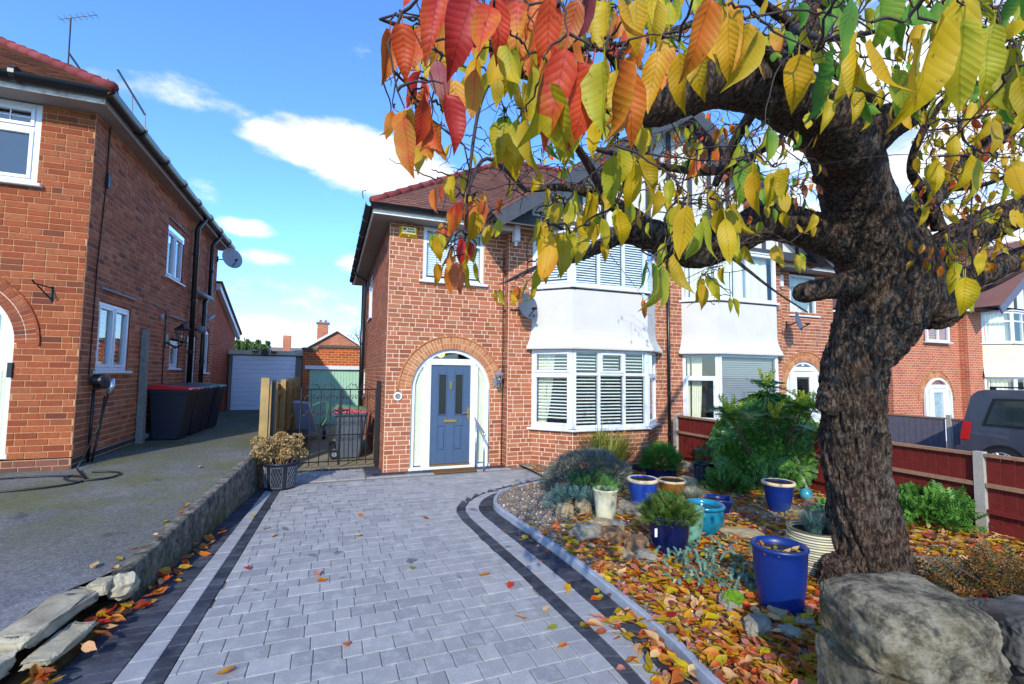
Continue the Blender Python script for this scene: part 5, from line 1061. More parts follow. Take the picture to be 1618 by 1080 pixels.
# ------------------------------------------------------------------ block paved drive
def lerpf(pts):
    def f(y):
        for (a, b) in zip(pts[:-1], pts[1:]):
            if y <= b[0] or b is pts[-1]: return a[1] + (b[1] - a[1]) * (y - a[0]) / (b[0] - a[0])
    return f
A0 = lambda y: wall_x(y) + .004
A1 = lerpf([(4.0, -1.063), (8.27, -.829)]); A2 = lerpf([(4.0, -.909), (8.23, -.728)]); A3 = lerpf([(3.9, -.80), (8.2, -.627)])
PAIRS = [((1.66, .4), (2.02, .4)), ((1.665, 1.4), (2.035, 1.4)), ((1.672, 2.2), (2.06, 2.14)), ((1.68, 2.75), (2.13, 2.6)), ((1.66, 3.27), (2.155, 3.2)), ((1.639, 3.99), (2.155, 4.0)), ((1.60, 4.7), (2.125, 4.7)), ((1.575, 5.3), (2.085, 5.35)), ((1.563, 5.75), (2.065, 5.8)), ((1.64, 6.2), (2.12, 6.12)), ((1.92, 6.6), (2.32, 6.5)), ((2.3, 6.87), (2.62, 6.75)), ((2.75, 7.1), (2.98, 6.9)), ((3.345, 7.35), (3.4, 7.03)), ((3.8, 7.5), (3.9, 7.15))]
def catmull(P, n=24):
    out = []
    for i in range(len(P) - 1):
        p0, p1, p2, p3 = (Vector(P[max(0, min(len(P) - 1, j))]) for j in (i - 1, i, i + 1, i + 2))
        for k in range(n):
            t = k / n; out.append(.5 * (2 * p1 + (p2 - p0) * t + (2 * p0 - 5 * p1 + 4 * p2 - p3) * t * t + (3 * p1 - p0 - 3 * p2 + p3) * t ** 3))
    out.append(Vector(P[-1])); return out
SCV = catmull([p[0] for p in PAIRS]); KCV = catmull([p[1] for p in PAIRS])
SX = lerpf([(p.y, p.x) for p in SCV]); KX = lerpf([(p.y, p.x) for p in KCV])
def pave_mat(name, cols, light, dark):
    t = NT(name); p = t.pos(); col = t.ramp(t.rand(), cols); col = t.mix(t.rng(t.noise(p, 90, 4, .75), .4, .65, 0, .45), col, dark)
    col = t.mix(t.rng(t.noise(p, 8, 6, .7), .48, .7, 0, .6), col, light); col = t.mix(t.rng(t.noise(p, 1.4, 5), .55, .75, 0, .25), col, dark)
    col = t.mix(t.rng(t.noise(p, 3.1, 2, .4), .69, .71, 0, .6), col, C(56, 58, 66))
    t.bump(t.noise(p, 110, 4, .6), .55, .004); return t.fin(col, t.rng(t.noise(p, 3, 4), .3, .7, .62, .85), .35)
PAVE = pave_mat('grey paver', [C(142, 141, 140), C(157, 156, 153), C(148, 147, 145), C(168, 167, 163), C(138, 138, 138), C(152, 151, 149), C(161, 159, 155)], C(182, 180, 175), C(104, 105, 107))
PDARK = pave_mat('charcoal paver', [C(38, 42, 52), C(62, 65, 75), C(30, 34, 44), C(76, 79, 87), C(48, 52, 62)], C(92, 95, 102), C(22, 24, 31))
PLT = pave_mat('pale grey paver', [C(144, 144, 145), C(157, 157, 157), C(150, 150, 150)], C(178, 177, 174), C(108, 110, 113))
m = MB(); m.quad((-1.55, .3, -.016), (4.2, .3, -.016), (4.2, 9.36, -.016), (-1.1, 9.36, -.016)); DRIVE = m.build('driveway', plain('jointing sand', C(122, 116, 104), .95, .3, 30), None, False, 'structure')
pavers = []
def paver(pts, mat): pavers.append(([Vector((p[0], p[1], 0)) for p in pts], mat))
def strip(fl, fr, y0, y1, step, mat):
    y = y0
    while y < y1: paver([(fl(y), y), (fr(y), y), (fr(y + step), y + step), (fl(y + step), y + step)], mat); y += step
strip(A0, A1, .6, 8.9, .105, PDARK); strip(A1, A2, .6, 9.0, .2, PLT); strip(A2, A3, .6, 9.0, .13, PDARK)
def curve_strip(t0, t1, step, mat):
    acc = 0; start = None; mid = [a.lerp(b, (t0 + t1) / 2) for a, b in zip(SCV, KCV)]; i0 = 0; d = 0
    for i in range(1, len(mid)):
        d += (mid[i] - mid[i-1]).length
        if d >= step: paver([SCV[i0].lerp(KCV[i0], t0), SCV[i0].lerp(KCV[i0], t1), SCV[i].lerp(KCV[i], t1), SCV[i].lerp(KCV[i], t0)], mat); i0 = i; d = 0
curve_strip(0, .24, .15, PDARK); curve_strip(.24, .6, .19, PLT); curve_strip(.6, 1, .105, PDARK)
rnd = random.Random(5); y = .55; ROW = .166; k = 0
while y < 9.1:
    y1 = y + ROW
    xl = lambda q: A3(q)
    if y1 < 7.45: xr = SX
    elif y1 < 8.32: xr = lambda q: 3.75
    else: xr = lambda q: .62
    if y < 8.32 < y1: y = y1; continue
    x = A3(y) - rnd.uniform(0, .2)
    while x < xr(y) + .3:
        L = rnd.choice((.24, .24, .17, .17, .125, .2)); a0, a1 = max(x, xl(y)), max(x, xl(y1)); b0, b1 = min(x + L, xr(y)), min(x + L, xr(y1))
        if b0 - a0 > .035 or b1 - a1 > .035: paver([(a0, y), (max(a0 + .01, b0), y), (max(a1 + .01, b1), y1), (a1, y1)], PAVE)
        x += L
    y = y1; k += 1
x = .64
while x < 3.2: paver([(x, 8.34), (x + .2, 8.34), (x + .2, 8.46), (x, 8.46)], PLT); x += .2
x = .64
while x < 3.2: paver([(x, 8.465), (x + .11, 8.465), (x + .11, 8.7), (x, 8.7)], PDARK); x += .11
for q in range(4): paver([(.64, 8.71 + q * .16), (.92, 8.71 + q * .16), (.92, 8.87 + q * .16), (.64, 8.87 + q * .16)], PDARK)
x = -.62
while x < .6: paver([(x, 9.12), (x + .11, 9.12), (x + .11, 9.34), (x, 9.34)], PDARK); x += .11
def paver_geo(mb, pts, dz, gap=.002):
    c = sum(pts, Vector()) / 4; k = len(mb.v)
    def ring(ins, z):
        for p in pts:
            d = p - c; e = Vector((math.copysign(min(abs(d.x), ins), d.x), math.copysign(min(abs(d.y), ins), d.y), 0)); q = p - e; mb.v.append((q.x, q.y, z))
    ring(gap, -.02); ring(gap, -.003 + dz); ring(gap + .0055, dz); f = mb.f
    f.append((k+8, k+9, k+10, k+11))
    for r in (0, 4):
        for j in range(4): f.append((k+r+j, k+r+(j+1) % 4, k+r+4+(j+1) % 4, k+r+4+j))
area = lambda p: ((p[2] - p[0]).cross(p[3] - p[1])).length / 2
order = sorted(range(len(pavers)), key=lambda i: -view_score(sum(pavers[i][0], Vector()) / 4, area(pavers[i][0]), Vector((0, 0, 1)))); one = set(order[:300]); rest = {}
for i, (p, mat) in enumerate(pavers):
    dz = rnd.uniform(-.0015, .0015)
    if i in one: mb = MB(); paver_geo(mb, p, dz, .0045 if mat is PDARK else .002); mb.build('paver', mat, DRIVE)
    else: paver_geo(rest.setdefault(mat.name, (MB(), mat))[0], p, dz, .0045 if mat is PDARK else .002)
for mb, mat in rest.values(): mb.build('paving', mat, DRIVE, False, 'stuff')
# kerb
KM = plain('grey concrete kerb', C(150, 156, 166), .9, .12, 14, .6, 90, .2, dirt=C(110, 112, 112), dscale=5, damt=.5)
KB = thing('kerb_edging', 'curved grey concrete kerb edging round the gravel bed', 'kerb', (2.1, 4, 0)); i0 = 0; d = 0
def nrm2(C_, i): t = (C_[min(i + 1, len(C_) - 1)] - C_[max(i - 1, 0)]).normalized(); return Vector((t.y, -t.x))
for i in range(1, len(KCV)):
    d += (KCV[i] - KCV[i-1]).length
    if d >= .5 or i == len(KCV) - 1:
        mb = MB(); rows = list(range(i0, i + 1)); S = 5
        for r in rows:
            p, n = KCV[r], nrm2(KCV, r)
            for (o, z) in ((.004, -.05), (.004, .062), (.012, .07), (.05, .07), (.058, -.05)): mb.v.append((p.x + n.x * o, p.y + n.y * o, z))
        for a in range(len(rows) - 1):
            for b in range(S - 1): mb.f.append((a*S+b, a*S+b+1, (a+1)*S+b+1, (a+1)*S+b))
        mb.f.append(tuple(range(S))); mb.f.append(tuple((len(rows)-1)*S+b for b in range(S))); mb.build('kerb_stone', KM, KB); i0 = i; d = 0
# ------------------------------------------------------------------ gravel bed
def bed_left(y): return (KX(y) + .05) if y < 7.1 else 3.45
t = NT('gravel soil'); p = t.pos(); v = t.n('TexVoronoi'); t.l(p, v.inputs['Vector']); v.inputs['Scale'].default_value = 55; col = t.ramp(v.outputs['Color'], [C(140, 122, 100), C(184, 168, 144), C(160, 138, 112), C(200, 188, 170), C(116, 106, 100)]); col = t.mix(t.rng(v.outputs['Distance'], .25, .6), col, C(96, 82, 68))
t.bump(v.outputs['Distance'], -.9, .012); GRAVB = t.fin(col, .9, .25)
m = MB(); ny, nx = 70, 44
for j in range(ny + 1):
    y = -.6 + 9.2 * j / ny; xl_ = bed_left(max(.5, y))
    for i in range(nx + 1): x = xl_ + (7.02 - xl_) * i / nx; m.v.append((x, y, bed_z(x, y)))
for j in range(ny):
    for i in range(nx): k = j * (nx + 1) + i; m.f.append((k, k + 1, k + nx + 2, k + nx + 1))
m.build('gravel_bed', GRAVB, None, True, 'structure')
def in_bed(x, y): return y < 8.3 and x < 6.9 and x > bed_left(y) + .03 and not (3.6 < x < 6.8 and y > 7.8)
GM = foliage_mat('pebble', [C(196, 176, 148), C(150, 130, 108), C(220, 208, 190), C(124, 106, 92), C(176, 148, 118), C(96, 92, 96), C(206, 188, 158)], 0, .8, .3)
m = MB(); n = 0; vs1, fs1 = ICO[1]
while n < 7500:
    y = 1.2 + 7 * random.random() ** 1.2; x = random.uniform(2.1, 6.9)
    if not in_bed(x, y): continue
    r = random.uniform(.007, .016) * (1.5 if random.random() < .06 else 1); k = len(m.v); s = (r * random.uniform(.8, 1.4), r * random.uniform(.8, 1.2), r * random.uniform(.5, .9)); z = bed_z(x, y) + s[2] * .4
    a = random.random() * 6.3; ca, sa = math.cos(a), math.sin(a)
    m.v += [(x + ca * q[0] * s[0] - sa * q[1] * s[1], y + sa * q[0] * s[0] + ca * q[1] * s[1], z + q[2] * s[2]) for q in vs1]; m.f += [tuple(i + k for i in f) for f in fs1]; n += 1
m.build('gravel', GM, None, True, 'stuff')
# ------------------------------------------------------------------ stones
STM = [plain('sandstone', C(158, 140, 106), .92, .25, 9, .8, 60, .2, dirt=C(96, 92, 74), dscale=6, damt=.6), plain('grey stone', C(136, 128, 112), .92, .22, 9, .8, 60, .2, dirt=C(88, 90, 84), dscale=6, damt=.6), plain('brown stone', C(126, 96, 70), .92, .25, 9, .8, 60, .2, dirt=C(84, 76, 60), dscale=6, damt=.6)]
def ground_hit(px, py):
    d = (at(px, py, 1) - CAMPOS); z = .05
    for _ in range(6): t_ = (z - CAM_H) / d.z; p = CAMPOS + d * t_; z = bed_z(p.x, p.y) if p.x > 2 else 0
    return Vector((p.x, p.y, z))
SL = ['rounded ochre sandstone rock at the gravel edge by the curved kerb', 'tilted yellow-grey rock beside the blue-leaved plant', 'flat square grey rock lying near the kerb', 'pale broken rock at the foot of the tall cream pot', 'angular brown rock in front of the cream pot', 'small grey upright rock right of the cream pot', 'long grey wedge rock leaning behind the cream pot', 'mossy brown rock beside the navy fern pot', 'small pale pebble rock among leaves before the navy pot', 'dark grey rock at the foot of the navy fern pot', 'whitish rounded rock between the turquoise and tall blue pots', 'round rock behind the pale round grass', 'blue slate rock beside the navy fern pot']
STN = [(893, 812, 32, 24, 0), (922, 808, 40, 26, 0), (925, 850, 52, 34, 1), (950, 838, 44, 26, 0), (968, 856, 50, 32, 2), (976, 842, 24, 30, 1), (1000, 812, 50, 26, 1), (1005, 872, 46, 34, 2), (990, 880, 26, 16, 0), (1018, 885, 40, 24, 1), (1172, 852, 62, 26, 0), (1086, 770, 36, 24, 0), (1022, 862, 30, 18, 1)]
EXTRA = [(1156, 962, 44, 40, 1, 'grey rock topped with bright green moss among the fallen leaves'), (1196, 998, 60, 34, 1, 'smooth grey rock in the leaves below the tall blue pot'), (1250, 1010, 40, 30, 1, 'rounded grey-green rock in the leaves beside the gate pier'), (1232, 975, 44, 22, 0, 'flat pale rock at the foot of the tall blue pot'), (1478, 900, 60, 26, 0, 'low tan rock among leaves right of the tree trunk'), (1505, 915, 70, 22, 1, 'flat grey mossy rock beyond the gate pier'), (985, 800, 20, 14, 0, 'small ochre rock beside the blue pot with cream rim'), (1270, 990, 36, 20, 1, 'small dark rock tucked beside the tree trunk')]
for i, (px, py, w, h, mi) in enumerate(STN): EXTRA.append((px, py, w, h, mi, SL[i]))
for (px, py, w, h, mi, lab) in EXTRA:
    g = ground_hit(px, py); D = (g - CAMPOS).dot(FWD); r = w * D / F_PX / 2; rz = h * D / F_PX / 2
    m = MB(); random.seed(int(px)); m.blob((g.x, g.y, g.z + rz * .55), (r, r * random.uniform(.6, .85), rz), 4, .38, 1.3, .75)
    o = m.build('rock', STM[mi], None, False); tag(o, lab, 'rock')
    if 'moss' in lab and 'bright' in lab:
        m = MB(); m.blob((g.x - .01, g.y - .02, g.z + rz * .95), (r * .72, r * .5, rz * .62), 4, .3, 2.5); m.build('moss', plain('bright moss', C(92, 128, 32), .95, .35, 40, 1, 120, .1), o)
# gate pier of rough stone
def rough_block(c, h, e, amp, freq, seed, sub=4, rot=0.):
    vs_, fs_ = ICO[sub]; import bmesh
    bm = bmesh.new(); bmesh.ops.create_icosphere(bm, subdivisions=6, radius=1); off = Vector((seed * 9.1, 3, 7)); mb = MB(); ca, sa = math.cos(rot), math.sin(rot)
    for v_ in bm.verts:
        q = v_.co; qq = Vector([math.copysign(abs(a) ** e, a) for a in q]); d = 1 + amp * noise.noise(qq * freq + off) + amp * .45 * noise.noise(qq * freq * 2.6 + off) + amp * .25 * noise.noise(qq * freq * 7 + off) + amp * .13 * noise.noise(qq * freq * 17 + off)
        x, y, z = qq.x * h[0] * d, qq.y * h[1] * d, qq.z * h[2] * (1 + (d - 1) * .9); mb.v.append((c[0] + ca * x - sa * y, c[1] + sa * x + ca * y, c[2] + z))
    mb.f = [tuple(v_.index for v_ in f.verts) for f in bm.faces]; bm.free(); return mb
t = NT('weathered gate stone'); p = t.pos(); n1 = t.noise(p, 7, 10, .75); col = t.ramp(n1, [(.36, C(58, 55, 48)), (.45, C(112, 104, 86)), (.52, C(152, 142, 118)), (.59, C(176, 166, 142)), (.68, C(116, 110, 94))])
col = t.mix(t.rng(t.noise(p, 2.2, 5), .5, .68, 0, .55), col, C(128, 108, 68)); col = t.mix(t.rng(t.noise(p, 13, 8, .7), .52, .66, 0, .65), col, C(54, 54, 56)); col = t.mix(t.rng(t.noise(p, 3.3, 4, .5), .58, .7, 0, .5), col, C(104, 112, 70)); t.bump(t.noise(p, 30, 10, .8), 1., .03); PSTONE = t.fin(col, .95, .15)
pc = at(1432, 1005, 2.18); pier = thing('stone_gate_pier', 'rough weathered stone gate pier with a boulder-like cap in front of the tree', 'gate pier', (pc.x, pc.y, 0))
rough_block((pc.x - .01, pc.y, .63), (.285, .26, .165), .5, .1, 1.7, 1, rot=-.3).build('cap_stone', PSTONE, pier, True)
rough_block((pc.x + .01, pc.y + .01, .33), (.29, .265, .19), .3, .05, 1.4, 2, rot=-.3).build('pier_stone', PSTONE, pier, True); rough_block((pc.x, pc.y, .0), (.3, .27, .16), .3, .08, 1.4, 5, rot=-.3).build('pier_stone', PSTONE, pier, True)
DKS = plain('dark garden wall stone', C(74, 72, 68), .95, .35, 7, 1, 40, .15, dirt=C(112, 108, 96), dscale=5, damt=.5)
gw = thing('stone_garden_wall', 'low dark rubble stone wall running on from the gate pier', 'wall', (3.1, .9, 0))
for r in range(3):
    for c in range(6):
        q = Vector((pc.x + .58 + c * .43 + (r % 2) * .2, pc.y - .19 - c * .14, .1 + r * .24)); rough_block(tuple(q), (.215, .17, .118), .42, .16, 1.3, r * 7 + c + 3, rot=-.3 + random.uniform(-.05, .05)).build('wall_stone', DKS, gw, True)
# ------------------------------------------------------------------ leaves
def leaf_geo(L=1., W=.42, curl=.2, fold=.25, twist=0., n=8, stalk=.22, ser=.02):
    v, f, uv = [], [], []
    for i in range(n + 1):
        y = i / n; w = W * .5 * (math.sin(math.pi * min(1, y ** .82)) ** .8) * (1 - .25 * y) if 0 < i < n else .004
        if y > .8: w *= .8
        w += (ser * (i % 2) * W if 0 < i < n - 1 else 0); z = -curl * y * y + .03 * math.sin(y * 9 + curl * 5); a = twist * y; ca, sa = math.cos(a), math.sin(a)
        for s in (-1, 0, 1):
            x = s * w; zz = fold * abs(x) * 1.6; v.append((L * (x * ca - zz * sa), L * y * (1 - .12 * curl * y), L * (z + zz * ca + x * sa))); uv.append((.5 + .5 * s * (w / (W * .5 + 1e-6) * .9 if s else 0), y))
    for i in range(n):
        k = i * 3; f += [(k, k + 1, k + 4, k + 3), (k + 1, k + 2, k + 5, k + 4)]
    k = len(v); s = .012
    v += [(-s * L, .02 * L, 0), (s * L, .02 * L, 0), (s * L * .8, -stalk * L, .03 * L), (-s * L * .8, -stalk * L, .03 * L)]; uv += [(.5, 0)] * 4; f.append((k, k + 1, k + 2, k + 3)); return v, f, uv
LM = {'r': leaf_mat('red leaf', [C(168, 28, 30), C(196, 40, 34), C(150, 34, 44), C(206, 60, 36)], C(214, 116, 40), .5), 'm': leaf_mat('mauve leaf', [C(134, 54, 66), C(150, 74, 78), C(120, 60, 60)], C(120, 108, 50), .6), 'o': leaf_mat('orange leaf', [C(208, 92, 32), C(196, 76, 34), C(218, 120, 36), C(186, 92, 50)], C(190, 160, 46), .7),
      'ro': leaf_mat('red orange leaf', [C(208, 64, 38), C(214, 84, 42), C(190, 52, 40)], C(206, 150, 40), .85), 'y': leaf_mat('yellow leaf', [C(200, 168, 18), C(210, 178, 20), C(184, 154, 18), C(206, 158, 22), C(168, 152, 24)], C(140, 140, 28), .55), 'yo': leaf_mat('yellow orange leaf', [C(216, 170, 30), C(206, 150, 30)], C(206, 84, 40), .8),
      'yg': leaf_mat('yellow green leaf', [C(168, 168, 34), C(148, 160, 38), C(184, 176, 36)], C(206, 176, 34), .7), 'g': leaf_mat('green leaf', [C(92, 146, 40), C(74, 130, 38), C(112, 152, 44)], C(160, 170, 40), .5),
      'p': leaf_mat('pale fallen leaf', [C(214, 176, 116), C(206, 160, 110), C(222, 190, 130)], C(196, 120, 76), .6, .25), 'b': leaf_mat('brown leaf', [C(150, 84, 44), C(130, 66, 40), C(166, 100, 56)], C(110, 60, 40), .6, .2), 'pk': leaf_mat('pink fallen leaf', [C(196, 110, 96), C(206, 130, 110), C(184, 84, 80)], C(214, 150, 100), .6, .25)}
rl_ = random.Random(11); LV = [leaf_geo(1, rl_.uniform(.38, .56), rl_.uniform(-.15, .45), rl_.uniform(.1, .75), rl_.uniform(-.7, .7), 9) for _ in range(8)]
FV = [leaf_geo(1, rl_.uniform(.42, .62), rl_.uniform(-.3, .2), rl_.uniform(.02, .4), rl_.uniform(-.6, .6), 6, .15) for _ in range(8)]
_lm = {}
def leaf_me(kind, pal, i):
    key = (kind, pal, i)
    if key not in _lm: b = MB(); b.add(*(LV if kind == 'h' else FV)[i]); _lm[key] = b.mesh('leaf', LM[pal], True)
    return _lm[key]
def basis(d, n): d = d.normalized(); s = d.cross(n); s = s.normalized() if s.length > 1e-5 else d.orthogonal().normalized(); return Matrix((s, d, s.cross(d))).transposed()
def put_leaf(mbs, kind, pal, p, R, L):
    i = rl_.randrange(8); v, f, uv = (LV if kind == 'h' else FV)[i]; mb = mbs.setdefault(pal, MB()); M_ = R * L; mb.add([Vector(p) + M_ @ Vector(q) for q in v], f, uv)
# fallen leaves in the bed
fallen = []
def flat_R(tilt=.35):
    a = rl_.uniform(0, 6.283); return basis(Vector((math.cos(a), math.sin(a), rl_.gauss(0, tilt * .5))), Vector((rl_.gauss(0, tilt), rl_.gauss(0, tilt), 1)))
def dens(x, y):
    d = 1.05 - smooth(3.6, 6.4, y) * .78; d -= .85 * math.exp(-((x - 2.55) ** 2 / .22 + (y - 5.6) ** 2 / 1.0)); d -= .55 * math.exp(-((x - 5.2) ** 2 / .5 + (y - 4.7) ** 2 / .35)); d -= .5 * math.exp(-((x - 5.6) ** 2 / 1.0 + (y - 2.9) ** 2 / .12)); return d + .35 * noise.noise(Vector((x * 1.7, y * 1.7, 5)))
PALF = ['y'] * 24 + ['o'] * 26 + ['yo'] * 16 + ['p'] * 18 + ['r'] * 3 + ['b'] * 10 + ['pk'] * 8 + ['yg'] * 2
n = 0
while n < 11500:
    y = 1.75 + 6.4 * rl_.random() ** 1.45; x = rl_.uniform(2.1, 6.9)
    if not in_bed(x, y) or rl_.random() > dens(x, y): continue
    L = rl_.uniform(.055, .12); fallen.append((Vector((x, y, bed_z(x, y) + .012 + rl_.random() ** 2 * .04)), flat_R(.33), L, rl_.choice(PALF), 'bed')); n += 1
# drift along the kerb on the paving and against the wall on the left
for _ in range(130):
    y = rl_.gauss(2.5, .42); x = KX(max(.5, y)) - abs(rl_.gauss(0, .16)) - .02; fallen.append((Vector((x, y, .012 + rl_.random() ** 2 * .03)), flat_R(.33), rl_.uniform(.075, .125), rl_.choice(PALF), 'kerb'))
for _ in range(12):
    y = rl_.uniform(3.4, 5.2); x = KX(y) - abs(rl_.gauss(0, .1)) - .03; fallen.append((Vector((x, y, .012)), flat_R(.3), rl_.uniform(.06, .09), rl_.choice(PALF), 'kerb'))
for _ in range(130):
    y = rl_.uniform(2.9, 5.1) if rl_.random() < .8 else rl_.uniform(5, 6); x = wall_x(y) + .03 + abs(rl_.gauss(0, .07)) - (.1 if y < 4.3 else 0); fallen.append((Vector((x, y, .015 + (.04 if y < 4.3 else 0) + rl_.random() * .03)), flat_R(.5), rl_.uniform(.07, .125), rl_.choice(['o', 'b', 'b', 'o', 'yo', 'p', 'ro', 'r']), 'wall'))
for _ in range(14):
    y = rl_.uniform(4.6, 6.0); x = wall_x(y) - .19; fallen.append((Vector((x, y, asphalt_z(y) + .01)), flat_R(.3), rl_.uniform(.05, .08), rl_.choice(['o', 'y', 'p', 'b']), 'wall'))
LONE = [(654, 897, 'y', 'paving'), (775, 908, 'yo', 'paving'), (810, 922, 'ro', 'paving'), (862, 960, 'p', 'paving'), (880, 990, 'yg', 'paving'), (814, 975, 'p', 'paving'), (548, 1024, 'o', 'paving'), (373, 1058, 'o', 'paving'), (388, 898, 'r', 'paving'), (567, 813, 'o', 'paving'), (572, 846, 'p', 'paving'), (428, 834, 'p', 'paving'), (436, 845, 'p', 'paving'), (500, 920, 'o', 'paving'), (897, 1020, 'ro', 'paving'), (400, 815, 'y', 'paving'), (500, 905, 'pk', 'paving'), (668, 818, 'b', 'paving'), (144, 900, 'p', 'asphalt'), (315, 739, 'p', 'asphalt'), (113, 753, 'b', 'asphalt'), (925, 912, 'yo', 'kerb'), (933, 950, 'o', 'kerb')]
def drop(px, py, asph):
    d = (at(px, py, 1) - CAMPOS); z = 0.
    for _ in range(8): tt = (z - CAM_H) / d.z; q = CAMPOS + d * tt; z = asphalt_z(q.y) + .01 if asph else 0
    return Vector((q.x, q.y, z + .012))
for (px, py, pal, wh) in LONE: fallen.append((drop(px, py, wh == 'asphalt'), flat_R(.15), rl_.uniform(.085, .115), pal, wh))
LMK = [((3.172, 2.625), 'tall cobalt pot'), ((2.5, 1.9), 'stone gate pier'), ((2.88, 2.8), 'mossy rock'), ((3.183, 3.867), 'navy fern pot'), ((4.1, 2.75), 'tree trunk'), ((4.1, 4.0), 'turquoise bowl'), ((5.4, 4.5), 'scroll-lined blue pot'), ((6.6, 3.3), 'red fence post'), ((3.05, 4.8), 'tall cream pot'), ((2.35, 3.3), 'straight of the kerb'), ((2.3, 2.4), 'near end of the kerb'), ((2.4, 4.3), 'middle of the kerb'), ((5.2, 2.6), 'rusty bush')]
def landmark(p): return min(LMK, key=lambda q: (q[0][0] - p.x) ** 2 + (q[0][1] - p.y) ** 2)[1]
CN = {'y': 'yellow', 'yo': 'yellow-orange', 'ro': 'red-orange', 'p': 'pale tan', 'yg': 'yellow-green', 'o': 'orange', 'r': 'dark red', 'pk': 'pink', 'b': 'brown', 'm': 'mauve', 'g': 'green'}
WH = {'bed': ('fallen %s leaf on the gravel bed', 'fallen leaves on the gravel bed'), 'kerb': ('fallen %s leaf on the paving along the curved kerb', 'fallen leaves along the kerb'), 'wall': ('fallen %s leaf by the low concrete wall', 'fallen leaves along the concrete wall'), 'paving': ('single fallen %s leaf lying on the grey block paving', 'single leaves on the block paving'), 'asphalt': ('single fallen %s leaf lying on the asphalt drive', 'single leaves on the asphalt')}
order = sorted(range(len(fallen)), key=lambda i: -(view_score(fallen[i][0], fallen[i][2] ** 2) + (99 if fallen[i][4] in ('paving', 'asphalt') else 0))); one = set(order[:300]); mbs = {}
for i, (p, R, L, pal, wh) in enumerate(fallen):
    if i in one:
        o = bpy.data.objects.new('fallen_leaf', leaf_me('f', pal, rl_.randrange(8))); COL.objects.link(o); o.matrix_world = Matrix.Translation(p) @ (R * L).to_4x4(); lk = landmark(p) if wh == 'bed' else ''; tag(o, WH[wh][0] % CN[pal] + (' nearest the ' + lk if lk else ''), 'leaf', WH[wh][1] + ', ' + CN[pal] + (', by the ' + lk if lk else ''))
    else: put_leaf(mbs, 'f', pal, p, R, L)
for pal, mb in mbs.items(): mb.build('leaf_litter', LM[pal], None, True, 'stuff')
# ------------------------------------------------------------------ pots
def glaze(name, c, rough=.18, var=.15, spec=.5): return plain(name, c, rough, var, 5, .15, 30, spec)
SOIL = plain('potting soil', C(56, 42, 32), .98, .4, 40, 1, 90, .1); WATERM = plain('dark pot water', C(46, 44, 36), .05, .3, 6)
def pot(label, px, py, wpx, hpx, prof, mat, rim=None, fill=.88, fillmat=None, seg=40, name='plant_pot', ground=None, D0=None):
    g = ground or ground_hit(px, py); D = (g - CAMPOS).dot(FWD); R = wpx * D / F_PX / 2; H = hpx * D / F_PX
    t = thing(name, label, 'pot', tuple(g)); m = MB(); m.lathe([(r * R, z * H) for r, z in prof], g, seg); m.disc(g + Vector((0, 0, .004)), prof[0][0] * R * .98, seg); top = prof[-1]
    m.lathe([(top[0] * R, top[1] * H), (top[0] * R * .87, top[1] * H), (top[0] * R * .84, top[1] * H * .9), (top[0] * R * .8, H * fill * .8)], g, seg); m.build('vessel', mat, t, True)
    if rim:
        m = MB(); m.lathe([(top[0] * R * 1.0, H * .9), (top[0] * R * 1.05, H * .92), (top[0] * R * 1.06, H * .985), (top[0] * R * 1.0, H * 1.01), (top[0] * R * .88, H * 1.005), (top[0] * R * .85, H * .93)], g, seg); m.build('rim', rim, t, True)
    m = MB(); m.disc(g + Vector((0, 0, H * fill)), top[0] * R * .86, seg); m.build('soil', fillmat or SOIL, t); return t, g, R, H
BLUE = glaze('cobalt glaze', C(10, 40, 108), .38); NAVY = glaze('navy glaze', C(18, 26, 66)); TURQ = glaze('turquoise glaze', C(24, 116, 140), .15, .45); GRNP = glaze('celadon glaze', C(110, 160, 138), .3); CREAM = plain('cream stoneware', C(196, 190, 158), .7, .1, 14, .3, 60); CRIM = plain('cream rim', C(214, 190, 148), .8, .1, 14, .3, 60); OCH = plain('ochre glaze', C(142, 96, 36), .4, .25, 8); BLUE2 = glaze('mottled blue glaze', C(34, 66, 148), .3, .3)
TB = [(.72, 0), (.8, .12), (.92, .5), (.97, .85), (.98, .93), (1.03, .955), (1.03, .99), (1.0, 1.0)]
tp, g, R, H = pot('tall cobalt blue glazed pot holding water and floating leaves', 1234, 962, 80, 100, TB, BLUE, None, .9, WATERM)
mbs = {}
for i in range(16): a = rl_.uniform(0, 6.28); q = g + Vector((math.cos(a), math.sin(a), 0)) * R * .75 * math.sqrt(rl_.random()) + Vector((0, 0, H * .9 + .008)); put_leaf(mbs, 'f', rl_.choice(['y', 'yo', 'p', 'b', 'yg', 'o']), q, flat_R(.25), rl_.uniform(.06, .09))
for k_, mb in mbs.items(): mb.build('floating_leaves', LM[k_], tp, True, 'stuff')
rid = [(.78, 0)] + [(.82 + .2 * math.sin(math.pi * (.15 + .75 * i / 40)) + (.012 if i % 4 < 2 else -.012), .02 + .95 * i / 40) for i in range(41)] + [(.98, 1.0)]
STR = NT('banded stoneware'); p = STR.pos(); s_ = STR.n('SeparateXYZ'); STR.l(p, s_.inputs[0]); w_ = STR.math('SINE', STR.math('MULTIPLY', s_.outputs[2], 300)); col = STR.mix(STR.rng(w_, -.3, .5), C(104, 98, 76), C(206, 200, 172)); col = STR.mix(STR.rng(STR.noise(p, 9, 4), .56, .66, 0, .6), col, C(168, 160, 60)); STR = STR.fin(col, .6)
stp, g_str, R_str, H_str = pot('ribbed cream striped pot with blue grass beside the tree trunk', 1290, 900, 84, 66, rid, STR)
nv, g_nv, R_nv, H_nv = pot('navy glazed pot with feathery green plant and white tag', 1057, 870, 66, 58, [(.7, 0), (.8, .1), (.92, .5), (.97, .85), (1.03, .9), (1.04, .98), (1.0, 1.0)], NAVY)
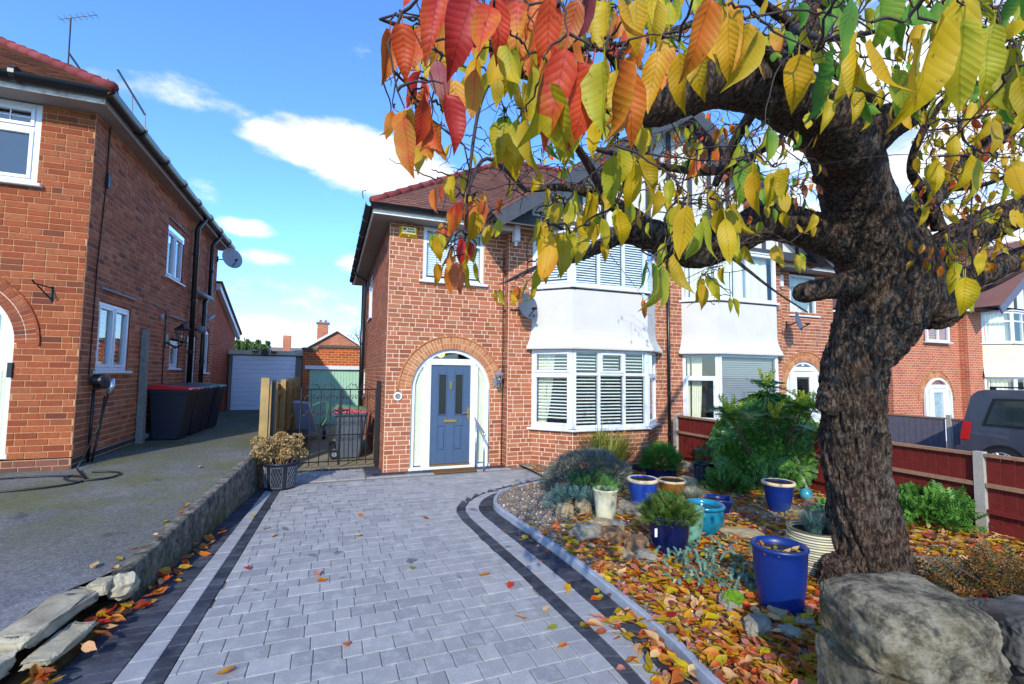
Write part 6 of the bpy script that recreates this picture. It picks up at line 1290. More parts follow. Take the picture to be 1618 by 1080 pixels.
m = MB(); q = g_nv - RIGHT * R_nv * .8 + Vector((0, 0, H_nv * .62)) - FWD * R_nv * .62; m.box(-.012, .012, -.003, .003, -.04, .04, lambda a, b, c: q + RIGHT * a - FWD * b + Vector((0, 0, c))); m.build('price_tag', MT['upvc'], nv)
pot('pale green glazed pot squeezed between the navy and turquoise pots', 1092, 858, 40, 56, [(.6, 0), (.75, .2), (.92, .55), (.98, .85), (1.02, .93), (1.0, 1.0)], GRNP, None, .8, WATERM)
pot('round turquoise glazed bowl pot with thick rim', 1113, 842, 60, 46, [(.55, 0), (.75, .12), (.95, .4), (1.0, .65), (.94, .82), (.92, .88), (1.04, .9), (1.05, .97), (1.0, 1.0)], TURQ, None, .85, WATERM)
pot('low square cobalt blue planter behind the turquoise bowl', 1136, 812, 54, 26, [(.6, 0), (.75, .3), (1.0, .85), (1.04, .9), (1.04, .98), (1.0, 1.0)], BLUE, None, .8, None, 4)
pot('blue pot with cream rim and scroll line before the dark shrub', 1231, 807, 46, 46, [(.62, 0), (.7, .15), (.84, .5), (.95, .85), (.98, .9), (1, 1)], BLUE, CRIM, .95)
pot('tall cream stoneware pot holding small green herb', 957, 826, 39, 54, [(.72, 0), (.8, .3), (.9, .7), (.98, .93), (1.04, .95), (1.04, .99), (1.0, 1.0)], CREAM)
hb = ground_hit(957, 826)
pot('blue pot with cream rim and bare soil by the grey shrub', 1016, 806, 46, 50, [(.68, 0), (.75, .2), (.9, .65), (.98, .9), (1, 1)], BLUE2, CRIM, .95)
pot('ochre brown pot with pale cream rim behind the fern pot', 1062, 792, 42, 34, [(.66, 0), (.75, .2), (.9, .65), (.98, .9), (1, 1)], OCH, CRIM, .95)
fbp, g_fb, R_fb, H_fb = pot('square blue planter holding a bushy green herb near the bay', 1046, 758, 62, 20, [(.9, 0), (.95, .5), (1.0, .95), (1.0, 1.0)], NAVY, None, .9, None, 4)
SIL = plain('dark pewter', C(44, 47, 54), .45, .2, 10, metal=.4); SILH = plain('silver lattice paint', C(112, 118, 128), .45, .1, 10, metal=.4)
def lattice_pot(label, g, R, H):
    t = thing('lattice_planter', label, 'pot', tuple(g)); m = MB(); m.lathe([(R * .82, 0), (R * .86, .02), (R * .92, H * .5), (R * .98, H * .93), (R * 1.03, H * .95), (R * 1.03, H), (R * .9, H), (R * .86, H * .85)], g, 40); m.disc(g + Vector((0, 0, .004)), R * .8, 30); m.build('vessel', SIL, t, True); m = MB(); m.disc(g + Vector((0, 0, H * .88)), R * .88, 30); m.build('soil', SOIL, t)
    rad = lambda z: R * (.86 + .12 * z / H / .93) + .004; P = lambda a, z: g + Vector((math.cos(a) * rad(z), math.sin(a) * rad(z), z)); k = 0
    for s in range(6):
        a0 = s * math.pi / 3; w = .72
        for zz in (.1 * H, .86 * H): m = MB(); m.tube([P(a0 + w * i / 8, zz) for i in range(9)], .004, 4, False); m.build('moulding', SILH, t)
        for sg in (0, 1):
            for i in range(-2, 4):
                pts = []
                for q in range(9):
                    u = (i + q / 8 * 3) / 4; z = .1 * H + .76 * H * q / 8
                    if 0 <= u <= 1: pts.append(P(a0 + w * (u if sg else 1 - u), z))
                if len(pts) > 1: m = MB(); m.tube(pts, .0026, 4, False); m.build('lattice_bar', SILH, t)
        for e in (0, w): m = MB(); m.tube([P(a0 + e, .1 * H), P(a0 + e, .86 * H)], .004, 4, False); m.build('moulding', SILH, t)
    return t
gh = Vector((-.657, 8.05, .0)); lattice_pot('dark lattice planter of dried hydrangeas at the end of the wall', gh, .24, .4)
gl = ground_hit(1112, 764); lattice_pot('small dark lattice planter with green sprigs by the garden table', gl, .165, .36)
# ------------------------------------------------------------------ plants
def plant(name, label, cat, loc): return thing(name, label, cat, tuple(loc))
def blades(mb, c, n, h, spread, w, rnd, droop=.5):
    for _ in range(n):
        a = rnd.uniform(0, 6.283); r = rnd.random() ** .5 * spread * .25; b = Vector(c) + Vector((math.cos(a) * r, math.sin(a) * r, 0)); d = Vector((math.cos(a), math.sin(a), 0)); hh = h * rnd.uniform(.6, 1.05); out = spread * rnd.uniform(.2, 1); s = Vector((-d.y, d.x, 0)) * w * rnd.uniform(.6, 1); k = len(mb.v); N = 5
        for i in range(N + 1):
            t_ = i / N; p = b + d * out * t_ ** 1.5 + Vector((0, 0, hh * (t_ - droop * t_ ** 3 * .8))); ww = (1 - t_ ** 2) + .05; mb.v += [tuple(p + s * ww * .5), tuple(p - s * ww * .5)]
        for i in range(N): mb.f.append((k + 2*i, k + 2*i + 1, k + 2*i + 3, k + 2*i + 2))
def frond_bush(mb, c, rad, n, L, w, rnd, nl=7, updir=.7, surf=.6):
    """sprigs of small leaflets spread through a dome"""
    c = Vector(c)
    for _ in range(n):
        a = rnd.uniform(0, 6.283); ph = math.acos(rnd.uniform(-.05, 1)); rr = surf + (1 - surf) * rnd.random(); d = Vector((math.cos(a) * math.sin(ph), math.sin(a) * math.sin(ph), math.cos(ph))); p = c + Vector((d.x * rad[0], d.y * rad[1], d.z * rad[2])) * rr
        ax = (d + Vector((rnd.gauss(0, .4), rnd.gauss(0, .4), updir * rnd.random()))).normalized(); s = ax.cross(Vector((rnd.gauss(0, 1), rnd.gauss(0, 1), rnd.gauss(0, 1)))).normalized()
        for i in range(nl):
            q = p + ax * L * i / nl
            for sg in (-1, 1): leafq(mb, q, w * 2.2 * (1 - .5 * i / nl), w * .8, ax * .6 + s * sg, ax.cross(s))
def stems(t, c, rad, n, mat, r=.006):
    m = MB()
    for _ in range(n): a = random.uniform(0, 6.283); m.tube([Vector(c), Vector(c) + Vector((math.cos(a) * rad[0] * .3, math.sin(a) * rad[1] * .3, rad[2] * .5)), Vector(c) + Vector((math.cos(a) * rad[0] * .7, math.sin(a) * rad[1] * .7, rad[2] * .85))], [r * 1.5, r, r * .5], 5)
    m.build('stems', plain('plant stem', C(98, 78, 54), .9), t, False, 'stuff')
rp = random.Random(21)
# grey curry-plant mound
g = ground_hit(938, 775); t = plant('grey_shrub', 'rounded grey-green fine-leaved shrub in front of the bay', 'shrub', g); c = g + Vector((.0, .15, .05)); m = MB()
for _ in range(9000):
    a = rp.uniform(0, 6.283); ph = math.acos(rp.uniform(-.1, 1)); d = Vector((math.cos(a) * math.sin(ph), math.sin(a) * math.sin(ph), math.cos(ph))); b = 1 + .16 * noise.noise(d * 3.2) + .1 * noise.noise(d * 8); p = c + Vector((d.x * .68, d.y * .55, d.z * .52)) * b * (.78 + .22 * rp.random()); leafq(m, p, .075, .011, d + Vector((rp.gauss(0, .45), rp.gauss(0, .45), rp.gauss(.3, .45))))
m.build('foliage', foliage_mat('grey green needle', [C(84, 92, 88), C(116, 124, 116), C(70, 76, 66), C(138, 140, 126), C(100, 88, 70)], .15, .7), t, False, 'stuff'); stems(t, g, (.6, .5, .5), 30, None)
# yellow green arching leaves
g = Vector((4.85, 7.45, -.08)); t = plant('arching_grass', 'yellow-green clump of arching strap leaves under the bay window', 'plant', g); m = MB(); blades(m, g, 260, 1.45, .8, .028, rp, .6); blades(m, g + Vector((-.25, 0, 0)), 46, 1.15, .28, .03, rp, .1); m.build('foliage', foliage_mat('strap leaf', [C(112, 132, 40), C(150, 160, 56), C(176, 168, 84), C(90, 116, 36), C(170, 140, 70)], .35), t, False, 'stuff')
# herb in the square planter
t = plant('bushy_herb', 'bushy bright green herb growing in the square blue planter', 'plant', g_fb + Vector((0, 0, H_fb * .9))); m = MB(); frond_bush(m, g_fb + Vector((0, 0, H_fb)), (.34, .3, .4), 620, .13, .016, rp, 8); m.build('foliage', foliage_mat('herb green', [C(58, 112, 34), C(82, 138, 44), C(40, 88, 30)], .3), t, False, 'stuff'); stems(t, g_fb + Vector((0, 0, H_fb * .85)), (.3, .3, .4), 20, None, .004)
# feathery plant in the navy pot
t = plant('feathery_plant', 'feathery green plant filling the navy pot', 'plant', g_nv + Vector((0, 0, H_nv * .9))); m = MB(); frond_bush(m, g_nv + Vector((0, 0, H_nv * .85)), (.25, .23, .2), 560, .1, .014, rp, 8); m.build('foliage', foliage_mat('fern green', [C(60, 110, 38), C(86, 136, 48), C(44, 86, 34), C(150, 110, 50)], .3), t, False, 'stuff'); stems(t, g_nv + Vector((0, 0, H_nv * .8)), (.2, .2, .25), 14, None, .004)
# herb in the cream pot
gg = hb + Vector((0, 0, .34)); t = plant('small_herb', 'small bright green herb growing in the tall cream pot', 'plant', gg); m = MB(); frond_bush(m, gg, (.12, .12, .16), 60, .1, .013, rp, 5); m.build('foliage', foliage_mat('bright herb', [C(96, 150, 60), C(120, 170, 74)], .35), t, False, 'stuff'); stems(t, gg - Vector((0, 0, .04)), (.1, .1, .15), 8, None, .003)
# blue fescue
gg = g_str + Vector((0, 0, H_str * .9)); t = plant('blue_fescue', 'tuft of fine blue-green grass in the ribbed striped pot', 'plant', gg); m = MB(); blades(m, gg, 700, .3, .32, .004, rp, .5); m.build('foliage', foliage_mat('blue grass', [C(88, 128, 124), C(112, 148, 140), C(70, 104, 92)], .2), t, False, 'stuff')
# pale cushion grass, blue leaved plants, hellebore
g = ground_hit(1092, 796); t = plant('cushion_grass', 'pale grey cushion of fine grass behind the turquoise bowl', 'plant', g); m = MB(); blades(m, g + Vector((0, 0, .05)), 800, .26, .28, .004, rp, .5); m.build('foliage', foliage_mat('pale grass', [C(160, 166, 140), C(184, 186, 160), C(130, 140, 112)], .2), t, False, 'stuff')
for (px, py, lab, rad, n, L, w, cols, nm) in ((905, 800, 'low blue-green spreading plant at the kerb end of the bed', (.36, .3, .2), 210, .14, .02, [C(72, 108, 104), C(96, 132, 124), C(56, 86, 82)], 'blue_spurge'), (932, 783, 'leafy dark green plant behind the tall cream pot', (.34, .28, .3), 120, .2, .034, [C(52, 92, 54), C(76, 118, 66), C(40, 72, 46)], 'leafy_plant'), (1148, 778, 'hellebore-like clump of broad green leaves before the big shrub', (.34, .3, .3), 120, .16, .04, [C(70, 118, 44), C(96, 140, 56), C(50, 90, 40)], 'leafy_plant'), (1478, 826, 'spreading bush of mid-green leaves against the red fence', (.55, .42, .36), 260, .16, .045, [C(74, 128, 46), C(104, 154, 60), C(52, 96, 40)], 'leafy_plant'), (1185, 775, 'small yellow-green tuft beside the hellebore clump', (.16, .16, .14), 60, .12, .018, [C(140, 160, 60), C(160, 176, 80)], 'leafy_plant'), (1310, 815, 'small green sprigs beside the wire planter', (.16, .14, .14), 50, .1, .03, [C(90, 150, 50), C(70, 128, 44)], 'leafy_plant')):
    g = ground_hit(px, py); t = plant(nm, lab, 'plant', g); m = MB(); frond_bush(m, g + Vector((0, 0, .02)), rad, n, L, w, rp, 5, .4, .45); m.build('foliage', foliage_mat(nm + ' leaf', cols, .25), t, False, 'stuff'); stems(t, g, rad, 14, None)
g = ground_hit(1545, 968); t = plant('autumn_bush', 'dark wet green and rust bush on the ground beyond the stone wall', 'shrub', g); m = MB(); frond_bush(m, g + Vector((.15, -.1, .05)), (.62, .42, .42), 420, .16, .017, rp, 6, .3, .4); m.build('foliage', foliage_mat('rusty leaf', [C(44, 60, 36), C(84, 88, 44), C(130, 66, 34), C(150, 110, 44), C(60, 78, 50)], .25), t, False, 'stuff'); stems(t, g + Vector((.15, -.1, 0)), (.5, .4, .4), 20, None)
# creeping blue sedum, stem by stem
SED = foliage_mat('sedum', [C(104, 140, 128), C(126, 160, 146), C(86, 120, 108), C(112, 148, 112)], .15, .55); sedc = thing('creeping_sedum', 'blue-green creeping sedum stems among the fallen leaves', 'plant', tuple(ground_hit(1095, 900)))
for (px, py, n) in ((1080, 882, 16), (1100, 895, 12), (1062, 890, 8), (1150, 888, 10), (1120, 915, 10), (1168, 872, 7), (1140, 860, 7), (1090, 920, 9), (1160, 925, 10), (1200, 935, 9), (1108, 860, 6), (1075, 905, 6), (1185, 905, 6), (1500, 912, 8), (1522, 930, 8), (1560, 930, 5)):
    for _ in range(n):
        q = ground_hit(px + rp.gauss(0, 14), py + rp.gauss(0, 6)); a = rp.uniform(0, 6.283); d = Vector((math.cos(a), math.sin(a), rp.uniform(.1, .6))); L = rp.uniform(.06, .13); m = MB(); q.z += .03
        for i in range(9):
            c0 = q + d * L * i / 9 + Vector((0, 0, .03 * math.sin(i / 9 * 3)))
            for j in range(7): b = 2 * math.pi * (j / 7 + i * .09); e = d.orthogonal().normalized(); e = Matrix.Rotation(b, 3, d) @ e; leafq(m, c0, .022, .01, e + d * .7, d)
        m.build('sedum_stem', SED, sedc)
# dried hydrangea heads
t = plant('dried_hydrangea', 'dried tan hydrangea flower heads on bare stems in the dark lattice planter', 'plant', gh + Vector((0, 0, .3))); HYD = foliage_mat('dried petal', [C(176, 146, 92), C(150, 118, 70), C(196, 168, 116), C(130, 96, 56)], .2, .8); heads = [(-.26, .32), (-.15, .42), (-.02, .46), (.1, .42), (.2, .34), (-.3, .22), (-.1, .3), (.04, .33), (.16, .24), (.27, .16), (-.2, .12), (-.05, .16), (-.34, .4), (.0, .5), (-.36, .08), (.2, .44), (.08, .2), (-.24, .3)]
for (dx, dz) in heads:
    hc = gh + Vector((dx, rp.uniform(-.18, .18), .36 + dz * .8 + .02)); m = MB()
    for _ in range(170): d = Vector((rp.gauss(0, 1), rp.gauss(0, 1), rp.gauss(.3, 1))).normalized(); leafq(m, hc + Vector((d.x * .1, d.y * .1, d.z * .07)) * rp.uniform(.75, 1), .03, .03, d + Vector((rp.gauss(0, .8), rp.gauss(0, .8), rp.gauss(0, .8))))
    m.build('flower_head', HYD, t); m = MB(); m.tube([gh + Vector((dx * .3, 0, .3)), gh + Vector((dx * .6, (hc.y - gh.y) * .5, .3 + (hc.z - gh.z - .3) * .5)), hc], .006, 5); m.build('stem', plain('tan stem', C(140, 110, 64), .9), t)
# mahonia
g = ground_hit(1228, 772); t = plant('mahonia_shrub', 'big dark green mahonia shrub with yellow flower spikes by the red fence', 'shrub', g); mc = g + Vector((.2, .35, 0)); m = MB(); fm = MB(); st = MB(); stalk = MB()
ros = []
for _ in range(210):
    a = rp.uniform(0, 6.283); ph = math.acos(rp.uniform(-.05, 1)); d = Vector((math.cos(a) * math.sin(ph), math.sin(a) * math.sin(ph), math.cos(ph))); b = rp.uniform(.62, 1.0); ros.append((mc + Vector((0, 0, .38)) + Vector((d.x * .92, d.y * .75, d.z * 1.06)) * b, d))
tops = [(1212, 598), (1150, 640), (1258, 640), (1225, 648), (1285, 632), (1268, 632), (1160, 650), (1298, 675)]
for (px, py) in tops: ros.append((at(px, py + 14, 6.75 + rp.uniform(-.15, .3)), Vector((0, -.2, 1))))
for k_, (p, d) in enumerate(ros):
    st.tube([mc + Vector((rp.gauss(0, .08), rp.gauss(0, .08), 0)), mc.lerp(p, .5) + Vector((0, 0, -.05)), p], [.02, .014, .009], 5)
    for i in range(9):
        a = 2 * math.pi * i / 9 + rp.uniform(-.2, .2); e = d.orthogonal().normalized(); e = Matrix.Rotation(a, 3, d) @ e; ax = (e + d * rp.uniform(.15, .7)).normalized(); L = rp.uniform(.28, .42); s = ax.cross(d).normalized(); nn = s.cross(ax)
        for j in range(1, 10):
            u = j / 9; q = p + ax * L * u - d * .12 * u * u * L / .3
            for sg in ((-1, 1) if j < 9 else (0,)): leafq(m, q, .1 * (1.1 - .5 * abs(u - .45)), .045, ax * .55 + s * sg * 1.0 - nn * -.1 if sg else ax, nn)
    if k_ >= 210:
        for i in range(9):
            a = 2 * math.pi * i / 9 + rp.uniform(-.3, .3); dd = Vector((math.cos(a) * .45, math.sin(a) * .45, 1)).normalized(); L = rp.uniform(.2, .32); stalk.tube([p, p + dd * L], .004, 4)
            for j in range(40): fmq = p + dd * L * (.12 + .88 * j / 40); leafq(fm, fmq, .03, .02, dd * .3 + Vector((rp.gauss(0, 1), rp.gauss(0, 1), rp.gauss(0, .6))))
m.build('foliage', foliage_mat('mahonia leaf', [C(58, 104, 40), C(80, 130, 50), C(48, 88, 38), C(116, 156, 58), C(70, 118, 46)], .25, .32, .5), t, False, 'stuff'); fm.build('flower_spikes', foliage_mat('mahonia flower', [C(200, 204, 40), C(170, 190, 50), C(214, 210, 60)], .35), t, False, 'stuff'); st.build('stems', plain('mahonia stem', C(88, 70, 50), .9), t, False, 'stuff'); stalk.build('flower_stalks', plain('flower stalk', C(150, 160, 60), .8), t, False, 'stuff')
# small garden table with a blue trough and trailing plant
gt_ = ground_hit(1122, 752) + Vector((.35, .4, 0)); tb = thing('garden_table', 'small round dark garden table before the red fence', 'table', tuple(gt_)); m = MB(); m.lathe([(0, .40), (.26, .4), (.27, .41), (.27, .43), (0, .44)], gt_, 28); m.build('table_top', plain('slate table top', C(66, 72, 86), .5), tb); m = MB(); m.lathe([(.16, 0), (.15, .03), (.05, .06), (.04, .4)], gt_, 14); m.build('pedestal', MT['iron'], tb)
gb = gt_ + Vector((.35, -.05, .44)); st2 = MB(); st2.lathe([(.1, -.45), (.06, -.3), (.06, -.06), (.14, 0)], gb, 12); o = st2.build('pot_stand', MT['iron']); tag(o, 'black stand under the blue trough by the red fence', 'stand')
pot('wide cobalt blue bowl on a stand in front of the red fence', 0, 0, 52, 22, [(.5, 0), (.75, .3), (.95, .8), (1.02, .95), (1.0, 1.0)], BLUE, ground=gb); t = plant('trailing_plant', 'wispy green plant growing in the wide blue bowl on its stand', 'plant', gb + Vector((0, 0, .2))); m = MB(); frond_bush(m, gb + Vector((-.05, 0, .2)), (.34, .2, .22), 70, .16, .02, rp, 5); m.build('foliage', foliage_mat('wispy leaf', [C(110, 124, 66), C(86, 112, 56)], .3), t, False, 'stuff')
gg = gl + Vector((.06, -.02, .33)); t = plant('lattice_sprig', 'green sprigs growing in the small dark lattice planter', 'plant', gg); m = MB(); frond_bush(m, gg, (.2, .18, .26), 50, .14, .02, rp, 5); m.build('foliage', foliage_mat('sprig leaf', [C(84, 126, 60), C(60, 100, 48)], .3), t, False, 'stuff')
gw_ = ground_hit(1302, 812); wp = thing('wire_planter', 'low grey wire basket planter beside the tree', 'planter', tuple(gw_))
for (r, z) in ((.2, .16), (.17, .02), (.19, .09)): m = MB(); m.tube([gw_ + Vector((r * math.cos(a), r * math.sin(a), z)) for a in [2 * math.pi * i / 28 for i in range(29)]], .006, 5, False); m.build('ring', MT['lead'], wp)
for i in range(20): a = 2 * math.pi * i / 20; m = MB(); m.tube([gw_ + Vector((.17 * math.cos(a), .17 * math.sin(a), .0)), gw_ + Vector((.2 * math.cos(a), .2 * math.sin(a), .16))], .004, 4, False); m.build('wire', MT['lead'], wp)
gq = ground_hit(1274, 792); m = MB(); m.blob(gq + Vector((0, 0, .1)), .085, 3, .02); o = m.build('glazed_ball', glaze('turquoise ball glaze', C(60, 150, 160)), None, True); tag(o, 'turquoise glazed garden ball beside the wire planter', 'ornament')
# ------------------------------------------------------------------ the cherry tree
TREE = thing('cherry_tree', 'old cherry tree with gnarled dark trunk and autumn leaves overhanging the drive', 'tree', tuple(at(1390, 935, 3.95)))
TREE.location.z = .03
def limb(pts, sub=6):
    """pixel/depth/width stations -> smooth 3-D stations with radii"""
    P = [at(p[0], p[1], p[2]) for p in pts]; R = [p[3] * p[2] / F_PX / 2 * F_PX / math.hypot(F_PX, p[0] - CX) for p in pts]; out = []
    for i in range(len(P) - 1):
        p0, p1, p2, p3 = (P[max(0, min(len(P) - 1, j))] for j in (i - 1, i, i + 1, i + 2))
        for k in range(sub):
            t_ = k / sub; q = .5 * (2 * p1 + (p2 - p0) * t_ + (2 * p0 - 5 * p1 + 4 * p2 - p3) * t_ * t_ + (3 * p1 - p0 - 3 * p2 + p3) * t_ ** 3); out.append((q, R[i] + (R[i+1] - R[i]) * t_))
    out.append((P[-1], R[-1])); return out
TR_L = [[(1394, 990, 3.95, 185), (1390, 940, 3.95, 160), (1380, 900, 3.95, 138), (1368, 840, 3.95, 120), (1355, 760, 3.95, 106), (1348, 690, 3.93, 104), (1347, 640, 3.9, 103), (1350, 590, 3.9, 104), (1364, 545, 3.9, 116), (1388, 500, 3.9, 150), (1400, 450, 3.88, 165), (1396, 405, 3.85, 165)],
        [(1402, 430, 3.85, 160), (1366, 350, 3.75, 128), (1346, 285, 3.6, 116), (1330, 225, 3.35, 122), (1285, 178, 3.1, 108), (1220, 145, 2.85, 94), (1150, 125, 2.65, 86), (1090, 138, 2.5, 82), (1020, 165, 2.4, 76), (950, 152, 2.3, 60), (880, 120, 2.2, 42), (800, 95, 2.1, 26)],
        [(1340, 240, 3.4, 110), (1390, 200, 3.3, 82), (1436, 182, 3.25, 50)],
        [(1225, 140, 2.85, 92), (1258, 75, 2.95, 78), (1300, 5, 3.05, 66), (1350, -90, 3.2, 58), (1420, -220, 3.4, 32), (1500, -330, 3.6, 8)],
        [(1385, 405, 3.85, 110), (1310, 372, 3.8, 76), (1256, 355, 3.75, 66), (1206, 350, 3.7, 66), (1150, 378, 3.65, 64), (1102, 396, 3.6, 60), (1046, 380, 3.5, 55), (998, 366, 3.4, 42), (955, 385, 3.3, 24), (900, 412, 3.2, 12)],
        [(1370, 440, 3.8, 64), (1310, 455, 3.7, 42), (1268, 462, 3.65, 35)],
        [(1430, 440, 3.88, 112), (1480, 402, 3.9, 82), (1530, 368, 3.9, 76), (1618, 332, 3.85, 72), (1720, 300, 3.8, 60), (1830, 255, 3.7, 36), (1960, 190, 3.6, 12)],
        [(1465, 475, 3.95, 92), (1520, 446, 4.05, 56), (1618, 404, 4.2, 46), (1740, 362, 4.3, 34), (1890, 318, 4.4, 10)],
        [(1440, 465, 3.88, 130), (1480, 488, 3.86, 88), (1502, 492, 3.85, 50)],
        [(1400, 405, 3.95, 110), (1440, 345, 4.1, 62), (1475, 300, 4.3, 55), (1530, 255, 4.6, 45), (1600, 200, 4.9, 36), (1700, 130, 5.2, 25), (1800, 60, 5.5, 8)],
        [(1330, 610, 3.86, 60), (1312, 640, 3.82, 36)], [(1325, 900, 3.85, 60), (1322, 935, 3.82, 60)], [(1440, 920, 3.8, 60), (1452, 950, 3.75, 60)]]
m = MB()
for L in TR_L:
    s = limb(L); m.tube([q for q, r in s], [r for q, r in s], 20); m.blob(s[-1][0], s[-1][1] * .98, 2, .05)
    m.blob(s[0][0], s[0][1] * .98, 2, .05)
raw = bpy.data.objects.new('raw', m.mesh('raw', MT['iron'])); COL.objects.link(raw); md = raw.modifiers.new('r', 'REMESH'); md.mode = 'VOXEL'; md.voxel_size = .0105
dg = bpy.context.evaluated_depsgraph_get(); tm = bpy.data.meshes.new_from_object(raw.evaluated_get(dg)); bpy.data.objects.remove(raw)
nv_ = len(tm.vertices); co = np.empty(nv_ * 3); no = np.empty(nv_ * 3); tm.vertices.foreach_get('co', co); tm.vertices.foreach_get('normal', no); co = co.reshape(-1, 3); no = no.reshape(-1, 3)
# relax the voxel steps
ed = np.empty(len(tm.edges) * 2, dtype=np.int64); tm.edges.foreach_get('vertices', ed); ed = ed.reshape(-1, 2)
deg = np.bincount(ed.ravel(), minlength=nv_).astype(float)
for _ in range(4):
    acc = np.zeros_like(co); np.add.at(acc, ed[:, 0], co[ed[:, 1]]); np.add.at(acc, ed[:, 1], co[ed[:, 0]]); co = co * .4 + .6 * acc / np.maximum(deg, 1)[:, None]
axis0 = at(1385, 800, 3.95)
for i in range(nv_):
    v_ = Vector(co[i]); h = v_.z; trunkish = 1 - smooth(1.9, 2.5, h)
    ang = math.atan2(v_.y - axis0.y, v_.x - axis0.x); tw = h * 1.1 * trunkish
    s_ = Vector((math.cos(ang + tw) * 2.6, math.sin(ang + tw) * 2.6, h * 1.1)); big = noise.noise(s_ * .9) * .5 + noise.noise(s_ * 2.0) * .5
    kx, kz = v_.x + h * .12 * trunkish, h * (.25 if trunkish > .5 else .9); a = noise.noise(Vector((kx * 15, v_.y * 15, kz * 13))); b = noise.noise(Vector((kx * 36, v_.y * 36, kz * 34)))
    rid_ = (1 - 2 * abs(a)) * .6 + (1 - 2 * abs(b)) * .4
    d = trunkish * (.045 * big + .042 * (rid_ - .45)) + (1 - trunkish) * (.018 * noise.noise(v_ * 5) + .009 * (rid_ - .3))
    co[i] += no[i] * d
tm.vertices.foreach_set('co', co.ravel()); tm.polygons.foreach_set('use_smooth', [True] * len(tm.polygons)); tm.materials.clear()
t = NT('cherry bark'); p = t.pos(); s_ = t.n('SeparateXYZ'); t.l(p, s_.inputs[0]); mp = t.n('Mapping'); mp.inputs['Scale'].default_value = (1, 1, .38); t.l(p, mp.inputs[0]); n1 = t.noise(mp.outputs[0], 42, 9, .75, .5); n2 = t.noise(p, 70, 4, .6)
col = t.ramp(n1, [(.37, C(22, 16, 13)), (.46, C(58, 46, 38)), (.53, C(98, 82, 68)), (.6, C(142, 124, 108)), (.68, C(76, 60, 49))])
lich = t.rng(t.noise(p, 5.5, 6, .65), .56, .68, 0, .55); col = t.mix(lich, col, C(118, 118, 112)); col = t.mix(t.rng(n2, .45, .7, 0, .5), col, C(24, 17, 14)); col = t.mix(t.math('MULTIPLY', t.rng(t.noise(p, 3, 4), .5, .7), .35), col, C(96, 62, 38)); t.bump(n1, 1., .05); BARK = t.fin(col, .92, .2); tm.materials.append(BARK)
link('trunk', tm, TREE)
TWIGM = plain('twig bark', C(58, 44, 40), .8, .3, 30, .3, 80)
BR = [[(1385, 165, 3.2, 26), (1310, 100, 2.9, 20), (1250, 40, 2.6, 18), (1200, 0, 2.4, 15), (1150, -60, 2.2, 12)], [(1484, 362, 3.9, 28), (1470, 315, 3.85, 22), (1440, 268, 3.75, 18), (1462, 200, 3.6, 15), (1520, 130, 3.4, 12), (1618, 60, 3.2, 10)], [(1130, 292, 3.6, 12), (1150, 245, 3.6, 17), (1180, 190, 3.4, 20), (1222, 140, 2.95, 26)], [(1235, 215, 3.6, 10), (1190, 245, 3.5, 14), (1130, 270, 3.4, 15), (1060, 265, 3.2, 13), (1000, 250, 3, 10), (930, 232, 2.8, 7)],
      [(1046, 380, 3.5, 34), (1000, 340, 3.4, 28), (960, 318, 3.3, 22), (900, 296, 3.2, 14), (830, 300, 3.1, 8)], [(1020, 165, 2.4, 34), (960, 75, 2.0, 22), (900, 78, 1.5, 14), (880, 60, 1.25, 11)], [(1290, 178, 3.1, 30), (1200, 70, 2.3, 18), (1130, 30, 1.8, 12), (1030, 62, 1.5, 9), (880, 80, 1.25, 6)], [(880, 120, 2.2, 26), (800, 80, 1.9, 18), (720, 60, 1.5, 12), (650, 45, 1.2, 8), (600, 30, 1.1, 4)], [(960, 318, 3.3, 18), (930, 260, 3.0, 14), (890, 200, 2.7, 10), (860, 140, 2.3, 7)], [(1440, 182, 3.25, 40), (1490, 110, 2.9, 18), (1500, 30, 2.4, 14), (1480, -40, 2, 10)], [(1250, 40, 2.6, 16), (1300, 60, 2.1, 12), (1380, 50, 1.6, 9), (1480, 20, 1.3, 7)],
      [(1470, 445, 4.0, 16), (1540, 460, 3.7, 10), (1618, 425, 3.5, 8)], [(1150, 400, 3.5, 8), (1180, 425, 3.35, 6), (1225, 460, 3.25, 4), (1276, 493, 3.2, 3)], [(955, 385, 3.3, 9), (900, 405, 2.8, 6), (850, 420, 2.4, 5), (800, 445, 2.1, 4)], [(830, 300, 3.1, 8), (770, 250, 2.4, 6), (730, 330, 1.9, 5), (705, 390, 1.7, 4)], [(800, 80, 1.9, 10), (760, 160, 1.7, 6), (740, 290, 1.6, 5), (735, 380, 1.5, 3)], [(1530, 255, 4.6, 22), (1560, 220, 4.2, 14), (1640, 190, 3.8, 10)], [(1475, 300, 4.3, 16), (1560, 290, 4.0, 10), (1640, 250, 3.7, 8)]]
nodes = []
for L in BR:
    s = limb(L); m = MB(); m.tube([q for q, r in s], [r for q, r in s], 8, True, .06); m.build('branch', BARK if L[0][3] > 19 else TWIGM, TREE, True); nodes += [q for q, r in s]
for L in TR_L[1:5] + TR_L[6:8]: nodes += [q for q, r in limb(L)]
rt = random.Random(31); TW = MB(); leaves = []
def twig_to(p, r0=.0032, r1=.0014):
    near = min(nodes, key=lambda q: (q - p).length + max(0, p.z - q.z) * .4); d = p - near; n = 7; pts = []
    off = Vector((rt.gauss(0, 1), rt.gauss(0, 1), rt.gauss(.4, .6))) * d.length * .12
    for i in range(n + 1): t_ = i / n; pts.append(near.lerp(p, t_) + off * math.sin(math.pi * t_) + Vector((rt.gauss(0, .0025), rt.gauss(0, .0025), rt.gauss(0, .0025))) * (0 < i < n))
    TW.tube(pts, [r0 + (r1 - r0) * i / n for i in range(n + 1)], 5, False); nodes.extend(pts[2:])
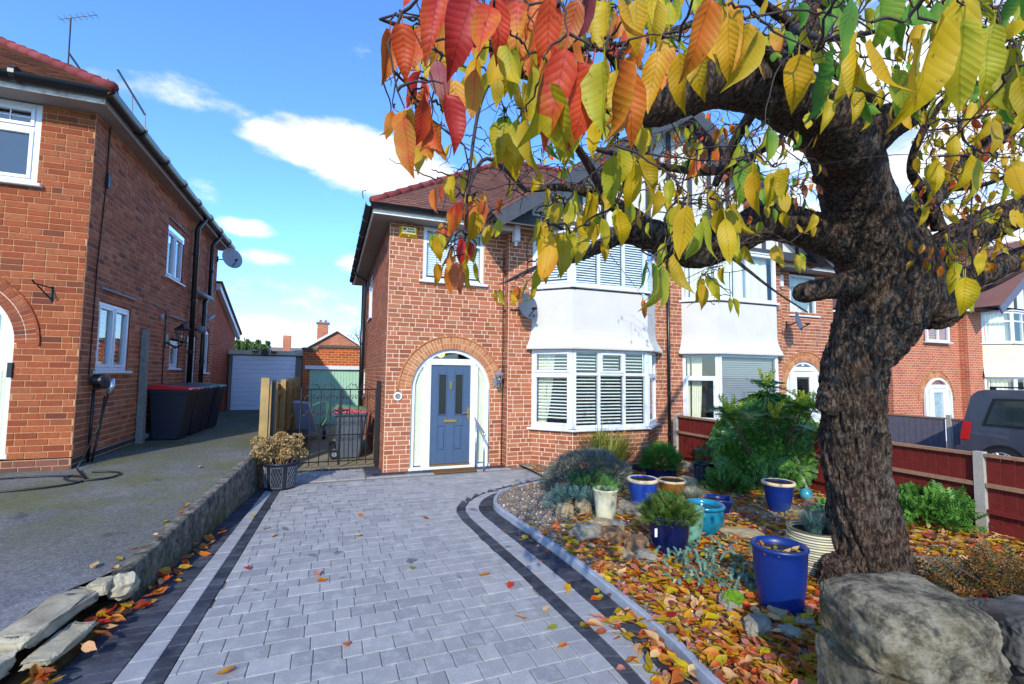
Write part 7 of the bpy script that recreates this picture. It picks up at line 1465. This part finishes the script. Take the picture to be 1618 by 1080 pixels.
# the leaves one can tell apart: stalk position, length in the picture, colour
MAN = """636 38 88 o;655 52 66 y;670 45 74 o;622 178 48 o;640 188 96 o;690 -12 112 r;664 112 64 r;690 92 78 m;680 178 96 o;668 203 76 y;735 32 84 o;745 -2 120 r;776 8 108 ro;752 108 84 o;720 128 78 yo;704 150 92 r;800 -2 92 r;816 4 96 ro;868 -5 116 ro;850 70 96 y;800 60 90 yg;782 80 84 y;893 80 150 ro;935 104 126 ro;974 94 134 o;955 98 120 yg;858 112 124 yg;872 132 116 yg;832 190 88 y;818 200 76 y;796 184 54 g;1040 78 98 yo;1074 84 90 y;1104 60 66 yo;1122 -2 118 o;1150 30 94 yo;1195 46 108 y;1262 86 82 y;1290 100 100 g;900 0 80 y;930 -18 96 m;960 8 84 y;986 -10 92 yo;1006 0 82 y;1040 0 74 y;1062 -6 70 yg;1076 4 30 g;970 246 80 yg;1000 256 74 y;1210 206 58 g;1176 230 44 y;1166 262 64 g;1190 270 70 y;1230 266 54 y;1064 334 56 g;1086 324 92 y;1120 330 86 yg;1140 328 52 y;1160 320 70 y;1146 344 76 y;906 314 56 yg;936 308 62 y;976 334 56 y;990 318 50 yg;880 368 64 y;900 380 60 y;926 368 56 y;1030 414 56 g;1046 420 78 yg;1066 400 70 y;1176 388 34 y;1226 386 40 y;1128 438 40 yg;1107 448 42 y;1256 400 34 y;1142 424 28 y;1158 470 34 yg;1018 480 24 o;805 204 78 y;730 274 44 y;690 298 40 o;716 278 44 y;730 318 56 ro;746 318 50 o;762 314 46 o;752 334 50 y;700 358 34 o;690 374 40 y;710 394 46 o;727 374 50 r;742 380 46 y;706 420 46 o;720 414 52 o;736 410 52 y;776 354 40 y;876 318 50 y;846 344 46 yg;862 350 52 y;890 374 66 y;870 380 76 yo;832 440 40 y;852 420 42 yg;792 455 34 yg;814 452 30 o;1345 -5 116 g;1312 8 52 g;1380 58 126 y;1440 60 130 y;1482 22 172 y;1522 38 136 yg;1400 0 74 g;1452 -5 70 g;1502 -12 84 g;1590 -5 74 g;1576 88 78 g;1596 78 90 y;1480 250 56 y;1506 210 48 y;1542 250 66 yg;1525 438 60 y;1506 420 46 y;1545 400 36 y;1560 60 90 yg;1610 120 90 y;1330 60 60 yg;1360 100 56 y;1420 110 70 yg;1600 260 60 y;1570 190 56 y;1535 465 30 yg;1610 330 40 y;1005 30 70 o;880 20 80 ro;840 40 70 o;770 60 70 y;650 130 60 ro;700 30 70 o;725 80 66 yg;912 190 70 yg;944 190 60 y;1012 200 56 y;1100 250 34 o;1086 225 26 o;1130 235 26 o;1126 300 34 y;1240 300 44 y;1040 300 44 y;1060 285 40 yg;1010 300 44 yg;950 345 50 yg;915 340 50 y;860 300 40 y;840 275 34 y;815 250 34 yg"""
FW = Vector((FWD.x, FWD.y, 0)).normalized()
for row in MAN.split(';'):
    x, y, l, pal = row.split(); x, y, l = float(x), float(y), float(l) * 1.0; Lm = rt.uniform(.1, .135) if l > 60 else rt.uniform(.085, .11); D = max(.8, min(4.2, Lm * F_PX / l)); Lm = l * D / F_PX
    p = at(x, y, D); d = Vector((rt.gauss(0, .13), rt.gauss(0, .13), -1)); n_ = -FW * rt.choice((1, 1, 1, -1)) + Vector((rt.gauss(0, .8), rt.gauss(0, .8), rt.gauss(0, .2))); leaves.append((p, basis(d, n_), Lm, pal, True)); twig_to(p - d * Lm * .2)
    if y > -8:
        for q in range(rt.choice((1, 1, 2))):
            D2 = D * rt.uniform(1.02, 1.2); p2 = at(x + rt.gauss(0, .22) * l, y + rt.uniform(-.25, .2) * l, D2); d2 = Vector((rt.gauss(0, .16), rt.gauss(0, .16), -1)); leaves.append((p2, basis(d2, n_ + Vector((rt.gauss(0, .4), rt.gauss(0, .4), 0))), Lm * rt.uniform(.75, 1.05), pal if rt.random() < .6 else {'y': 'yg', 'yg': 'y', 'r': 'ro', 'ro': 'o', 'o': 'yo', 'yo': 'y', 'm': 'o', 'g': 'yg'}[pal], True)); twig_to(p2 - d2 * Lm * .2)
# smaller leaves and the rest of the crown
ZON = [((860, 1300), (190, 360), (2.4, 4.4), 240, ['y', 'y', 'yg', 'o', 'b', 'g']), ((1440, 1640), (150, 420), (2.4, 5.4), 420, ['y', 'y', 'yg', 'yo', 'o']), ((1230, 1330), (190, 330), (4.4, 6), 36, ['y', 'o', 'b']), ((1000, 1200), (170, 300), (4.5, 6.5), 60, ['o', 'b', 'ro', 'y']), ((1250, 1618), (-40, 180), (1.5, 3.4), 190, ['y', 'yg', 'g', 'y']), ((640, 1000), (-60, 130), (1.2, 2.6), 90, ['y', 'o', 'ro', 'yg', 'r', 'yo']), ((700, 900), (200, 330), (2.0, 3.4), 16, ['y', 'o', 'yg']), ((1650, 2050), (-100, 420), (3.0, 5.0), 240, ['y', 'yg', 'yo', 'g']), ((1600, 1850), (-120, 260), (1.9, 3.2), 220, ['y', 'yg', 'g', 'y']), ((960, 1260), (-60, 100), (1.5, 3.0), 110, ['y', 'yg', 'yo', 'g'])]  # clump just right of the frame is added to shade the upper trunk
for (xr_, yr_, dr, n, pals) in ZON:
    for _ in range(n):
        D = rt.uniform(*dr); p = at(rt.uniform(*xr_), rt.uniform(*yr_), D); Lm = rt.uniform(.07, .11); d = Vector((rt.gauss(0, .25), rt.gauss(0, .25), -1)); leaves.append((p, basis(d, Vector((rt.gauss(0, 1), rt.gauss(0, 1), rt.gauss(0, .3)))), Lm, rt.choice(pals), False)); twig_to(p - d * Lm * .2, .004, .0015)
# crown above and beyond the frame; unseen overhead leaves added to shade the trunk
for _ in range(1250):
    c = at(rt.uniform(1000, 1750), rt.uniform(-420, -60), rt.uniform(1.8, 4.6)) if _ < 700 else Vector((rt.gauss(2.6, .75), rt.gauss(-.1, .8), rt.uniform(3.75, 4.7)))
    if c.z > 4.75: continue
    d = Vector((rt.gauss(0, .3), rt.gauss(0, .3), -1)); leaves.append((c, basis(d, Vector((rt.gauss(0, 1), rt.gauss(0, 1), .2))), rt.uniform(.08, .12), rt.choice(['y', 'yg', 'g', 'yo', 'o', 'y']), False))
    if rt.random() < .12: twig_to(c, .006, .002)
# bare twig tangles
for (xr_, yr_, dr, n) in (((770, 970), (120, 340), (2.4, 3.6), 170), ((960, 1210), (200, 340), (3, 5), 110), ((1430, 1640), (180, 340), (3.2, 5), 50), ((1000, 1280), (20, 120), (2, 3.4), 40), ((690, 800), (180, 320), (2, 3), 24), ((1000, 1160), (400, 500), (3.2, 3.6), 14), ((600, 700), (60, 300), (1.3, 2.2), 10)):
    for _ in range(n): twig_to(at(rt.uniform(*xr_), rt.uniform(*yr_), rt.uniform(*dr)), .0034, .0012)
TW.build('twigs', TWIGM, TREE, True, 'stuff')
mbs = {}; cnt = 0
for (p, R, L, pal, single) in leaves:
    if single and cnt < 300 and rl_.random() < .8: o = bpy.data.objects.new('leaf', leaf_me('h', pal, rl_.randrange(8))); COL.objects.link(o); set_parent(o, TREE); o.matrix_basis = Matrix.Translation(p) @ (R * L).to_4x4(); cnt += 1
    else: put_leaf(mbs, 'h', pal, p, R, L)
for pal, mb in mbs.items(): mb.build('foliage', LM[pal], TREE, True, 'stuff')
